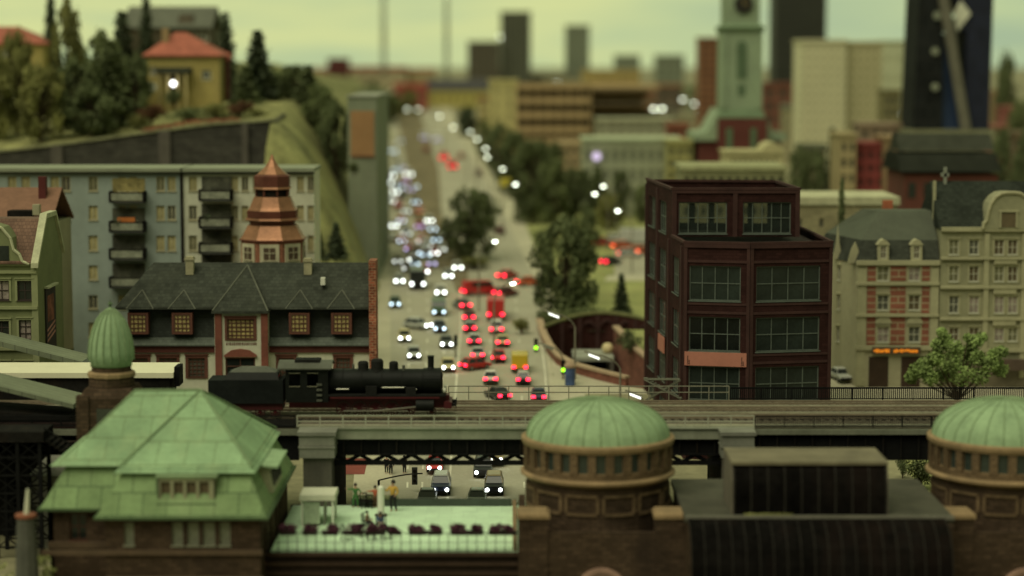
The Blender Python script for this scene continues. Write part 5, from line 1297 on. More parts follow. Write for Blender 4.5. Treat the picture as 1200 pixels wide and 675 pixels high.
for y_, h in ((305, .55), (330.5, .35), (367.5, .35), (405, .5)): mb.box(x0 - .3, x1, Yr - .4, Yr - .001, W(0, y_, Yr).z - h, W(0, y_, Yr).z)
mb.box(x0 - .05, x0 + 1.0, Yr - .2, Yr - .002, 4, z1 - .6).box(x1 - 1.0, x1 - .05, Yr - .2, Yr - .002, 4, z1 - .6)
for c in (1035, 1071.5):
    a = W(c, 380, Yr).x; z = W(0, 379, Yr).z
    mb.hull([(a + 1.0 * math.cos(u * math.pi / 8), Yr - .25, z + .9 * math.sin(u * math.pi / 8)) for u in range(9)], [(a + 1.0 * math.cos(u * math.pi / 8), Yr - .075, z + .9 * math.sin(u * math.pi / 8)) for u in range(9)])
mb.build('stone_band', TRIM, t)
sg = MB(); a, b = W(1023, 410, Yr).x, W(1076, 410, Yr).x; sg.box(a - .2, b + .2, Yr - .6, Yr - .42, W(0, 414, Yr).z, W(0, 406.2, Yr).z); s_ = sg.build('shop_fascia', mat('dark_fascia', (.10, .07, .04), .8), t)
lt = MB(); q = random.Random(12); x = a
OR = emit('orange_sign_light', (1.0, .30, .02), .75)
zq0, zq1 = W(0, 412.4, Yr).z, W(0, 408.2, Yr).z
for i in range(22):
    wd = q.uniform(.1, .3)
    if i not in (8, 9): lt.box(x, x + wd, Yr - .66, Yr - .61, zq0 + q.choice((0, 0, .12)), zq1 - q.choice((0, 0, .1)))
    x += wd + .055
lt.build('sign_lettering', OR, s_)
for a_, b_ in ((1018, 1041), (1056, 1078)):
    mb = MB(); mb.box(W(a_, 430, Yr).x, W(b_, 430, Yr).x, Yr - .06, Yr - .003, gz(Yr), W(0, 418, Yr).z); mb.build('shop_front', mat('dark_shop_glass', (.05, .03, .022), .3), t)
mb = MB(); zt2 = W(0, 262, Yr + 3).z
Fp = [(x0 - .2, Yr - .2), (x1, Yr - .2), (x1, Yr + 13), (x0 - 3.2, Yr + 13)]; Tp = [(x0 + 1.3, Yr + 2.2), (x1, Yr + 2.2), (x1, Yr + 12), (x0 - .8, Yr + 12)]
zm = W(0, 281, Yr + 1.5).z
Mp = [(x0 + .5, Yr + 1.2), (x1, Yr + 1.2), (x1, Yr + 12.3), (x0 - 2.2, Yr + 12.3)]
mb.hull([(x, y, z1) for x, y in Fp], [(x, y, zm) for x, y in Mp]); mb.build('mansard', SLATE, t)
mb = MB(); Tq = [(x0 + 3.4, Yr + 5.5), (x1, Yr + 5.5), (x1, Yr + 9), (x0 + 1.8, Yr + 9)]
mb.hull([(x, y, zm + .002) for x, y in Mp], [(x, y, W(0, 247, Yr + 5.5).z) for x, y in Tq]); mb.build('upper_roof', mat('green_grey_zinc', (.072, .08, .056), .7, .14, .4), t)
for c in (1035, 1074):
    a, b = W(c - 6.5, 300, Yr).x, W(c + 6.5, 300, Yr).x; za, zb = W(0, 306, Yr).z, W(0, 287, Yr).z
    mb = MB(); panel(mb, frame(a, Yr - .1, za), b - a, zb - za, [(.3, b - a - .3, .3, zb - za - .1)], .2); mb.box(a, a + .1, Yr - .09, Yr + 1.5, za, zb).box(b - .1, b, Yr - .09, Yr + 1.5, za, zb)
    m_ = (a + b) / 2; mb.prism([(a - .15, zb), (b + .15, zb), (m_ + .4, zb + .5), (m_, zb + .7), (m_ - .4, zb + .5)], Yr - .2, Yr + 1.4); mb.build('dormer', TRIM, t)
    window(t, frame(a, Yr - .1, za), (.3, b - a - .3, .3, zb - za - .1), .2, 2, 2, WINWHITE, mat('brown_pane', (.13, .10, .06), .3), sill=False)
# corner gable spikes and chimney
mb = MB(); p = W(998, 300, Yr + 3)
mb.prism([(x0 - 1.2, z1), (x0 + .4, z1), (x0 + .1, z1 + 1.6), (x0 - .3, z1 + 2.6), (x0 - .8, z1 + 1.6)], Yr + .6, Yr + 1.0).prism([(x0 - 2.2, z1), (x0 - 1.0, z1), (x0 - 1.4, z1 + 2.0), (x0 - 1.6, z1 + 4.2), (x0 - 1.8, z1 + 2)], Yr + 6, Yr + 6.4); mb.build('gable_spike', TRIM, t)
for pa_, pb_, ya_, yb_, yy, nm in ((1086, 1093, 252, 290, Yr + 8, 'orange'), (1035, 1046, 235, 246, Yr + 11, 'orange')):
    mb = MB(); mb.box(W(pa_, 260, yy).x, W(pb_, 260, yy).x, yy, yy + 1, W(0, yb_, yy).z - 3, W(0, ya_, yy).z); mb.build('chimney', mat('orange_chimney_brick', (.38, .12, .06), .9), t)
mb = MB(); mb.box(W(1094, 225, Yr + 4).x, W(1097, 225, Yr + 4).x, Yr + 4, Yr + 4.5, z1 + 4, W(0, 212, Yr + 4).z); mb.build('party_wall_pier', TRIM, t)

t, x0, x1, z1, M, Ms, Ls = facade_house('cream_townhouse', 'pale buff townhouse with curved central gable and steep dark slate roof', 1102, 1300, 268, mat('buff_render', (.29, .28, .175), .85, .12, .3, stain=((.2, .19, .12), .4, .4)), TRIM,
    [(281, 298.5), (312, 330), (347, 367), (384, 400)], [(1118, 11.5), (1141.5, 11.5), (1171, 11.5), (1187, 11.5), (1216, 11.5), (1240, 11.5), (1264, 11.5), (1288, 11.5)])
mb = MB()
for y_, h in ((266, .5), (301, .3), (335, .3), (372, .3), (408, .45)): mb.box(x0, x1, Yr - .45, Yr - .003, W(0, y_, Yr).z - h, W(0, y_, Yr).z)
xa_, xb_ = W(1153, 300, Yr).x, W(1203, 300, Yr).x
mb.box(xa_, xa_ + .6, Yr - .3, Yr - .002, 5, z1 - .6).box(xb_ - .6, xb_, Yr - .3, Yr - .002, 5, z1 - .6)
for ya_, yb_ in ((304, 309), (337, 344), (373, 381)): mb.box(xa_ + 1.2, xb_ - 1.2, Yr - .36, Yr - .004, W(0, yb_, Yr).z, W(0, ya_, Yr).z)
mb.build('stone_band', TRIM, t)
zr_ = W(0, 212, Yr + 7).z
mb = MB(); mb.mesh([(x0 - .2, Yr - .3, z1), (x1, Yr - .3, z1), (x1, Yr + 14, z1), (x0 - .2, Yr + 14, z1), (x0 - .1, Yr + 7, zr_), (x1, Yr + 7, zr_)], [(0, 1, 5, 4), (2, 3, 4, 5), (0, 4, 3), (1, 2, 5), (3, 2, 1, 0)]); mb.build('roof', mat('dark_green_slate', (.030, .035, .028), .9, .2, .3, brick=(.5, .32, (.02, .023, .019), .02, .2), bump=.15, spec=.06), t)
gx = lambda px: W(px, 260, Yr).x; gzz = lambda y: W(0, y, Yr).z
gp = [(1151, 268), (1152, 261), (1155, 259), (1157, 247), (1160, 238), (1165, 231), (1172, 226.5), (1178, 225.5), (1188, 225.5), (1194, 226.5), (1201, 231), (1206, 238), (1209, 247), (1211, 259), (1214, 261), (1215, 268)]
mb = MB(); mb.prism([(gx(a), gzz(b)) for a, b in gp], Yr - .5, Yr + 3.5); g_ = mb.build('gable', mat('buff_render', (.4, .39, .25)), t)
mb = MB()
for a, b in zip(gp, gp[1:]): mb.tube((gx(a[0]), Yr - .55, gzz(a[1])), (gx(b[0]), Yr - .55, gzz(b[1])), .22, None, 6)
mb.box(gx(1170), gx(1172), Yr - .7, Yr - .501, gzz(266), gzz(248)).box(gx(1189), gx(1191), Yr - .7, Yr - .501, gzz(266), gzz(248)).box(gx(1169), gx(1192), Yr - .72, Yr - .503, gzz(248), gzz(246)); mb.build('gable_trim', TRIM, g_)
mb = MB(); mb.box(gx(1172.2), gx(1188.8), Yr - .56, Yr - .501, gzz(266), gzz(249)); mb.build('gable_window', mat('brown_pane', (.13, .10, .06), .3), g_)
mb = MB(); mb.box(gx(1168), gx(1202), Yr - 1.6, Yr - .46, gzz(432), gzz(420)); mb.build('awning', mat('dark_brown_awning', (.08, .055, .04), .8), t)
mb = MB(); mb.box(gx(1105), gx(1290), Yr - .08, Yr - .004, gz(Yr), gzz(426)); mb.build('shop_front', mat('dim_shop_glass', (.14, .12, .08), .3), t)
mb = MB(); yy = Yr + 6.5; mb.box(W(1106, 220, yy).x, W(1109.5, 220, yy).x, yy, yy + .5, zr_ - 2, W(0, 196, yy).z).box(W(1103, 220, yy).x, W(1112, 220, yy).x, yy, yy + .5, W(0, 207, yy).z, W(0, 203, yy).z); mb.build('roof_stack', GREYP, t)
# ------------------------------------------------------------------ hill with villas
WTOP = [(-110, 28.0), (-79, 29.4), (-62, 31.4), (-50, 33.4), (-36.5, 34.2), (-34, 34.0)]
def sm(a, b, x):
    t_ = max(0, min(1, (x - a) / (b - a))); return t_ * t_ * (3 - 2 * t_)
def hill_z(x, y):
    base = gz(y) - .6
    crest = lerp(WTOP, min(x, -34)) if x < -34 else 34
    back = crest + 3.0 * sm(330, 366, y) + 8.5 * sm(368, 440, y) * (1 - sm(-60, -48, x)) - 3.0 * sm(366, 400, y) * sm(-60, -46, x) * .6 - 6 * sm(480, 800, y)
    xr = XL(y) - 2.2
    xl_ = -37.5 - .03 * (y - 330); fx = 1 - max(0, min(1, (x - xl_) / (max(xl_ + 6, min(xr, -17.5)) - xl_))) ** 1.7
    fy = 1 if x < -36.5 else sm(294, 322, y)
    return base + (max(back, base) - base) * fx * fy
xs = [-420, -300, -200, -150, -120] + [-110 + 2.5 * i for i in range(30)] + [-36.5] + [-35.2 + 1.6 * i for i in range(12)]
ys = [331, 335, 340, 346, 352, 358, 366, 374, 384, 396, 410, 426, 445, 470, 500, 540, 600, 680, 800]
mb = MB()
def grid(mb, xs, ys, q=None):
    n0 = len(xs); vs = [(x, y, hill_z(x, y) + (q.uniform(-.25, .25) if q else 0)) for y in ys for x in xs]
    fs = [(j * n0 + i, j * n0 + i + 1, (j + 1) * n0 + i + 1, (j + 1) * n0 + i) for j in range(len(ys) - 1) for i in range(n0 - 1)]
    mb.mesh(vs, fs)
grid(mb, xs, ys, random.Random(4))
o = struct('hill', mb, GRASSD, smooth=True)
mb = MB(); grid(mb, [-36.4] + [-35.2 + 1.4 * i for i in range(14)], [286, 292, 298, 304, 310, 316, 322, 328, 331]); struct('hillside', mb, GRASSD, smooth=True)

t = thing('stone_retaining_wall', 'dark stone retaining wall with pilasters holding the villa hill', 'wall', (-60, 330, 8))
mb = MB(); cpm = MB()
WP = [(x, lerp(WTOP, x)) for x in (-110, -95, -79, -68, -57, -46, -36.6)]
for (a, za), (b, zb) in zip(WP, WP[1:]): mb.hull([(a, 329.2, 8), (b, 329.2, 8), (b, 331, 8), (a, 331, 8)], [(a, 330, za), (b, 330, zb), (b, 331, zb), (a, 331, za)])
mb.hull([(-36.6, 329.2, 8), (-36.6, 345, 8), (-35.9, 345, 8), (-35.9, 329.2, 8)], [(-36.9, 330, 34.1), (-36.9, 345, 35), (-36.5, 345, 35), (-36.5, 330, 34.1)])
mb.build('wall', ROCKW, t)
for (a, za), (b, zb) in zip(WP, WP[1:]): cpm.hull([(a, 329.7, za), (b, 329.7, zb), (b, 331.2, zb), (a, 331.2, za)], [(a, 329.7, za + .35), (b, 329.7, zb + .35), (b, 331.2, zb + .35), (a, 331.2, za + .35)])
cpm.build('coping', mat('mossy_grey_coping', (.24, .24, .14), .95, .3, .5), t)
for px in (66, 192.5, 287):
    x = W(px, 165, 329.5).x; zz = lerp(WTOP, x); wd = .9 if px != 287 else .5
    mb = MB(); mb.hull([(x - wd, 328.8, 8), (x + wd, 328.8, 8), (x + wd, 330, 8), (x - wd, 330, 8)], [(x - wd, 329.4, zz - .1), (x + wd, 329.4, zz - .1), (x + wd, 330.2, zz - .1), (x - wd, 330.2, zz - .1)]); mb.build('pilaster', mat('lighter_wall_stone', (.10, .09, .075) if px != 287 else (.03, .03, .026), .95), t)

def villa(lab, pa, pb, ye, yr, yb, Y, dep, wm, rm, hip=True, wins=(), ridge=(.35, .6), pm=DARKWIN, name='villa'):
    x0, x1 = W(pa, ye, Y).x, W(pb, ye, Y).x; ze, zr2, zb = W(0, ye, Y).z, W(0, yr, Y + dep / 2).z, W(0, yb, Y).z - 3
    t = thing(name, lab, 'house', ((x0 + x1) / 2, Y + dep / 2, zb + 3))
    M = frame(x0, Y, 0); ops = [(W(a, ye, Y).x - x0, W(b, ye, Y).x - x0, W(0, d, Y).z, W(0, c, Y).z) for a, b, c, d in wins]
    mb = MB(); panel(mb, M, x1 - x0, ze, ops, .25, zb); panel(mb, frame(x1, Y, 0, R(90)), dep, ze, [], .25, zb); panel(mb, frame(x0, Y + dep, 0, R(-90)), dep, ze, [], .25, zb); mb.build('wall', wm, t)
    for o in ops: window(t, M, o, .25, 2, 2, WINWHITE, pm, bar=.12)
    if hip: hip_roof(x0 - .6, x1 + .6, Y - .6, Y + dep + .6, ze, zr2, x0 + (x1 - x0) * ridge[0], x0 + (x1 - x0) * ridge[1]).build('roof', rm, t)
    else:
        gable_roof(x0, x1, Y, Y + dep, ze, zr2, .5).build('roof', rm, t)
    return t, x0, x1, ze, zr2, zb + 3
REDR = mat('villa_red_tiles', (.40, .125, .085), .85, .15, .4, brick=(.5, .45, (.28, .09, .06), .04, .15))
t, x0, x1, ze, zr2, zb = villa('ochre villa with a red hipped roof and dark porch on the hill', 171, 257, 66, 38, 120, 362, 12, OCHRE, REDR, wins=[(236, 247, 82, 93), (176, 182, 78, 88)], ridge=(.33, .48))
px0_, px1_ = W(184, 80, 360).x, W(222, 80, 360).x
mb = MB(); mb.box(px0_ - .2, px1_ + .2, 359.4, 361.9, W(0, 86, 360).z, W(0, 79, 360).z); mb.build('porch_roof', mat('dark_porch_roof', (.04, .045, .03), .8), t)
for px in (187, 197, 208, 218): 
    x = W(px, 90, 360).x; mb = MB(); mb.box(x - .25, x + .25, 359.6, 360.1, zb - 1, W(0, 86.1, 360).z); mb.build('porch_post', mat('ochre_post', (.4, .33, .15), .8), t)
mb = MB(); mb.box(W(196, 90, 361).x, W(209, 90, 361).x, 361.85, 361.99, zb, W(0, 88, 361).z); mb.build('door', BLACKG, t)
mb = MB(); p = W(203, 60, 367); mb.box(p.x - 1.6, p.x - .5, 365, 366, ze + 1, W(0, 33, 366).z); mb.build('chimney', mat('ochre_chimney', (.35, .25, .13), .9), t)
mb = MB(); mb.tube((W(177.5, 102, 359).x, 359.0, W(0, 102, 359).z), (W(177.5, 102, 359).x, 359.2, W(0, 102, 359).z), .9, None, 16); o = mb.build('parasol', WHITE); tag(o, 'round cream disc sign beside the ochre villa porch', 'sign')
t = thing('garden_shed', 'small dark red shed behind the ochre villa', 'shed', (W(262, 75, 368).x, 369, 38))
a, b = W(255, 75, 368).x, W(267, 75, 368).x; mb = MB(); mb.box(a, b, 368, 371, 34, W(0, 70, 368).z); mb.build('wall', mat('shed_red', (.14, .04, .035), .9), t)
gable_roof(a, b, 368, 371, W(0, 70, 368).z, W(0, 64, 369).z, .3).build('roof', REDR, t)
t, x0, x1, ze, zr2, zb = villa('big dark grey roofed house standing behind the ochre villa', 146, 246, 32, 9, 60, 420, 16, mat('dark_timber_wall', (.085, .07, .045), .9), mat('mid_grey_slate', (.12, .125, .095), .85, .15, .3), hip=False, wins=[(215, 228, 38, 48), (232, 244, 38, 48)])
mb = MB(); p = W(217, 22, 421); mb.frus((p.x - 1.6, p.x + 1.6, 421, 425), p.z - 1, (p.x - 1.2, p.x + 1.2, 422, 425), p.z + .9); mb.build('dormer', mat('dark_timber_wall', (.085, .07, .045)), t)
mb = MB(); mb.box(W(241, 15, 428).x, W(247, 15, 428).x, 427, 429, ze, W(0, 9, 428).z - .6); mb.build('chimney', mat('pinkish_chimney', (.35, .19, .13), .9), t)
villa('house with bright red hip roof half hidden by trees on the hill', -50, 50, 52, 31, 80, 385, 14, OCHRE, REDR, wins=[(2, 10, 56, 66), (20, 28, 56, 66)], ridge=(.3, .62))

# gable end with the brown hoarding, beside the boulevard
Yq = 345
t = thing('gable_end_block', 'grey green concrete slab building with a big brown board on its end wall', 'building', (W(424, 200, Yq).x, Yq + 15, gz(Yq)))
a, b = W(408, 200, Yq).x, W(441.5, 200, Yq).x; mb = MB(); mb.box(a, b, Yq, Yq + 34, gz(Yq) - 1, W(0, 114, Yq).z); mb.build('wall', mat('grey_green_concrete', (.23, .255, .18), .9, .12, .2, stain=((.15, .16, .12), .25, .5)), t)
mb = MB(); mb.box(a - .2, b + .2, Yq - .2, Yq + 34.2, W(0, 114, Yq).z + .002, W(0, 112, Yq).z); mb.build('roof', CONC, t)
mb = MB(); mb.box(W(411, 150, Yq).x, W(438.5, 150, Yq).x, Yq - .2, Yq - .01, W(0, 182, Yq).z, W(0, 130, Yq).z); mb.build('hoarding', mat('brown_hoarding', (.36, .20, .095), .85, .1, .3), t)
mb = MB(); mb.box(W(411, 150, Yq).x, W(438.5, 150, Yq).x, Yq - .22, Yq - .011, W(0, 181.9, Yq).z - .35, W(0, 182.1, Yq).z - .02); mb.build('hoarding_frame', mat('brown_frame', (.2, .09, .05), .8), t)
# ------------------------------------------------------------------ far city, west to east
SKY_G = mat('far_grey_green_tower', (.25, .28, .20), .9, .08, .05)
SKY_D = mat('far_dark_grey_tower', (.12, .125, .09), .9, .1, .05)  # dark far tower colours lightened to stand in for haze
FW = mat('far_window', (.055, .06, .045), .5)
FWG = mat('far_grey_window', (.15, .165, .12), .5)
tower('office_tower', 'tallest of the two dark grey towers joined together on the skyline', 'tower', 586.5, 622, 15, 112, 950, 14, SKY_D, 6, 14, FW)
tower('office_tower', 'shorter dark tower with a brown strip leaning against the tallest dark tower', 'tower', 548, 586, 50, 112, 945, 14, mat('far_brown_grey', (.12, .105, .075), .9), 5, 9, FW)
tower('office_tower', 'lone grey green slab tower east of the dark pair', 'tower', 663, 691, 31, 112, 980, 14, SKY_G, 4, 12, FWG)
tower('office_tower', 'small squat grey tower behind the yellow slab', 'tower', 721, 750, 66, 112, 985, 14, SKY_G, 4, 5, FWG)
tower('office_tower', 'broad grey tower just west of the brown brick tower', 'tower', 769, 802, 66, 130, 940, 14, mat('far_grey_tower', (.21, .235, .17), .9), 4, 7, FWG)
tower('brick_tower', 'brown brick tower with a rounded shoulder next to the green church spire', 'tower', 820, 850, 46, 140, 640, 12, mat('far_brown_brick', (.24, .115, .06), .9, .15, .2), 4, 11, mat('far_brown_window', (.10, .055, .035), .5))
tower('dark_tower', 'black glass tower rising out of frame behind the church', 'tower', 909, 969, -12, 140, 660, 16, mat('far_black_tower', (.045, .047, .037), .6, .2, .1), 6, 16, mat('far_black_glass', (.03, .033, .028), .3))
tower('low_office', 'long grey low office on the skyline between the dark towers and the yellow slab', 'building', 622, 700, 88, 112, 960, 14, mat('far_low_grey', (.2, .2, .14), .9), 7, 2, FWG)
tower('yellow_slab', 'flat ochre yellow slab building above the parking garage', 'building', 683, 750, 84, 120, 760, 16, mat('far_ochre', (.46, .36, .14), .9), 8, 3, mat('far_ochre_window', (.33, .27, .12), .6), wh=.35)
tower('low_house_row', 'dark low block with orange roof edge under the yellow slab', 'building', 690, 800, 101, 150, 735, 14, mat('far_brown_wall', (.15, .11, .075), .9), 8, 3, FW, roofm=mat('far_orange_roof', (.36, .17, .085), .9))
tower('yellow_row', 'yellow terrace with a blue grey roof where the boulevard ends', 'building', 500, 572, 106, 152, 800, 16, mat('far_yellow', (.47, .42, .13), .9, .12, .1), 8, 3, mat('far_yellow_window', (.30, .25, .09), .6), roofm=mat('far_blue_roof', (.12, .12, .13), .9), cap=4.0)
tower('yellow_stair_tower', 'pale yellow stair tower at the corner of the parking garage', 'building', 573, 606, 96, 165, 570, 12, mat('far_pale_yellow', (.52, .47, .21), .9, .1, .2), 2, 4, mat('far_pale_window', (.4, .36, .18), .6), ww=.3)
# parking garage
Yk = 560
t = thing('parking_garage', 'open sided tan parking garage with dark deck slots', 'garage', (W(680, 130, Yk).x, Yk + 20, gz(Yk)))
a, b, c = W(606, 130, Yk).x, W(692, 130, Yk).x, W(760, 130, Yk).x
TANP = mat('tan_concrete', (.40, .29, .15), .9, .1, .2); mb = MB()
for y0_, y1_ in ((97, 105), (114, 122), (131, 139), (148, 156), (161, 172)): mb.box(a, b, Yk, Yk + .5, W(0, y1_, Yk).z, W(0, y0_, Yk).z)
mb.box(a, b + 18, Yk + .6, Yk + 30, W(0, 104, Yk).z, W(0, 101, Yk).z); mb.build('parapet', TANP, t)
mb = MB()
for y1_ in (105, 122, 139, 156, 172): mb.box(a, b + 18, Yk + .51, Yk + 26, W(0, y1_, Yk).z - .1, W(0, y1_, Yk).z + .3)
mb.build('deck', mat('dull_deck', (.22, .17, .10), .9), t)
mb = MB(); 
for i in range(8): x = a + (b - a) * i / 7; mb.box(x - .25, x + .25, Yk + .55, Yk + 1, gz(Yk), W(0, 99, Yk).z)
mb.build('column', TANP, t)
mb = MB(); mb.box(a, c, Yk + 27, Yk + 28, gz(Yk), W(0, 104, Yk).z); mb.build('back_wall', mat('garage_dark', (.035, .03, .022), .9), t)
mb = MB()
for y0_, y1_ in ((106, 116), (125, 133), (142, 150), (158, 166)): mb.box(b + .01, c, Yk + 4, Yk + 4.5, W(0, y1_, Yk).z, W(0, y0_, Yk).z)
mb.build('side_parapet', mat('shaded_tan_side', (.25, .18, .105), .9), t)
tower('tan_lowrise', 'tan low block stepping down in front of the parking garage', 'building', 655, 700, 170, 210, 500, 12, mat('far_tan', (.38, .29, .16), .9), 5, 3, FW)

# ornate pale block and cream rotunda
Yo = 440
t = tower('ornate_block', 'pale grey green classical block behind the boulevard trees', 'building', 684, 800, 166, 245, Yo, 18, mat('pale_grey_green_stucco', (.34, .36, .245), .9, .12, .2), 11, 3, mat('ornate_window', (.17, .18, .125), .6), roofm=mat('pale_green_roof', (.40, .44, .29), .9))
mb = MB(); x = W(699, 183, Yo).x; z = W(0, 183, Yo).z; mb.tube((x, Yo - .8, z), (x, Yo - .6, z), .9, None, 12); mb.build('lit_sign', emit('violet_sign', (.75, .62, .85), 1.1), t)
tower('ornate_block', 'pale low wing with a red brick end behind the classical block', 'building', 700, 790, 142, 170, 520, 14, mat('pale_stucco_wing', (.36, .36, .24), .9), 8, 2, mat('ornate_window', (.17, .18, .125), .6))
tower('red_infill', 'small red brick house between the pale wing and the church', 'building', 783, 808, 148, 172, 500, 10, mat('far_red_brick', (.25, .09, .055), .9), 3, 2, FW)
tower('yellow_house', 'low yellow house beneath the church roof', 'building', 783, 812, 168, 215, 430, 10, mat('far_yellow_house', (.34, .32, .13), .9), 3, 3, FW)
Yrot = 370
t = thing('cream_rotunda', 'cream colonnade building with a curved top in front of the church', 'building', (W(886, 190, Yrot).x, Yrot + 6, gz(Yrot)))
CR = mat('far_cream_stone', (.46, .42, .23), .9, .12, .3)
a, b = W(850, 190, Yrot).x, W(918, 190, Yrot).x; M = frame(a, Yrot, 0); zt2, zb2 = W(0, 180, Yrot).z, W(0, 245, Yrot).z
ops = [(1.0 + i * .92, 1.55 + i * .92, W(0, 200, Yrot).z, W(0, 186, Yrot).z) for i in range(9)]
mb = MB(); panel(mb, M, b - a, zt2, ops, .4, zb2); mb.box(a, b, Yrot + .42, Yrot + 9, zb2, zt2 - .1); mb.build('wall', CR, t)
for o in ops: window(t, M, o, .4, 1, 1, CR, mat('brown_pane', (.13, .10, .06), .3), sill=False)
mb = MB(); xr1, xr2 = W(893, 175, Yrot).x, W(918, 175, Yrot).x; xm = (xr1 + xr2) / 2
mb.hull([(xm + (xr2 - xr1) / 2 * math.cos(u * math.pi / 12), Yrot - .2, zt2 + 1.9 * math.sin(u * math.pi / 12)) for u in range(13)], [(xm + (xr2 - xr1) / 2 * math.cos(u * math.pi / 12), Yrot + 9, zt2 + 1.9 * math.sin(u * math.pi / 12)) for u in range(13)])
mb.box(a - .3, b + .3, Yrot - .3, Yrot + 9.2, zt2 + .002, zt2 + .5); mb.build('roof', CR, t)
tower('flat_terrace', 'long low pale green roofed block right behind the maroon warehouse', 'building', 800, 920, 200, 260, 330, 14, mat('far_dull_green_wall', (.24, .235, .13), .9), 12, 3, FW, roofm=mat('pale_yellow_green_roof', (.33, .33, .18), .9), cap=.7)

# church
Yc2 = 425; cx = W(869, 100, Yc2).x; k_ = Yc2 / F; zc = lambda y: W(869, y, Yc2).z
GCH = mat('church_verdigris', (.27, .335, .225), .85, .12, .2, stain=((.33, .42, .26), .3, .5)); GCD = mat('church_dark_verdigris', (.10, .15, .085), .8)
RCH = mat('church_brick', (.125, .038, .030), .9, .15, .3)
t = thing('church', 'baroque church with tall green copper clock tower and red brick nave', 'church', (cx, Yc2 + 8, gz(Yc2)))
mb = MB(); s = 24 * k_; d_ = 40 * k_
mb.box(cx - s, cx + s, Yc2, Yc2 + 2 * s, zc(128), zc(36)); mb.box(cx - 21 * k_, cx + 21 * k_, Yc2 + .5, Yc2 + 2 * s - .5, zc(29), zc(-30)); mb.build('belfry', GCH, t)
mb = MB(); mb.frus((cx - s * 1.02, cx + s * 1.02, Yc2 - .2, Yc2 + 2 * s + .2), zc(38), (cx - s * 1.12, cx + s * 1.12, Yc2 - .7, Yc2 + 2 * s + .7), zc(32)).frus((cx - s * 1.12, cx + s * 1.12, Yc2 - .7, Yc2 + 2 * s + .7), zc(31.9), (cx - 21 * k_, cx + 21 * k_, Yc2 + .4, Yc2 + 2 * s - .4), zc(28)).frus((cx - s * 1.15, cx + s * 1.15, Yc2 - .6, Yc2 + 2 * s + .6), zc(138), (cx - s * 1.02, cx + s * 1.02, Yc2 - .1, Yc2 + 2 * s + .1), zc(127.5)); mb.build('cornice', mat('church_mid_verdigris', (.17, .235, .14), .85), t)
mb = MB()
for u in (-s, s - 1.0): mb.box(cx + u, cx + u + 1.0, Yc2 - .35, Yc2 - .003, zc(127), zc(39))
mb.build('pilaster', GCH, t)
mb = MB(); mb.tube((cx + .3, Yc2 + .1, zc(5)), (cx + .3, Yc2 + .45, zc(5)), 11 * k_, None, 20); clk = mb.build('clock_face', mat('clock_black', (.025, .022, .018), .5), t)
mb = MB(); mb.box(cx + .25, cx + .35, Yc2 + .04, Yc2 + .09, zc(5), zc(-3)).box(cx + .3, cx + 1.2, Yc2 + .04, Yc2 + .09, zc(5.3), zc(4.7)); mb.build('clock_hand', mat('gilt', (.45, .33, .12), .4), clk)
mb = MB(); mb.box(cx - 1.0, cx + 1.0, Yc2 - .15, Yc2 - .004, zc(92), zc(54)); mb.hull([(cx + math.cos(u * math.pi / 8), Yc2 - .15, zc(54) + math.sin(u * math.pi / 8)) for u in range(9)], [(cx + math.cos(u * math.pi / 8), Yc2 - .004, zc(54) + math.sin(u * math.pi / 8)) for u in range(9)]); mb.build('louvre', GCD, t)
mb = MB(); mb.box(cx - .7, cx + .7, Yc2 - .12, Yc2 - .004, zc(112), zc(99)); mb.build('louvre', GCD, t)
mb = MB(); mb.box(cx - 27 * k_, cx + 30 * k_, Yc2 - .8, Yc2 + 2 * s, gz(Yc2) - 1, zc(139)); mb.box(cx - 48 * k_, cx + 48 * k_, Yc2 + 2, Yc2 + 30, gz(Yc2) - 1, zc(166)); mb.build('nave', RCH, t)
mb = MB()
for sg_ in (-1, 1):
    x1_, x2_ = cx + sg_ * 24 * k_, cx + sg_ * 54 * k_
    mb.hull([(x1_, Yc2 + 1.2, zc(128)), (x1_ + sg_ * 5 * k_, Yc2 + 1.2, zc(137)), (x1_ + sg_ * 15 * k_, Yc2 + 1.2, zc(155)), (x2_, Yc2 + 1.2, zc(157)), (x2_, Yc2 + 1.2, zc(165)), (x1_, Yc2 + 1.2, zc(165))],
            [(x1_, Yc2 + 20, zc(128)), (x1_ + sg_ * 5 * k_, Yc2 + 20, zc(137)), (x1_ + sg_ * 15 * k_, Yc2 + 20, zc(155)), (x2_, Yc2 + 20, zc(157)), (x2_, Yc2 + 20, zc(165)), (x1_, Yc2 + 20, zc(165))])
mb.build('roof', GCH, t)
for sg_ in (-1, 1):
    mb = MB(); x = cx + sg_ * 14 * k_; mb.box(x - .6, x + .6, Yc2 - .9, Yc2 - .803, zc(185), zc(150)); mb.build('nave_window', GCD, t)

# cream office slab and its lower wing, dark blue twin tower
tower('office_slab', 'big cream office slab with fine horizontal bands', 'office', 940, 992, 49, 170, 520, 16, mat('far_cream_slab', (.66, .63, .42), .9, .06, .1), 6, 11, mat('far_cream_window', (.50, .47, .29), .6), ww=.82, wh=.4)
tower('office_slab', 'return wing of the cream office slab, coloured darker for its shade', 'office', 992.3, 1034, 51, 170, 522, 16, mat('far_shaded_cream_slab', (.52, .48, .29), .9, .06, .1), 5, 11, mat('far_shaded_cream_window', (.30, .28, .15), .6), ww=.82, wh=.4)  # less lit side: the cream slab's colours again, shade mixed in
tower('office_slab', 'pale blank block between the cream slab and the dark blue tower', 'office', 1034.5, 1072, 50, 150, 560, 16, mat('far_pale_slab', (.52, .54, .36), .9, .06, .1), 3, 4, mat('far_pale_slab_window', (.40, .40, .24), .7), ww=.3, wh=.3)
tower('dark_infill', 'narrow olive block below the pale blank office block', 'building', 1037, 1056, 108, 170, 500, 10, mat('far_olive', (.2, .18, .09), .9), 2, 4, FW)
Yw = 420
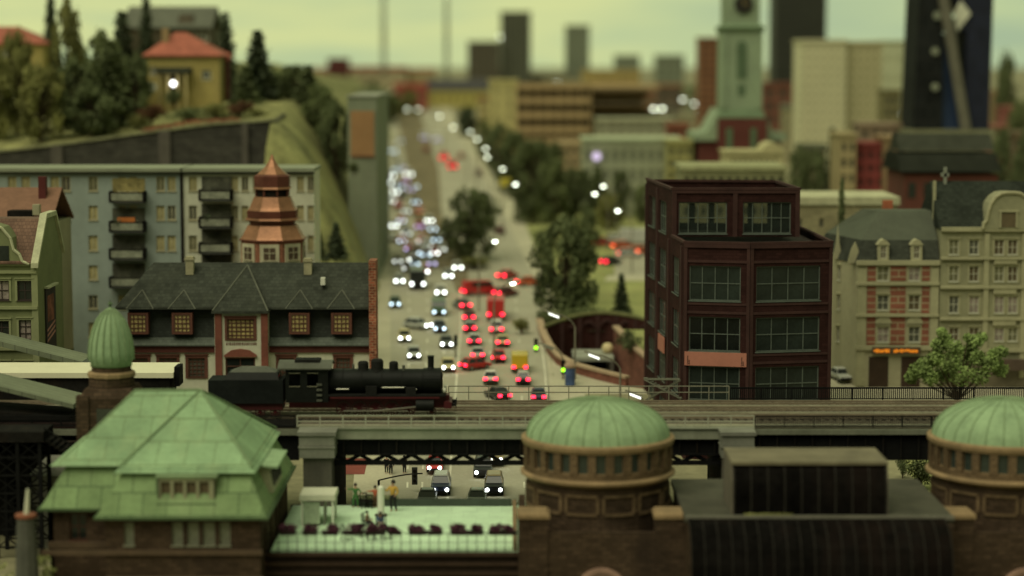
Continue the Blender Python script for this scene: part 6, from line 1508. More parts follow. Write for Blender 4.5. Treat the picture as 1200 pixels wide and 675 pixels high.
t = thing('glass_tower', 'dark navy glass tower split by a slanting grey strut', 'tower', (W(1113, 100, Yw).x, Yw + 7, gz(Yw)))
NAVY = mat('navy_glass', (.014, .017, .036), .7, .25, .1, brick=(2.0, 3.0, (.015, .017, .03), .12, .25)); NBLK = mat('black_curtain_wall', (.016, .018, .018), .8, .3, .1, spec=.1, brick=(2.0, 3.0, (.03, .03, .028), .1, .25))
a, m1, m2, b = [W(p, 150, Yw).x for p in (1070, 1104, 1122, 1159)]
zb2, zt2 = W(0, 152, Yw).z, W(0, -25, Yw).z
mb = MB(); mb.frus((a, m1, Yw, Yw + 14), zb2, (a + .8, m1 - .3, Yw, Yw + 14), zt2); mb.build('dark_shaft', NBLK, t)
mb = MB(); mb.frus((m1 + .01, m2 + 1.2, Yw + 1.5, Yw + 12), zb2, (m1 - .2, m1 + 2.4, Yw + 1.5, Yw + 12), W(0, 40, Yw).z); mb.build('blue_core', mat('mid_blue_glass', (.03, .05, .11), .3, .3, .1), t)
mb = MB(); mb.frus((m2 + 1.3, b, Yw, Yw + 14), zb2, (m2 + 1.5, b + .2, Yw, Yw + 14), W(0, 36, Yw).z)
xx = [W(p, 20, Yw).x for p in (1120, 1137, 1124, 1160)]
mb.prism([(xx[0], W(0, 36, Yw).z), (b + .2, W(0, 36, Yw).z), (b + .3, zt2), (W(1110, 0, Yw).x, zt2), (W(1120, 0, Yw).x, W(0, 2, Yw).z), (xx[1], W(0, 17, Yw).z)], Yw, Yw + 14); mb.build('navy_shaft', NAVY, t)
mb = MB(); mb.tube(W(1103, -20, Yw - 1), W(1132, 152, Yw - 1), 1.1, None, 8); mb.build('strut', mat('grey_strut', (.16, .15, .115), .6), t)
for px, py, r_ in ((1099, 18, .85), (1096, 60, .75), (1096, 102, .75)):
    p = W(px, py, Yw - .6); mb = MB(); mb.tube(p, p + Vector((0, .4, 0)), r_, None, 14); mb.build('round_lamp', mat('dull_disc', (.25, .27, .2), .5), t)
mb = MB(); mb.box(a - 1, b + 1, Yw - 2, Yw + 15, zb2 - 4, zb2); mb.build('podium', mat('pale_podium', (.22, .22, .13), .9), t)

mb = MB(); mb.hull([W(px, py, Yw - .5) for px, py in ((1118, 14), (1126, 0), (1138, 16), (1122, 37))], [W(px, py, Yw - .1) for px, py in ((1118, 14), (1126, 0), (1138, 16), (1122, 37))]); mb.build('sky_gap_panel', mat('pale_sky_gap', (.62, .62, .5), .6), bpy.data.objects['glass_tower'])  # pale plate added to stand in for bright sky through the gap

# red hall with dark roof, small red houses, beige flat block
Yh = 345
t = thing('red_hall', 'dark roofed red brick hall below the navy tower', 'hall', (W(1112, 220, Yh).x, Yh + 8, gz(Yh)))
a, b = W(1060, 200, Yh).x, W(1170, 200, Yh).x; a2, b2 = W(1054, 200, Yh).x, W(1172, 200, Yh).x
mb = MB(); mb.box(a, b, Yh, Yh + 16, gz(Yh) - 1, W(0, 204, Yh).z); mb.build('wall', mat('hall_red_brick', (.12, .042, .03), .9, .2, .3), t)
mb = MB(); DR = mat('hall_dark_roof', (.024, .026, .02), .95, .2, .3, spec=.05)
mb.hull([(a2, Yh - .8, W(0, 201, Yh).z), (b2, Yh - .8, W(0, 201, Yh).z), (b2, Yh + 16.5, W(0, 201, Yh).z), (a2, Yh + 16.5, W(0, 201, Yh).z)], [(a2, Yh + 3, W(0, 180, Yh + 3).z), (b2, Yh + 3, W(0, 180, Yh + 3).z), (b2, Yh + 13, W(0, 180, Yh + 3).z), (a2, Yh + 13, W(0, 180, Yh + 3).z)]); mb.build('roof', DR, t)
mb = MB(); z = W(0, 181, Yh + 3).z + .6; mb.hull([(a2 + .5, Yh + 3.5, z), (b2 - .3, Yh + 3.5, z), (b2 - .3, Yh + 12, z), (a2 + .5, Yh + 12, z)], [(a2 + .5, Yh + 6, W(0, 157, Yh + 6).z), (b2 - .3, Yh + 6, W(0, 157, Yh + 6).z), (b2 - .3, Yh + 10, W(0, 157, Yh + 6).z), (a2 + .5, Yh + 10, W(0, 157, Yh + 6).z)]); mb.build('upper_roof', mat('hall_upper_roof', (.05, .053, .04), .95, spec=.05), t)
for k in range(6):
    x = a + (b - a) * (k + .5) / 6; mb = MB(); mb.box(x - .6, x + .6, Yh - .08, Yh - .003, W(0, 232, Yh).z, W(0, 214, Yh).z); mb.build('window', DARKWIN, t)
tower('red_house', 'narrow red house between two buff gables left of the red hall', 'house', 1004, 1038, 171, 240, 392, 10, mat('small_red_brick', (.22, .05, .045), .9, .2, .3), 3, 4, mat('dark_red_pane', (.10, .035, .03), .5))
tower('buff_house', 'tall buff house with plain wall west of the narrow red house', 'house', 985, 1003.5, 160, 240, 390, 12, mat('far_buff_house', (.38, .31, .165), .9, .12, .3), 2, 4, FW)
tower('buff_house', 'tall buff house wedged between the narrow red house and the red hall', 'house', 1038.5, 1062, 164, 245, 388, 12, mat('far_tan_house', (.30, .21, .115), .9, .12, .3), 2, 4, FW)
tower('gabled_row', 'pink and grey gabled roofs above the narrow red house', 'house', 1008, 1056, 148, 180, 430, 10, mat('far_pink_grey', (.30, .22, .15), .9), 4, 2, FW)
t = tower('flat_roofed_house', 'beige house with a pale flat roof edge behind the corner house', 'building', 925, 1052, 240, 330, 300, 14, mat('beige_stone_wall', (.28, .25, .145), .9, .15, .4, brick=(1.0, .45, (.2, .18, .11), .03, .15)), 5, 3, GREYWIN, roofm=mat('pale_roof_edge', (.46, .45, .29), .9), cap=1.1, ww=.22, wh=.4)
for k, (pa, pb, yt, yb, Y, m, lab) in enumerate([(1163, 1185, 108, 150, 600, (.30, .2, .11), 'far tan house east of the navy tower'), (1178, 1215, 128, 180, 520, (.26, .09, .075), 'far red house at the east edge among trees'),
        (1165, 1180, 150, 190, 470, (.3, .12, .09), 'small red gable just east of the red hall roof'), (1188, 1220, 158, 205, 430, (.22, .16, .1), 'brown house at the east edge under the bright lamp'),
        (895, 940, 99, 150, 610, (.19, .08, .055), 'low orange red block behind the church roof')]):
    tower('far_house', lab, 'house', pa, pb, yt, yb, Y, 10, mat('far_house_wall_' + 'abcdefg'[k], m, .9, .15, .2), 3, 3, FW)
# far west band
for k, (pa, pb, yt, yb, Y, m, lab, rm) in enumerate([(384, 407, 73, 112, 880, (.13, .04, .035), 'dark red warehouse gable on the western skyline', None), (330, 384, 84, 115, 900, (.42, .30, .2), 'pinkish low terrace west of the dark red gable', (.30, .1, .08)),
        (407, 476, 82, 115, 910, (.45, .39, .24), 'cream low terrace with red roof east of the dark red gable', (.3, .07, .06)), (476, 510, 84, 115, 915, (.44, .37, .2), 'ochre low terrace with red roof beyond the mast', (.36, .16, .1)),
        (280, 330, 88, 118, 905, (.35, .33, .2), 'cream low terrace almost hidden by the hill firs', (.2, .1, .07)),
        (418, 452, 110, 160, 700, (.30, .27, .14), 'olive low house behind the slab building', (.2, .22, .12)), (462, 500, 103, 140, 780, (.34, .1, .08), 'red trimmed pavilion at the boulevard end', (.36, .08, .06)), (640, 690, 98, 125, 860, (.32, .3, .18), 'dull cream block behind the parking garage', None)]):
    tower('far_terrace', lab, 'building', pa, pb, yt, yb, Y, 12, mat('far_terrace_wall_' + 'abcdefgh'[k], m, .9, .12, .1), 5, 2, mat('far_terrace_window_' + 'abcdefgh'[k], tuple(x * .5 for x in m), .6), roofm=mat('far_terrace_roof_' + 'abcdefgh'[k], rm, .9) if rm else None, cap=1.6)
for lab, px, yb, Y, hgt, r0 in (('thick grey lattice mast on the skyline above the red roofs', 450, 80, 860, 30, .9), ('thin grey mast on the skyline near the dark towers', 523.5, 92, 880, 33, .75)):
    b = W(px, yb, Y); t = thing('radio_mast', lab, 'mast', (b.x, Y, b.z))
    MG = mat('mast_grey', (.16, .17, .12), .7); mb = MB()
    for dx, dy in ((-r0, -r0), (r0, -r0), (0, r0)): mb.tube((b.x + dx, Y + dy, b.z - 3), (b.x + dx * .8, Y + dy * .8, b.z + hgt), .28, .2, 5)
    mb.build('leg', MG, t); mb = MB()
    for k in range(24): z = b.z + k * hgt / 24; s_ = 1 if k % 2 else -1; mb.tube((b.x - r0 * s_, Y - r0, z), (b.x + r0 * s_, Y - r0, z + hgt / 24), .14, None, 4)
    mb.build('lattice', MG, t)
    mb = MB(); mb.tube((b.x, Y, b.z + 10), (b.x, Y, b.z + hgt + 7), .35, .2, 6); mb.build('antenna', MG, t)

for k, (pa, pb, yt, yb, Y, m, rm, lab) in enumerate([
        (612, 640, 176, 205, 540, (.40, .33, .19), (.30, .13, .08), 'tan house with a reddish roof peeping over the tree belt'),
        (700, 722, 132, 160, 590, (.34, .33, .22), (.22, .22, .16), 'pale grey house beside the twin bright lamps'),
        (724, 742, 126, 160, 600, (.36, .22, .14), (.30, .12, .08), 'pink house with a red roof left of the twin lamps'),
        (744, 768, 135, 165, 575, (.42, .38, .22), (.16, .16, .12), 'cream house directly below the twin lamps'),
        (770, 792, 128, 160, 610, (.26, .24, .16), (.13, .12, .09), 'grey brown house under the faint lamps'),
        (795, 815, 138, 165, 560, (.36, .35, .22), (.3, .28, .18), 'pale house tucked against the church roof'),
        (752, 768, 110, 140, 700, (.30, .17, .10), (.2, .1, .06), 'brown house with a narrow front behind the cream one'),
        (803, 818, 106, 140, 720, (.24, .25, .15), (.16, .2, .09), 'olive house at the foot of the brown brick tower'),
        (560, 585, 118, 150, 680, (.44, .37, .17), (.28, .15, .08), 'ochre house between the yellow terrace and the stair tower'),
        (920, 940, 128, 165, 560, (.33, .30, .18), (.2, .2, .14), 'buff house squeezed beside the cream office slab'),
        (940, 968, 176, 205, 450, (.25, .23, .13), (.15, .16, .10), 'olive brown house below the cream office slab')]):
    tower('small_house', lab, 'house', pa, pb, yt, yb, Y, 9, mat('small_house_wall_' + 'abcdefghijk'[k], m, .9, .18, .25), 3, 3, FW, roofm=mat('small_house_roof_' + 'abcdefghijk'[k], rm, .9, .2, .3), cap=1.2, ww=.4, wh=.5)
# ------------------------------------------------------------------ trees
def tree_mesh(kind, seed):
    q = random.Random(seed); mb = MB(); tr = MB()
    def leaf(p, s, flat=0):
        a = Vector((q.gauss(0, 1), q.gauss(0, 1), q.gauss(0, 1) * (1 - flat))).normalized(); b = a.cross(Vector((q.gauss(0, 1), q.gauss(0, 1), q.gauss(0, 1)))).normalized(); k = s * q.uniform(.6, 1.35)
        mb.face([p - a * k, p - b * k * .55, p + a * k, p + b * k * .55])
    if kind == 'round':
        tr.tube((0, 0, -.03), (.01, 0, .3), .035, .025, 8)
        nb = 44
        for i in range(nb):
            h = q.uniform(.12, .95); rad = .5 * math.sin(math.pi * min(1, (h + .05) / 1.08)) ** .7 * q.uniform(.35, 1.0); an = q.uniform(0, 6.28)
            c = Vector((math.cos(an) * rad, math.sin(an) * rad, h)); r_ = q.uniform(.09, .17)
            tr.tube((0.01, 0, min(.3, h * .6)), c, .014, .005, 5)
            for _ in range(100):
                d = Vector((q.gauss(0, 1), q.gauss(0, 1), q.gauss(0, .8))).normalized() * r_ * q.random() ** .4; leaf(c + d, .036)
        tr.tube((.01, 0, .3), (0, .01, .8), .025, .006, 6)
    elif kind == 'conifer':
        tr.tube((0, 0, -.03), (0, 0, .97), .022, .003, 8)
        for lv in range(24):
            h = .08 + .9 * lv / 24; L_ = .26 * (1 - h) ** .85 * q.uniform(.8, 1.1) + .012; n = int(5 + 8 * (1 - h))
            for k in range(n):
                an = 2 * math.pi * k / n + q.uniform(-.4, .4); l2 = L_ * q.uniform(.6, 1.12); d = Vector((math.cos(an), math.sin(an), -.28)); o_ = Vector((0, 0, h))
                tr.tube(o_, o_ + d * l2, .006, .002, 4)
                for m_ in range(int(5 + 16 * l2 / .26)):
                    f = q.uniform(.15, 1.05); p = o_ + d * l2 * f + Vector((q.gauss(0, .018), q.gauss(0, .018), q.gauss(0, .012))); leaf(p, .032, .4)
    elif kind == 'bush':
        tr.tube((0, 0, -.05), (0, 0, .4), .04, .02, 6)
        for i in range(13):
            an, rad = q.uniform(0, 6.28), q.uniform(0, .36); c = Vector((math.cos(an) * rad, math.sin(an) * rad, q.uniform(.25, .75 - rad * .6))); tr.tube((0, 0, .1), c, .015, .005, 5)
            for _ in range(110):
                d = Vector((q.gauss(0, 1), q.gauss(0, 1), q.gauss(0, .9))).normalized() * q.uniform(.12, .24) * q.random() ** .4; p = c + d; p.z = max(.01, p.z); leaf(p, .035)
    return mb.data('crown'), tr.data('trunk')
TM = {k: [tree_mesh(k, s + i * 10 + len(k)) for i in range(n)] for (k, n), s in zip((('round', 3), ('conifer', 2), ('bush', 2)), (1, 200, 300))}
cnt = [0]
HG_ = 'trees on the villa hill'
def tree(kind, lab, px, yb, h_px, w_px, leafm, Y=None, dz=None, group=None, name=None):
    """a tree whose foot shows at (px, yb)"""
    if Y is None: p = G(px, yb)
    elif dz is None: p = W(px, yb, Y)
    else: p = W(px, yb, Y); p.z = dz
    if Y is not None and dz is None:
        ztop = W(px, yb - h_px, Y).z; p.z = hill_z(p.x, p.y) - .15 if (group in (HG_, 'bushes around the ochre villa') and p.y > 331) else (gz(p.y) if group != 'firs at the slope foot' else p.z)
        if group == 'bushes around the ochre villa': p.z = max(p.z, W(px, yb, Y).z - .6)
    h = h_px / F * p.y; wd = w_px / F * p.y
    if Y is not None and dz is None: h = max(1.0, ztop - p.z)
    if kind == 'conifer': wd *= 1.35
    elif group == HG_ and kind == 'round': wd *= 1.3
    cr_, tr_ = TM[kind][cnt[0] % len(TM[kind])]; cnt[0] += 1
    nm = name or {'round': 'tree', 'conifer': 'fir_tree', 'bush': 'bush'}[kind]
    t = thing(nm, lab, {'round': 'tree', 'conifer': 'fir tree', 'bush': 'bush'}[kind], p, group, rnd.uniform(0, 6.28))
    bw = {'round': 1.12, 'conifer': .56, 'bush': .95}[kind]
    link('crown', cr_, t, m=LEAF[leafm], scale=(wd / bw, wd / bw, h))
    link('trunk', tr_, t, m=BARK, scale=(wd / bw, wd / bw, h))
    return t
def ht(kind, lab, px, yb, h, wd, lm, Y): tree(kind, lab, px, yb, h, wd, lm, Y=Y, group=HG_)
ht('round', 'yellow olive tree in front of the bright red roof', 20, 150, 108, 46, 'olive', 352)
ht('round', 'tall olive tree standing right against the hill wall at the west', 48, 158, 84, 48, 'olive', 340)
ht('conifer', 'dark fir behind the yellow olive tree', 62, 130, 140, 36, 'deep', 392)
ht('round', 'tall olive tree with a rounded top between dark firs', 80, 150, 144, 34, 'olive', 356)
ht('round', 'dark tree right below the tall rounded olive tree', 95, 158, 92, 52, 'dark', 344)
ht('conifer', 'pointed fir between the olive tree and the dark grey roofed house', 145, 140, 132, 48, 'deep', 376)
ht('round', 'mid green leafy tree filling the gap beside the pointed fir', 118, 130, 88, 50, 'mid', 368)
ht('conifer', 'bushy dark fir close to the villa porch', 132, 158, 112, 58, 'dark', 348)
ht('conifer', 'slim dark fir in front of the dark grey roofed house', 172, 60, 75, 26, 'deep', 405)
ht('round', 'low dark tree at the wall top under the bushy fir', 108, 160, 55, 62, 'dark', 340)
ht('round', 'small dark tree touching the ochre villa on its west side', 158, 122, 60, 34, 'dark', 357)
ht('round', 'olive shrubby tree at the extreme west end of the wall', -6, 152, 92, 44, 'olive', 346)
ht('conifer', 'dark bushy fir on the skyline east of the ochre villa', 265, 75, 64, 32, 'deep', 395)
ht('conifer', 'tall pointed fir standing alone east of the ochre villa', 303, 134, 102, 46, 'deep', 362)
ht('conifer', 'second fir just beside the tall lone fir', 288, 136, 62, 36, 'dark', 356)
ht('round', 'dark green tree between the lone fir and the hoarding', 345, 150, 72, 44, 'dark', 372)
ht('conifer', 'dark fir on the edge of the grassy slope', 362, 152, 78, 40, 'dark', 366)
ht('round', 'mid green round tree leaning over the grassy slope', 375, 172, 72, 44, 'mid', 358)
ht('round', 'dark leafy tree hiding the corner of the slab building', 394, 188, 66, 38, 'dark', 350)
ht('round', 'small mid green tree behind the dark skyline fir', 325, 132, 50, 44, 'mid', 380)
ht('conifer', 'small fir at the top of the grassy slope', 340, 130, 55, 28, 'deep', 392)
for px, yb, h, wd, lm, lab in ((178, 140, 26, 40, 'russet', 'russet bush below the cream disc sign'), (205, 122, 24, 26, 'dark', 'dark bush in front of the lit villa door'), (222, 142, 22, 54, 'mid', 'clipped green bush on the wall top below the ochre villa'), (252, 140, 26, 44, 'olive', 'olive bush at the villa corner'), (280, 138, 26, 44, 'russet', 'reddish bush under the tall lone fir'),
        (160, 150, 22, 36, 'olive', 'olive bush at the foot of the small dark tree'), (300, 142, 18, 34, 'olive', 'pale olive bush at the end of the wall')):
    tree('bush', lab, px, yb, h, wd, lm, Y=342 if px != 205 else 356, group='bushes around the ochre villa')
mb = MB()
for i in range(34):
    x = W(168 + i * 3.3, 150, 332.3).x; leafball(mb, (x, 332.3, lerp(WTOP, x) + .55), .6, 22, .16, .6, i)
tag(mb.build('flower_bed', mat('red_flower_bed', (.26, .06, .04), .9, .6, 1.5)), 'strip of red flowers along the wall top', 'flowers', kind='stuff')
tree('conifer', 'little dark fir beside the copper tower at the slope foot', 394, 305, 46, 26, 'deep', Y=292, group='firs at the slope foot')
tree('conifer', 'tiny dark fir half hidden by the cream apartment block', 374, 306, 38, 18, 'dark', Y=294, group='firs at the slope foot')
tree('bush', 'dark bush clinging to the slope by the slab building', 415, 205, 22, 18, 'dark', Y=338, dz=W(415, 206, 338).z)
# boulevard trees
tree('round', 'open crowned dark tree alone on the reservation in the traffic', 553, 306, 86, 72, 'dark', name='boulevard_tree')
tree('bush', 'olive bush at the foot of the lone reservation tree', 556, 316, 20, 50, 'olive')
tree('round', 'big dark bushy tree above the brick underpass wall', 661, 374, 114, 92, 'dark', name='boulevard_tree')
tree('conifer', 'slim dark fir next to the big bushy tree', 728, 370, 52, 22, 'deep')
MG_ = 'tree belt east of the boulevard'
for px, yb, h, wd, kind, lm, lab in ((622, 262, 96, 56, 'round', 'dark', 'dark tree leading the belt near the yellow traffic sign'), (648, 262, 76, 50, 'round', 'mid', 'mid green tree second in the belt'), (673, 258, 62, 44, 'round', 'dark', 'dark tree in front of the classical block'), (600, 226, 70, 46, 'round', 'dark', 'dark tree behind the lamp row'),
        (586, 205, 58, 40, 'round', 'dark', 'small dark tree near the yellow stair tower'), (640, 226, 62, 46, 'round', 'dark', 'very dark tree below the parking garage'), (570, 185, 44, 30, 'round', 'mid', 'small mid green tree at the boulevard bend'), (549, 160, 34, 34, 'round', 'deep', 'dark tree before the yellow terrace'),
        (700, 262, 70, 36, 'conifer', 'dark', 'tall thin dark fir before the classical block'), (727, 256, 54, 26, 'round', 'dark', 'narrow dark tree at the middle of the classical block'), (754, 262, 44, 26, 'round', 'mid', 'mid green tree at the warehouse side of the classical block'), (640, 300, 44, 40, 'bush', 'dark', 'dark bush on the lawn left of the big bushy tree'),
        (690, 290, 46, 30, 'round', 'dark', 'dark small tree on the lawn by the side street'), (715, 268, 40, 40, 'round', 'olive', 'olive tree under the bright lamp pair')):
    tree(kind, lab, px, yb, h, wd, lm, group=MG_)
for px, yb, h, wd, kind, lm, Y, lab in ((456, 138, 30, 40, 'round', 'mid', 720, 'green tree clump at the far end of the west pavement'), (480, 132, 26, 34, 'round', 'olive', 760, 'olive tree beside the red trimmed pavilion'), (436, 128, 30, 36, 'round', 'mid', 740, 'green tree behind the hoarding building'),
        (975, 196, 50, 22, 'conifer', 'deep', 440, 'dark fir in front of the cream office slab'), (955, 215, 36, 44, 'round', 'dark', 410, 'dark round tree beneath the cream office slab'), (935, 222, 44, 40, 'round', 'dark', 395, 'dark tree just east of the cream rotunda'), (812, 232, 36, 34, 'round', 'mid', 400, 'green tree in front of the low yellow house'), (820, 120, 50, 18, 'conifer', 'mid', 700, 'bright green poplar west of the brown tower'),
        (1180, 110, 42, 34, 'round', 'dark', 560, 'dark tree on the skyline east of the navy tower'), (1196, 165, 50, 40, 'round', 'mid', 480, 'green tree among the far red houses'), (1172, 200, 46, 30, 'round', 'dark', 380, 'dark tree at the corner of the red hall'), (1200, 205, 44, 40, 'round', 'dark', 375, 'dark tree beyond the slate roof at the east edge'),
        (986, 262, 60, 20, 'conifer', 'dark', 285, 'dark fir squeezed between warehouse and corner house')):
    tree(kind, lab, px, yb, h, wd, lm, Y=Y, group='scattered trees in the far town')
tree('bush', 'mid green bush spilling over the west end of the underpass wall', 652, 385, 24, 40, 'mid', Y=300, dz=6.2)
tree('bush', 'small dark bush beside the parapet lamp', 640, 382, 26, 30, 'dark')
tree('bush', 'olive bush at the kerb above the curved parapet', 611, 392, 26, 28, 'olive')
tree('bush', 'dark green bush in the planter on the ramp wall', 738, 400, 36, 34, 'dark', Y=276, dz=5.6)
tree('bush', 'round hedge like bush on the grass rim above the tunnel', 690, 372, 22, 60, 'mid', Y=303, dz=6.5)
tree('bush', 'clipped dark hedge bush beside the green townhouse', 78, 412, 24, 52, 'mid', Y=248)
tree('bush', 'leafy bush under the viaduct near the east domed tower', 1078, 566, 42, 42, 'mid', Y=214)
tree('bush', 'low dark shrub beneath the viaduct beside the lawn', 1058, 550, 24, 20, 'dark', Y=220)
tree('bush', 'yellow green shrub behind the first domed tower', 808, 577, 20, 26, 'olive', Y=196)
# foreground foam tree beside the corner house
p = W(1120, 462, 246); p.z = gz(246)
t = thing('spreading_tree', 'bright green spreading tree in front of the two pale townhouses', 'tree', p)
mb = MB(); tr = MB(); q = random.Random(21); tr.tube((0, 0, 0), (.2, 0, 2.0), .35, .25, 8)
for (px, py, r_) in ((1075, 434, 1.0), (1085, 428, 1.1), (1096, 420, 1.0), (1100, 405, .95), (1108, 398, .8), (1104, 390, .6), (1118, 408, 1.0), (1112, 425, 1.2), (1128, 425, 1.1), (1136, 412, .95), (1142, 402, 1.0), (1150, 396, .75), (1146, 420, 1.0), (1160, 426, 1.0), (1166, 416, .9), (1174, 412, .7), (1172, 432, 1.0), (1126, 440, 1.3), (1104, 440, 1.2), (1148, 440, 1.2), (1090, 443, 1.0), (1068, 442, .8), (1134, 396, .5)):
    w3 = W(px, py, 246 + q.uniform(-2.2, 2.2)) - p; tr.tube((.2, 0, 1.6), w3, .12, .04, 5)
    for _ in range(300):
        d = Vector((q.gauss(0, 1), q.gauss(0, 1), q.gauss(0, .8))).normalized() * r_ * q.random() ** .35; k = .2 * q.uniform(.6, 1.4)
        a = Vector((q.gauss(0, 1), q.gauss(0, 1), q.gauss(0, 1))).normalized(); b = a.orthogonal().normalized(); c = w3 + d; mb.face([c - a * k, c - b * k * .7, c + a * k, c + b * k * .7])
o = mb.build('crown', LEAF['bright']); o.parent = t
o = tr.build('trunk', BARK); o.parent = t

# ------------------------------------------------------------------ vehicles
HEAD = emit('headlight_glow', (.93, 1.0, .92), 10); HEADM = emit('headlight_soft_glow', (.93, 1.0, .9), 3); HEADB = emit('headlight_bluish', (.70, .90, 1.0), 4.5); HEADV = emit('headlight_violet', (.66, .58, 1.0), 3); TAIL = emit('taillight_glow', (1.0, .02, .05), 7); ORNG = emit('rear_orange_glow', (1.0, .12, .04), 5)
TYRE = mat('tyre', (.015, .015, .015), .8); CARGLASS = glassy('car_glass', (.02, .025, .025), .08)
PAINT = {n: mat('paint_' + n, c, .3, .05, .5, spec=.5) for n, c in {'red': (.46, .03, .028), 'dark red': (.14, .015, .015), 'black': (.018, .018, .02), 'silver': (.44, .45, .40), 'white': (.62, .62, .54), 'taxi beige': (.55, .47, .24), 'navy': (.03, .04, .075), 'grey': (.14, .145, .13), 'green': (.05, .09, .05), 'yellow': (.52, .38, .03), 'tan': (.3, .24, .13), 'orange red': (.58, .11, .03), 'brown': (.12, .06, .035)}.items()}
def car_parts(kind):
    if kind == 'van': L_, Wd, prof, cab = 5.4, 2.05, [(-2.7, .35), (-2.7, 1.05), (-2.0, 1.35), (-1.55, 2.25), (2.6, 2.3), (2.7, .35)], [(-2.02, 1.38), (-1.6, 2.12), (1.6, 2.14), (1.6, 1.4)]
    elif kind == 'suv': L_, Wd, prof, cab = 4.6, 1.95, [(-2.3, .4), (-2.3, 1.0), (-1.2, 1.12), (2.2, 1.15), (2.3, .4)], [(-1.15, 1.1), (-.55, 1.78), (1.9, 1.78), (2.2, 1.1)]
    elif kind == 'hatch': L_, Wd, prof, cab = 4.0, 1.75, [(-2.0, .32), (-2.0, .75), (-1.1, .93), (1.9, .95), (2.0, .32)], [(-1.05, .9), (-.4, 1.48), (1.3, 1.5), (1.85, .92)]
    elif kind in ('truck', 'bus'): L_, Wd, prof, cab = (8.5, 2.5, [(-4.2, .5), (-4.2, 3.0), (4.2, 3.1), (4.2, .5)], [(-4.23, 1.5), (-4.23, 2.7), (-4.0, 2.7), (-4.0, 1.5)])
    else: L_, Wd, prof, cab = 4.6, 1.82, [(-2.3, .32), (-2.3, .72), (-1.1, .9), (1.5, .95), (2.25, .9), (2.3, .32)], [(-1.0, .88), (-.3, 1.42), (1.0, 1.44), (1.75, .92)]
    body = MB(); h = Wd / 2
    body.hull([(-h, y, z) for y, z in prof], [(h, y, z) for y, z in prof])
    gl = MB(); ci = h - .1; top = h - .28 if kind not in ('van', 'truck', 'bus') else h + .02
    zmn = min(z for _, z in cab); zmx = max(z for _, z in cab)
    wf = lambda z: (h - .06) + (top - (h - .06)) * (z - zmn) / max(.01, zmx - zmn)
    if kind in ('van', 'truck', 'bus'): wf = lambda z: h + .015
    gl.hull([(-wf(z), y, z) for y, z in cab], [(wf(z), y, z) for y, z in cab])
    y1 = min(y for y, z in cab if z > zmx - .05); y2 = max(y for y, z in cab if z > zmx - .05)
    rf = None
    if kind not in ('van', 'truck', 'bus'):
        rf = MB(); rf.frus((-top - .02, top + .02, y1 - .1, y2 + .1), zmx - .02, (-top + .1, top - .1, y1 + .1, y2 - .05), zmx + .09)
        for s_ in (-1, 1):
            rf.tube((s_ * (h - .1), cab[0][0], zmn), (s_ * top, y1, zmx), .05, None, 4).tube((s_ * (h - .1), cab[-1][0], zmn), (s_ * top, y2, zmx), .06, None, 4).tube((s_ * (h - .06), (y1 + y2) / 2, zmn), (s_ * top, (y1 + y2) / 2, zmx), .05, None, 4)
        if kind == 'taxi': pass
    wh = MB(); wh.tube((-.12, 0, 0), (.12, 0, 0), .34 if kind not in ('truck', 'bus') else .5, None, 14)
    rim = MB(); rim.tube((-.13, 0, 0), (.13, 0, 0), .19, None, 10)
    lamp = MB(); lamp.tube((0, -.06, 0), (0, .03, 0), .19, None, 12)
    tail = MB(); tail.box(-.23, .23, -.03, .06, -.16, .16)
    bump_ = MB(); bump_.box(-h + .1, h - .1, prof[0][0] - .06, prof[0][0] + .1, .34, .56); bmp2 = MB(); bmp2.box(-h + .1, h - .1, prof[-1][0] - .1, prof[-1][0] + .06, .34, .56)
    return dict(L=L_, W=Wd, y0=prof[0][0], y1=prof[-1][0], body=body.data('body'), glass=gl.data('window'), roof=rf.data('roof') if rf else None, wheel=wh.data('wheel'), rim=rim.data('rim'), lamp=lamp.data('headlight'), tail=tail.data('taillight'), bumper=bump_.data('bumper'), bumper2=bmp2.data('bumper'))
CP = {k: car_parts(k) for k in ('sedan', 'suv', 'hatch', 'van', 'truck', 'bus')}
HRIM = mat('hub_grey', (.25, .25, .22), .4)
def car(kind, color, lab, p, rz, front=True, lit=True, lamp=None, rear=TAIL, group=None, name=None, sc_=1.0, rlit=True, roofp=None):
    c = CP[kind]; nm = name or {'sedan': 'car', 'hatch': 'car', 'suv': 'car', 'van': 'van', 'truck': 'truck', 'bus': 'bus'}[kind]
    t = thing(nm, lab, {'car': 'car', 'van': 'van', 'truck': 'truck', 'bus': 'bus', 'taxi': 'taxi', 'fire_engine': 'fire engine'}[nm], p, group, rz)
    b = link('body', c['body'], t, m=PAINT[color])
    bv = b.modifiers.new('bevel', 'BEVEL'); bv.width = .12; bv.segments = 2
    link('window', c['glass'], t, m=CARGLASS)
    if c['roof']: link('roof', c['roof'], t, m=PAINT[roofp or color])
    link('bumper', c['bumper'], t, m=TYRE); link('bumper', c['bumper2'], t, m=TYRE)
    hx = c['W'] / 2; yy = c['L'] * .3
    for sx_ in (-1, 1):
        for sy in (-1, 1):
            w_ = link('wheel', c['wheel'], t, (sx_ * (hx - .12), sy * yy, .34 if kind not in ('truck', 'bus') else .5), m=TYRE)
            link('rim', c['rim'], w_, m=HRIM)
    zl_ = .66 if kind not in ('truck', 'bus') else .95
    if front:
        for sx_ in (-1, 1): link('headlight', c['lamp'], t, (sx_ * (hx - .32), c['y0'] - .05, zl_), m=(lamp or HEAD) if lit else HRIM)
    else:
        for sx_ in (-1, 1): link('taillight', c['tail'], t, (sx_ * (hx - .27), c['y1'] + .05, zl_ + .1), m=rear if rlit else PAINT['dark red'])
    return t
def road_z(p): return Vector((p.x, p.y, gz(p.y) + .035))
OG, RG = 'oncoming cars in the boulevard jam', 'cars driving away on the boulevard'
SL = math.atan(.0585)
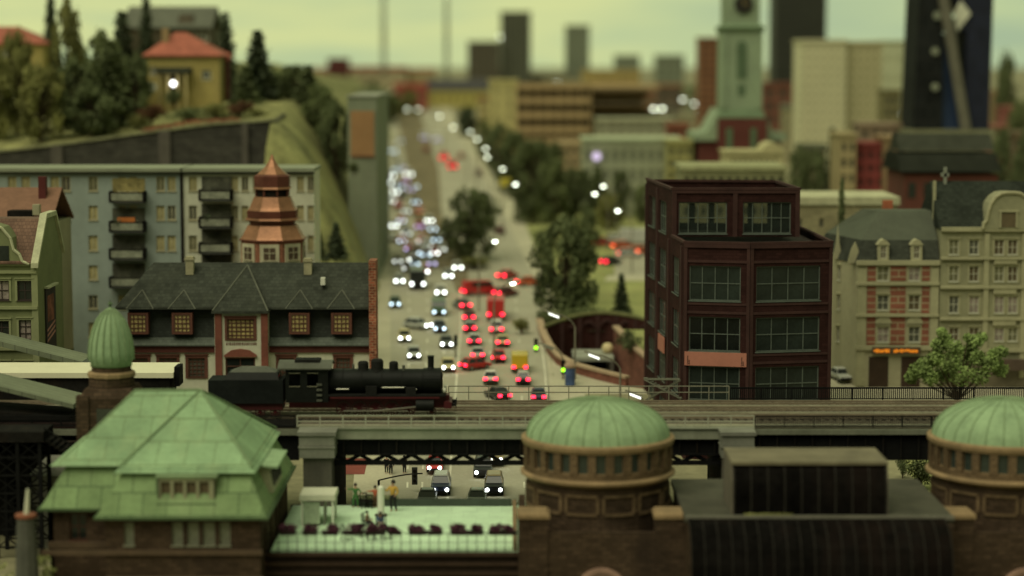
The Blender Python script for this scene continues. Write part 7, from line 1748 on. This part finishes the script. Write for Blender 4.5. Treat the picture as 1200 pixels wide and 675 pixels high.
# near side of the viaduct
for kind, colr, px, py, lab, rp in (('hatch', 'red', 510, 553, 'red hatchback with headlights on under the lattice girder', None), ('suv', 'navy', 517, 577, 'dark blue off roader with headlights on beside the white lane mark', 'silver'), ('suv', 'black', 566, 557, 'black car just emerging from under the girder', None),
        ('suv', 'black', 579, 577, 'black off roader with a tan roof leading the outer lane', 'tan'), ('hatch', 'tan', 581, 543, 'beige car almost hidden by the black girder', None)):
    car(kind, colr, lab, road_z(G(px, py, lo=195)), 0, group='cars coming out under the viaduct', roofp=rp)
for kind, colr, px, py, lab in (('sedan', 'grey', 501, 590, 'grey car roof showing behind the terrace edge'), ('sedan', 'silver', 559, 590, 'pale car with glassy roof peeping over the mint terrace')):
    car(kind, colr, lab, road_z(G(px, py, lo=195)), math.pi, front=False, rlit=False, group='cars coming out under the viaduct')
N_ = [('hatch', 'taxi beige', 474, 400, 'cream car nearest the tavern kerb with both headlights on', 'taxi', 0), ('sedan', 'silver', 485, 420, 'silver pink car with round headlights by the locomotive chimney', None, 0), ('sedan', 'taxi beige', 525, 434, 'cream taxi closest to the railway in the oncoming traffic', 'taxi', 0),
      ('sedan', 'grey', 523, 407, 'dark grey car right behind the cream taxi', None, 0), ('sedan', 'navy', 515, 389, 'dark blue car two places behind the cream taxi', None, 0), ('hatch', 'green', 463, 360, 'green car alone at the kerb with two pale headlights', None, 0),
      ('hatch', 'silver', 489, 386, 'silver car turning across the oncoming lanes', None, .9), ('van', 'green', 514, 369, 'dark green van with wide bluish headlights', None, 0), ('sedan', 'white', 516, 346, 'white car behind the dark green van', None, 0), ('truck', 'black', 489, 337, 'dark lorry with pale green headlights at the head of the jam', None, 0),
      ('hatch', 'silver', 468, 333, 'silver car beside the dark lorry at the kerb', None, 0), ('sedan', 'white', 536, 317, 'white car by the lone reservation tree', None, 0), ('hatch', 'silver', 525, 327, 'silver car between the white cars near the reservation', None, 0), ('sedan', 'navy', 486, 313, 'blue lamp car right behind the dark lorry', None, 0)]
for kind, colr, px, py, lab, nm, r_ in N_: car(kind, colr, lab, road_z(G(px, py)), SL + r_, group=OG, name=nm, lamp=HEADB if colr in ('green', 'navy') else None)
FC = [(461, 180), (465, 190), (464, 202), (455, 217), (475, 216), (472, 233), (459, 239), (487, 240), (476, 251), (492, 253), (462, 268), (491, 269), (476, 277), (461, 283), (507, 272), (494, 286), (511, 285), (520, 280), (480, 295), (517, 296), (509, 300), (499, 302), (466, 310), (470, 262), (484, 308), (506, 313), (469, 168), (479, 207), (486, 222), (498, 258), (468, 222), (463, 228), (481, 225), (467, 245), (503, 262), (471, 286), (500, 292), (487, 300), (458, 209), (470, 200), (477, 318), (497, 322)]
FCN = ['silver', 'white', 'silver', 'navy', 'red', 'black', 'silver', 'grey', 'white', 'orange red', 'silver', 'red', 'grey', 'white', 'tan', 'orange red', 'navy', 'silver', 'orange red', 'white', 'red', 'black', 'tan', 'orange red', 'brown', 'silver', 'grey', 'white', 'taxi beige', 'taxi beige', 'navy', 'silver', 'tan', 'red', 'white', 'orange red', 'silver', 'dark red', 'grey', 'white', 'brown', 'red']
order = sorted(range(len(FC)), key=lambda i: -FC[i][1])
seen = {}
ORD = ['first', 'second', 'third', 'fourth', 'fifth', 'sixth', 'seventh', 'eighth', 'ninth', 'tenth']
for i in order:
    px, py = FC[i]; c = FCN[i]; p = G(px, py); fr = (p.x - XL(p.y)) / max(.1, XM(p.y) - XL(p.y)); ln = 'kerb lane' if fr < .36 else ('middle lane' if fr < .7 else 'lane by the reservation')
    k = (c, ln); seen[k] = seen.get(k, 0) + 1
    lab = f'{c} car, headlights on, {ln}, {ORD[seen[k] - 1]} {c} past the lorry'
    r = i % 7; car('hatch' if i % 3 else 'suv', c, lab, road_z(p), SL, group=OG, lit=not (py < 300 and i % 4 == 1), lamp=HEADV if r == 4 else (HEADB if r in (0, 2) else (HEADM if r in (1, 5) else HEAD)))
for px, py, c, lab in ((497, 164, 'silver', 'far silver car with violet lamps at the boulevard bend'), (512, 166, 'white', 'far white car with violet lamps next to the red signals')): car('van', c, lab, road_z(G(px, py)), .05, group=OG, lamp=HEADV)
M_ = [('sedan', 'dark red', 551, 389, 'dark red car with glowing tail lights behind the red van', None, 0, 'silver'), ('sedan', 'grey', 556, 404, 'grey car with bright tail lights in the inner lane', None, 0, 'white'), ('sedan', 'silver', 560, 420, 'silver car with bright tail lights just ahead of the red hatchback', None, 0, None),
      ('hatch', 'red', 557, 433, 'red hatchback slewing across the inner lane with tail lights on', None, -.9, None), ('sedan', 'white', 575, 449, 'white car with dark rear and tail lights nearest the railing', None, 0, None), ('hatch', 'black', 613, 450, 'black car with pale roof behind the yellow lorry', None, 0, 'silver'),
      ('van', 'yellow', 609, 434, 'yellow van with a cream roof and tail lights', None, 0, None), ('sedan', 'red', 584, 423, 'red car with pink tail lights in the middle lane', None, 0, None), ('sedan', 'taxi beige', 589, 405, 'beige taxi ahead of the red middle lane car', 'taxi', 0, None),
      ('suv', 'white', 582, 390, 'white car with pinkish tail lights behind the fire engine', None, 0, None), ('truck', 'red', 581, 373, 'tall red fire engine among the departing cars', 'fire_engine', 0, None), ('sedan', 'grey', 541, 362, 'grey car with one bright tail light in the inner lane', None, .3, None),
      ('sedan', 'dark red', 550, 376, 'dark maroon car ahead of the dark red car', None, 0, None), ('van', 'red', 562, 346, 'long red van turning across the junction', 'van', -1.2, None), ('hatch', 'dark red', 593, 348, 'dark red car waiting past the red lorry', None, -.8, None), ('sedan', 'red', 595, 327, 'red car with bright tail lights near the bokeh lamp', None, -.5, None),
      ('sedan', 'orange red', 622, 335, 'orange red car entering the side street', None, -1.3, None), ('sedan', 'navy', 631, 470, 'dark blue car with red tail light half hidden by the railing', None, 0, None), ('sedan', 'black', 583, 468, 'black car behind the thin grey railing', None, .4, None)]
for kind, colr, px, py, lab, nm, r_, rp in M_: 
    far_ = kind != 'bus'
    car(kind, colr, lab, road_z(G(px, py)), math.pi + r_ + .0 if True else 0, front=False, group=RG, name=nm, roofp=rp or None)
for px, py, c, lab in ((500, 178, 'red', 'far red car climbing beside the reservation trees'), (520, 188, 'red', 'bright red far car at the middle of the climbing carriageway'), (530, 198, 'red', 'red far van like car below the bright red one'), (540, 186, 'orange red', 'orange far car on the outer climbing lane'), (561, 206, 'dark red', 'maroon far car near the lamp row'), (586, 274, 'dark red', 'maroon car on the climbing lanes behind the reservation tree')):
    car('van' if py in (198, 188) else 'hatch', c, lab, road_z(G(px, py)), math.pi + .06, front=False, group=RG, rlit=py in (198, 188))
for px, py, c, lab, rr_, on in ((706, 289, 'red', 'red car with a huge tail light glow on the side street', 1.9, 1), (692, 308, 'black', 'black car with a tail light on the side street verge', 2.2, 1), (716, 311, 'black', 'dark car second on the side street with tail lights', 2.4, 1), (731, 293, 'orange red', 'orange red car on the side street by the warehouse', 1.7, 1), (738, 302, 'silver', 'silver car next to the warehouse corner', 1.5, 1), (750, 299, 'orange red', 'glowing orange car touching the warehouse edge', 2.6, 1), (723, 284, 'white', 'white car behind the glowing side street cars', 1.6, 0)):
    car('hatch', c, lab, road_z(G(px, py)) + Vector((0, 0, .03)), rr_, front=False, group='cars on the side street', rlit=bool(on), rear=ORNG if 'orange' in c else TAIL)
p = G(748, 290); t = car('bus', 'silver', 'grey green coach with rounded roof beside the warehouse', road_z(p) + Vector((1, 4, .03)), 1.45, front=False, rlit=False, group='cars on the side street')
for px, py, c, lab in ((985, 446, 'silver', 'pale car parked in the lane between warehouse and corner house'), (1160, 436, 'white', 'white van parked behind the spreading tree'), (1180, 440, 'grey', 'grey van parked under the dark brown awning')):
    car('van' if px > 1000 else 'sedan', c, lab, road_z(G(px, py)) + Vector((0, 0, .02)), 1.5 if px > 1000 else .2, front=False, rlit=False, group='vehicles parked by the townhouses')

# ------------------------------------------------------------------ street lamps, signals
LAMP = emit('street_lamp_glow', (.92, 1.0, .80), 9); LAMPF = emit('far_lamp_glow', (.92, 1.0, .74), 7)
POLE = mat('lamp_pole_grey', (.20, .19, .14), .6)
def lamp_post(lab, px, py, h=9.0, side=1, Y=None, r=.36, group='street lamps along the boulevard', m=None):
    """lamp whose lit head shows at (px, py)"""
    p = G(px, py, h) if Y is None else W(px, py, Y)
    base = gz(p.y) if p.x > -60 or p.y > 500 else p.z - h
    if Y is not None: h = p.z - base
    t = thing('street_lamp', lab, 'street lamp', (p.x + side * 2.4, p.y, base), group)
    o = MB(); x = side * 2.4
    mb = MB(); mb.tube((0, 0, 0), (0, 0, h * .72), .13, .1, 8); o = mb.build('pole', POLE); o.parent = t
    pts = [(-x * (1 - math.cos(u)) * 1.0 if False else -x * math.sin(u) * .0 - x * (1 - math.cos(u)), 0, h * .72 + (h * .28 + .1) * math.sin(u)) for u in [k * math.pi / 16 for k in range(9)]]
    mb = MB(); mb.path(pts, .08, 6); o = mb.build('arm', POLE); o.parent = t
    mb = MB(); mb.hull([(-x - .75, -.22, h + .06), (-x + .75, -.22, h + .14), (-x + .75, .22, h + .14), (-x - .75, .22, h + .06)], [(-x - .6, -.15, h + .22), (-x + .7, -.15, h + .3), (-x + .7, .15, h + .3), (-x - .6, .15, h + .22)]); hd = mb.build('lamp_head', POLE); hd.parent = t
    mb = MB(); mb.tube((-x, 0, h - r * .62), (-x, 0, h + .05), r * .75, r, 14); gl = mb.build('lamp_glass', m or LAMPF); gl.parent = hd
    return t
def arm_lamp(lab, px, py, pole_px, Y, foot=None, lit=True):
    p = W(px, py, Y); b = W(pole_px, py, Y); z0_ = gz(Y) if foot is None else foot; hz = p.z
    t = thing('street_lamp', lab, 'street lamp', (b.x, Y, z0_), 'tall curved street lamps by the underpass')
    mb = MB(); mb.tube((b.x, Y, z0_), (b.x, Y, hz - 1.6), .14, .1, 8); mb.build('pole', POLE, t)
    n = 8; d = p.x - b.x; pts = [(b.x + d * (k / n) ** 1.0, Y - 1.0 * (k / n), hz - 1.6 + 1.75 * math.sin(math.pi / 2 * (k / n) ** .75)) for k in range(n + 1)]
    mb = MB(); mb.path(pts, .09, 6); mb.build('arm', POLE, t)
    e_ = pts[-1]; s_ = 1 if d < 0 else -1
    mb = MB(); mb.hull([(e_[0] - s_ * 1.1, e_[1] - .25, e_[2] + .35), (e_[0] + s_ * .9, e_[1] - .25, e_[2] - .35), (e_[0] + s_ * .9, e_[1] + .25, e_[2] - .35), (e_[0] - s_ * 1.1, e_[1] + .25, e_[2] + .35)], [(e_[0] - s_ * 1.0, e_[1] - .15, e_[2] + .55), (e_[0] + s_ * .9, e_[1] - .15, e_[2] - .15), (e_[0] + s_ * .9, e_[1] + .15, e_[2] - .15), (e_[0] - s_ * 1.0, e_[1] + .15, e_[2] + .55)]); hd = mb.build('lamp_head', POLE, t)
    mb = MB(); mb.hull([(e_[0] - s_ * .55, e_[1] - .3, e_[2] - .05), (e_[0] + s_ * .7, e_[1] - .3, e_[2] - .55), (e_[0] + s_ * .7, e_[1] + .2, e_[2] - .55), (e_[0] - s_ * .55, e_[1] + .2, e_[2] - .05)], [(e_[0] - s_ * .55, e_[1] - .27, e_[2] + .2), (e_[0] + s_ * .7, e_[1] - .27, e_[2] - .3), (e_[0] + s_ * .7, e_[1] + .2, e_[2] - .3), (e_[0] - s_ * .55, e_[1] + .2, e_[2] + .2)])
    mb.build('lamp_glass', emit('near_lamp_glow', (.95, 1.0, .85), 2.0) if lit else POLE, hd)
arm_lamp('tall curved street lamp with lit head in front of the big bushy tree', 648, 368, 674, 262)
arm_lamp('lit curved street lamp leaning over the tunnel mouth', 695, 416, 727, 250, 2.9)
arm_lamp('low lit lamp right above the railing near the warehouse foot', 743, 462, 757, 240, 1.9)
arm_lamp('unlit curved lamp on the kerb above the underpass', 641, 406, 660, 264, lit=False)
LM = [(604, 216, -1, 'nearest lamp of the row before the tree belt'), (589, 198, -1, 'second lamp of the row before the tree belt'), (571, 184, -1, 'dimmer lamp paired with the brightest one in the row'), (569, 174, 1, 'brightest lamp in the row before the tree belt'), (559, 163, -1, 'lamp just above the brightest one'), (551, 154, 1, 'faint lamp where the row bends'), (531, 149, -1, 'lamp standing before the yellow terrace'), (515, 136, -1, 'lamp at the west end of the yellow terrace'),
      (490, 128, -1, 'far lamp over the boulevard end'), (477, 128, 1, 'farthest west lamp over the boulevard end'), (697, 227, 1, 'bright lamp in front of the classical block'), (707, 218, 1, 'dimmer lamp behind the bright one at the classical block'), (724, 247, 1, 'lamp near the olive tree beside the side street'), (580, 283, -1, 'lit lamp in front of the lone reservation tree'), (601, 332, -1, 'lit lamp over the junction with the side street')]
for px, py, s_, lab in LM: lamp_post('street lamp, ' + lab, px, py, 10.5 if py > 200 else 10, s_, m=LAMP if py > 200 else None)
for px, py, Y, lab in ((766, 127, 600, 'west one of the twin bright lamps beside the parking garage'), (776, 127, 602, 'east one of the twin bright lamps beside the parking garage'), (800, 116, 640, 'faint lamp before the broad grey tower'), (814, 121, 655, 'dimmest lamp before the brown tower'), (812, 132, 600, 'lamp close to the church roof'), (1058, 133, 520, 'lamp between the cream slab and the navy tower'), (1172, 88, 600, 'lamp on the skyline east of the navy tower'), (1180, 137, 540, 'lamp among the far red houses'), (925, 105, 640, 'lamp before the orange red block behind the church'), (653, 97, 620, 'faint lamp on the top deck of the parking garage'), (586, 43, 930, 'faint lamp high against the tallest dark tower'), (1175, 165, 430, 'low lamp at the east edge below the far houses')):
    lamp_post('street lamp, ' + lab, px, py, Y=Y, r=.62, side=1, group='lamps in the far town', m=LAMPF if 'twin' in lab else emit('faint_lamp_glow', (.92, 1.0, .8), 4.5))
p = W(203, 98, 359); t = thing('porch_lamp', 'bright white lamp at the ochre villa door', 'lamp', p)
mb = MB(); mb.lathe([(.03, -.5), (.42, -.25), (.5, 0), (.42, .25), (.03, .5)], 14); o = mb.build('globe', emit('porch_glow', (1, 1, .95), 5)); o.parent = t
mb = MB(); mb.tube((0, 0, -4), (0, 0, -.48), .08); o = mb.build('post', BLACKG); o.parent = t
GREENL = emit('signal_green', (.35, 1.0, .02), 3.0)
def signal(lab, px, py, Y, h):
    p = W(px, py, Y); z0_ = gz(Y); t = thing('traffic_light', lab, 'traffic light', (p.x, Y, z0_), 'traffic lights')
    mb = MB(); mb.tube((p.x, Y, z0_ - 1), (p.x, Y, p.z + .9), .09); mb.build('post', BLACKG, t)
    mb = MB(); mb.box(p.x - .25, p.x + .25, Y - .35, Y - .1, p.z - .5, p.z + 1.2); hd = mb.build('signal_head', BLACK, t)
    mb = MB(); mb.tube((p.x, Y - .45, p.z), (p.x, Y - .351, p.z), .24, None, 12); mb.build('green_lamp', GREENL, hd)
    for k in (.42, .84):
        mb = MB(); mb.tube((p.x, Y - .4, p.z + k), (p.x, Y - .351, p.z + k), .16, None, 10); mb.build('unlit_lamp', BLACKG, hd)
signal('slim traffic light showing green beside the underpass parapet', 660, 433, 262, 4); signal('traffic light showing green at the bend of the parapet', 628, 407, 280, 4)
p = W(534, 398, 276); t = thing('traffic_light', 'dark traffic light standing between the two carriageways', 'traffic light', (p.x, 276, gz(276)), 'traffic lights')
mb = MB(); mb.tube((p.x, 276, gz(276)), (p.x, 276, p.z + .5), .08); mb.build('post', BLACKG, t)
mb = MB(); mb.box(p.x - .22, p.x + .22, 275.8, 276.2, p.z - .8, p.z + .6); hd = mb.build('signal_head', BLACK, t)
for k in (-.5, -.1, .3):
    mb = MB(); mb.tube((p.x, 275.75, p.z + k), (p.x, 275.799, p.z + k), .14, None, 10); mb.build('unlit_lamp', BLACKG, hd)
# signal on a mast arm near the viaduct
Y = 213; b = W(444, 590, Y); e_ = W(486, 556, Y)
t = thing('traffic_light', 'traffic light hanging from a long curved arm over the road', 'traffic light', (b.x, Y, 0), 'traffic lights')
mb = MB(); mb.tube((b.x, Y, 0), (b.x, Y, e_.z - .6), .12); mb.build('post', BLACKG, t)
mb = MB(); mb.path([(b.x + (e_.x + .8 - b.x) * k / 8, Y, e_.z - .6 + .7 * math.sin(math.pi / 2 * k / 8)) for k in range(9)], .08); mb.build('arm', BLACKG, t)
mb = MB(); mb.box(e_.x - .28, e_.x + .28, Y - .3, Y + .1, e_.z - 1.0, e_.z + .75); hd = mb.build('signal_head', mat('signal_back', (.06, .06, .05), .6), t)
for k in (-.6, -.1, .4):
    mb = MB(); mb.tube((e_.x, Y - .36, e_.z + k), (e_.x, Y - .301, e_.z + k), .17, None, 10); mb.build('unlit_lamp', BLACKG, hd)
t = thing('traffic_sign', 'yellow sign on a post at the start of the tree belt', 'sign', G(592, 232)); mb = MB(); mb.tube((0, 0, 0), (0, 0, 4), .08); o = mb.build('post', POLE); o.parent = t
mb = MB(); mb.box(-1.2, 1.2, -.12, -.06, 2.6, 4.4); o = mb.build('sign_board', mat('sign_yellow', (.5, .42, .05), .6)); o.parent = t
t = thing('advert_pillar', 'blue and tan advertising pillar on the pavement beside the underpass', 'pillar', W(668, 452, 259)); zz = gz(259); t.location.z = zz
mb = MB(); mb.lathe([(.62, 0), (.62, 2.2)], 14); o = mb.build('drum', mat('pillar_blue', (.06, .10, .22), .6, .5, 1.2)); o.parent = t
mb = MB(); mb.lathe([(.7, 2.2), (.75, 2.5), (.5, 2.8), (.1, 3.1)], 14); o = mb.build('cap', TANC); o.parent = t

# ------------------------------------------------------------------ people
SKIN = mat('skin', (.42, .25, .16), .6, .05)
def person(lab, x, y, z, rz, h, joints, jacket, trousers, hair=None, hold=None):
    """joints: dict of body landmarks in units of standing height, x across, y depth, z up"""
    t = thing('person', lab, 'person', (x, y, z), None, rz); J = {k: Vector(v) * h for k, v in joints.items()}
    def skin(name, chains, rad, m, parent, root):
        vs, es, rs, idx = [], [], [], {}
        def vid(k):
            if k not in idx: idx[k] = len(vs); vs.append(J[k] if isinstance(k, str) else Vector(k)); rs.append(rad[k] if isinstance(k, str) else .004 * h)
            return idx[k]
        for c in chains:
            for a, b in zip(c, c[1:]): es.append((vid(a), vid(b)))
        me = bpy.data.meshes.new(name); me.from_pydata([tuple(v) for v in vs], es, []); o = bpy.data.objects.new(name, me); col.objects.link(o); o.parent = parent
        me.materials.append(m); s_ = o.modifiers.new('skin', 'SKIN'); s_.use_smooth_shade = True
        if not me.skin_vertices: me.attributes and None
        for i, r_ in enumerate(rs):
            me.skin_vertices[0].data[i].radius = (r_ * h if isinstance(list(idx.keys())[i], str) else .0045 * h,) * 2
        me.skin_vertices[0].data[idx[root]].use_root = True
        sb = o.modifiers.new('sub', 'SUBSURF'); sb.levels = 1; sb.render_levels = 1
        return o
    Rb = {'pelvis': .075, 'waist': .068, 'chest': .085, 'neck': .032, 'chin': .045, 'head': .058, 'crown': .045, 'shl': .04, 'shr': .04, 'ell': .028, 'elr': .028, 'wrl': .019, 'wrr': .019, 'hpl': .06, 'hpr': .06, 'knl': .04, 'knr': .04, 'anl': .026, 'anr': .026, 'tol': .02, 'tor': .02, 'pal': .02, 'par': .02}
    chains = [['pelvis', 'waist', 'chest', 'neck', 'chin', 'head', 'crown']]
    for s_ in 'lr':
        wv, ev = J['wr' + s_], J['el' + s_]; d = (wv - ev).normalized(); J['pa' + s_] = wv + d * .035 * h
        chains += [['chest', 'sh' + s_, 'el' + s_, 'wr' + s_, 'pa' + s_], ['pelvis', 'hp' + s_, 'kn' + s_, 'an' + s_, 'to' + s_]]
        sd = d.orthogonal().normalized()
        for k in range(4):
            b_ = J['pa' + s_] + sd * (k - 1.5) * .010 * h; ln = (.034, .04, .042, .03)[k] * h
            chains.append(['pa' + s_, tuple(b_ + d * ln * .5), tuple(b_ + d * ln - sd.cross(d) * .01 * h)])
        chains.append(['wr' + s_, tuple(J['wr' + s_] + sd * .02 * h + d * .02 * h)])
    skin('body', chains, Rb, SKIN, t, 'pelvis')
    Rj = {k: v * 1.18 for k, v in Rb.items()}
    skin('jacket', [['pelvis', 'waist', 'chest'], ['chest', 'shl', 'ell', 'wrl'], ['chest', 'shr', 'elr', 'wrr']], Rj, jacket, t, 'pelvis')
    skin('trousers', [['waist', 'pelvis'], ['pelvis', 'hpl', 'knl', 'anl'], ['pelvis', 'hpr', 'knr', 'anr']], {k: v * 1.25 for k, v in Rb.items()}, trousers, t, 'pelvis')
    mb = MB(); c = (J['head'] + J['crown']) / 2 + Vector((0, .018 * h, .006 * h)); mb.M = Matrix.Translation(c) @ Matrix.Scale(1.12, 4, (0, 0, 1)); n = .072 * h
    mb.lathe([(n * math.cos(u), n * math.sin(u)) for u in [-.5 + 2.05 * k / 7 for k in range(8)]], 16); o = mb.build('hair', hair or mat('dark_hair', (.012, .010, .009), .6), None, True); o.parent = t
    f = J['chin'] * .4 + J['head'] * .6
    for dx in (-.02, .02):
        mb = MB(); mb.box(f.x + (dx - .007) * h, f.x + (dx + .007) * h, f.y - .064 * h, f.y - .052 * h, f.z - .002 * h, f.z + .008 * h); o = mb.build('eye', BLACK); o.parent = t
    mb = MB(); mb.hull([(f.x - .008 * h, f.y - .055 * h, f.z - .02 * h), (f.x + .008 * h, f.y - .055 * h, f.z - .02 * h), (f.x, f.y - .05 * h, f.z + .005 * h)], [(f.x - .006 * h, f.y - .072 * h, f.z - .02 * h), (f.x + .006 * h, f.y - .072 * h, f.z - .02 * h), (f.x, f.y - .056 * h, f.z + .004 * h)]); o = mb.build('nose', SKIN); o.parent = t
    return t
STAND = dict(pelvis=(0, 0, .5), waist=(0, 0, .6), chest=(0, 0, .74), neck=(0, 0, .84), chin=(0, -.01, .88), head=(0, 0, .93), crown=(0, 0, .96), shl=(-.11, 0, .79), shr=(.11, 0, .79), ell=(-.15, .01, .62), elr=(.15, .01, .62), wrl=(-.16, -.05, .49), wrr=(.16, -.05, .49), hpl=(-.055, 0, .47), hpr=(.055, 0, .47), knl=(-.06, -.01, .27), knr=(.06, -.01, .27), anl=(-.06, .01, .04), anr=(.06, .01, .04), tol=(-.065, -.08, .02), tor=(.065, -.08, .02))
def pose(**k): d = dict(STAND); d.update(k); return d
CL = {n: mat('cloth_' + n, c, .9, .1, 1.0) for n, c in {'green': (.06, .16, .05), 'yellow': (.50, .30, .06), 'orange': (.45, .11, .06), 'black': (.02, .02, .02), 'blue': (.07, .13, .26), 'pale': (.45, .42, .32), 'brown': (.13, .07, .04)}.items()}
def tz(py): return min((H - zt_) / ((py - 70) / F), 187.6)
y = tz(598); person('person dressed all in green holding both arms out on the terrace', (413.5 - 600) / F * y, y, zt_, .1, 2.15, pose(ell=(-.24, -.02, .77), wrl=(-.36, -.04, .80), elr=(.2, -.02, .68), wrr=(.26, -.12, .62), anl=(-.1, 0, .04), tol=(-.11, -.08, .02), knl=(-.09, -.01, .27), anr=(.1, 0, .04), tor=(.11, -.08, .02), knr=(.09, -.01, .27)), CL['green'], CL['green'])
y = tz(605); person('dark haired person in a yellow jacket leaning towards the white post', (458.5 - 600) / F * y, y, zt_, -.3, 2.75, pose(waist=(-.02, 0, .6), chest=(-.03, -.01, .74), neck=(-.01, -.01, .84), ell=(-.2, -.06, .66), wrl=(-.24, -.16, .74), elr=(.17, -.02, .63), wrr=(.12, -.14, .55), knl=(-.07, -.04, .27), anr=(.09, .06, .04), tor=(.1, -.03, .02)), CL['yellow'], CL['black'])
y = tz(592); person('person in an orange top reaching out behind the white post', (437 - 600) / F * y, y, zt_, .2, 1.95, pose(ell=(-.22, -.04, .76), wrl=(-.36, -.06, .78), elr=(.2, -.05, .7), wrr=(.3, -.1, .72)), CL['orange'], CL['brown'])
SIT = dict(pelvis=(0, 0, .3), waist=(0, 0, .4), chest=(0, -.01, .54), neck=(0, -.01, .64), chin=(0, -.02, .68), head=(0, -.01, .73), crown=(0, -.01, .76), shl=(-.11, 0, .59), shr=(.11, 0, .59), ell=(-.15, -.05, .44), elr=(.15, -.05, .44), wrl=(-.1, -.2, .42), wrr=(.1, -.2, .42), hpl=(-.055, -.02, .29), hpr=(.055, -.02, .29), knl=(-.07, -.24, .3), knr=(.07, -.24, .3), anl=(-.07, -.24, .05), anr=(.07, -.24, .05), tol=(-.075, -.32, .025), tor=(.075, -.32, .025))
def seat(y, x, rz): wire_chair(600 + x * F / y, 70 + (H - zt_) / y * F, rz, 'dark wire chair under the blue topped seated person' if rz < 1 else 'dark wire chair under the brown clad seated person')
y = tz(628); xq = (443 - 600) / F * y; person('person in a pale blue top seated on a wire chair behind the railing', xq, y, zt_, .2, 1.95, SIT, CL['blue'], CL['pale'])
wire_chair(443, 627.5, .2, 'dark wire chair under the seated person in pale blue')
y = tz(626); xq = (427 - 600) / F * y; person('person in brown seated at the wire table behind the railing', xq, y, zt_, 1.3, 1.9, SIT, CL['brown'], CL['black'])
wire_chair(426.5, 625.5, 1.3, 'dark wire chair under the seated person in brown')
for px, py, c, lab in ((453, 556, 'black', 'dark clad pedestrian on the far pavement under the girder'), (458, 557, 'black', 'second dark clad pedestrian close beside the first under the girder'), (474, 556, 'brown', 'pedestrian in brown standing apart near the mast arm')):
    p = G(px, py, lo=195); person(lab, p.x, p.y, gz(p.y) + .02, rnd.uniform(-.5, .5), 1.9, STAND, CL[c], CL['black'])
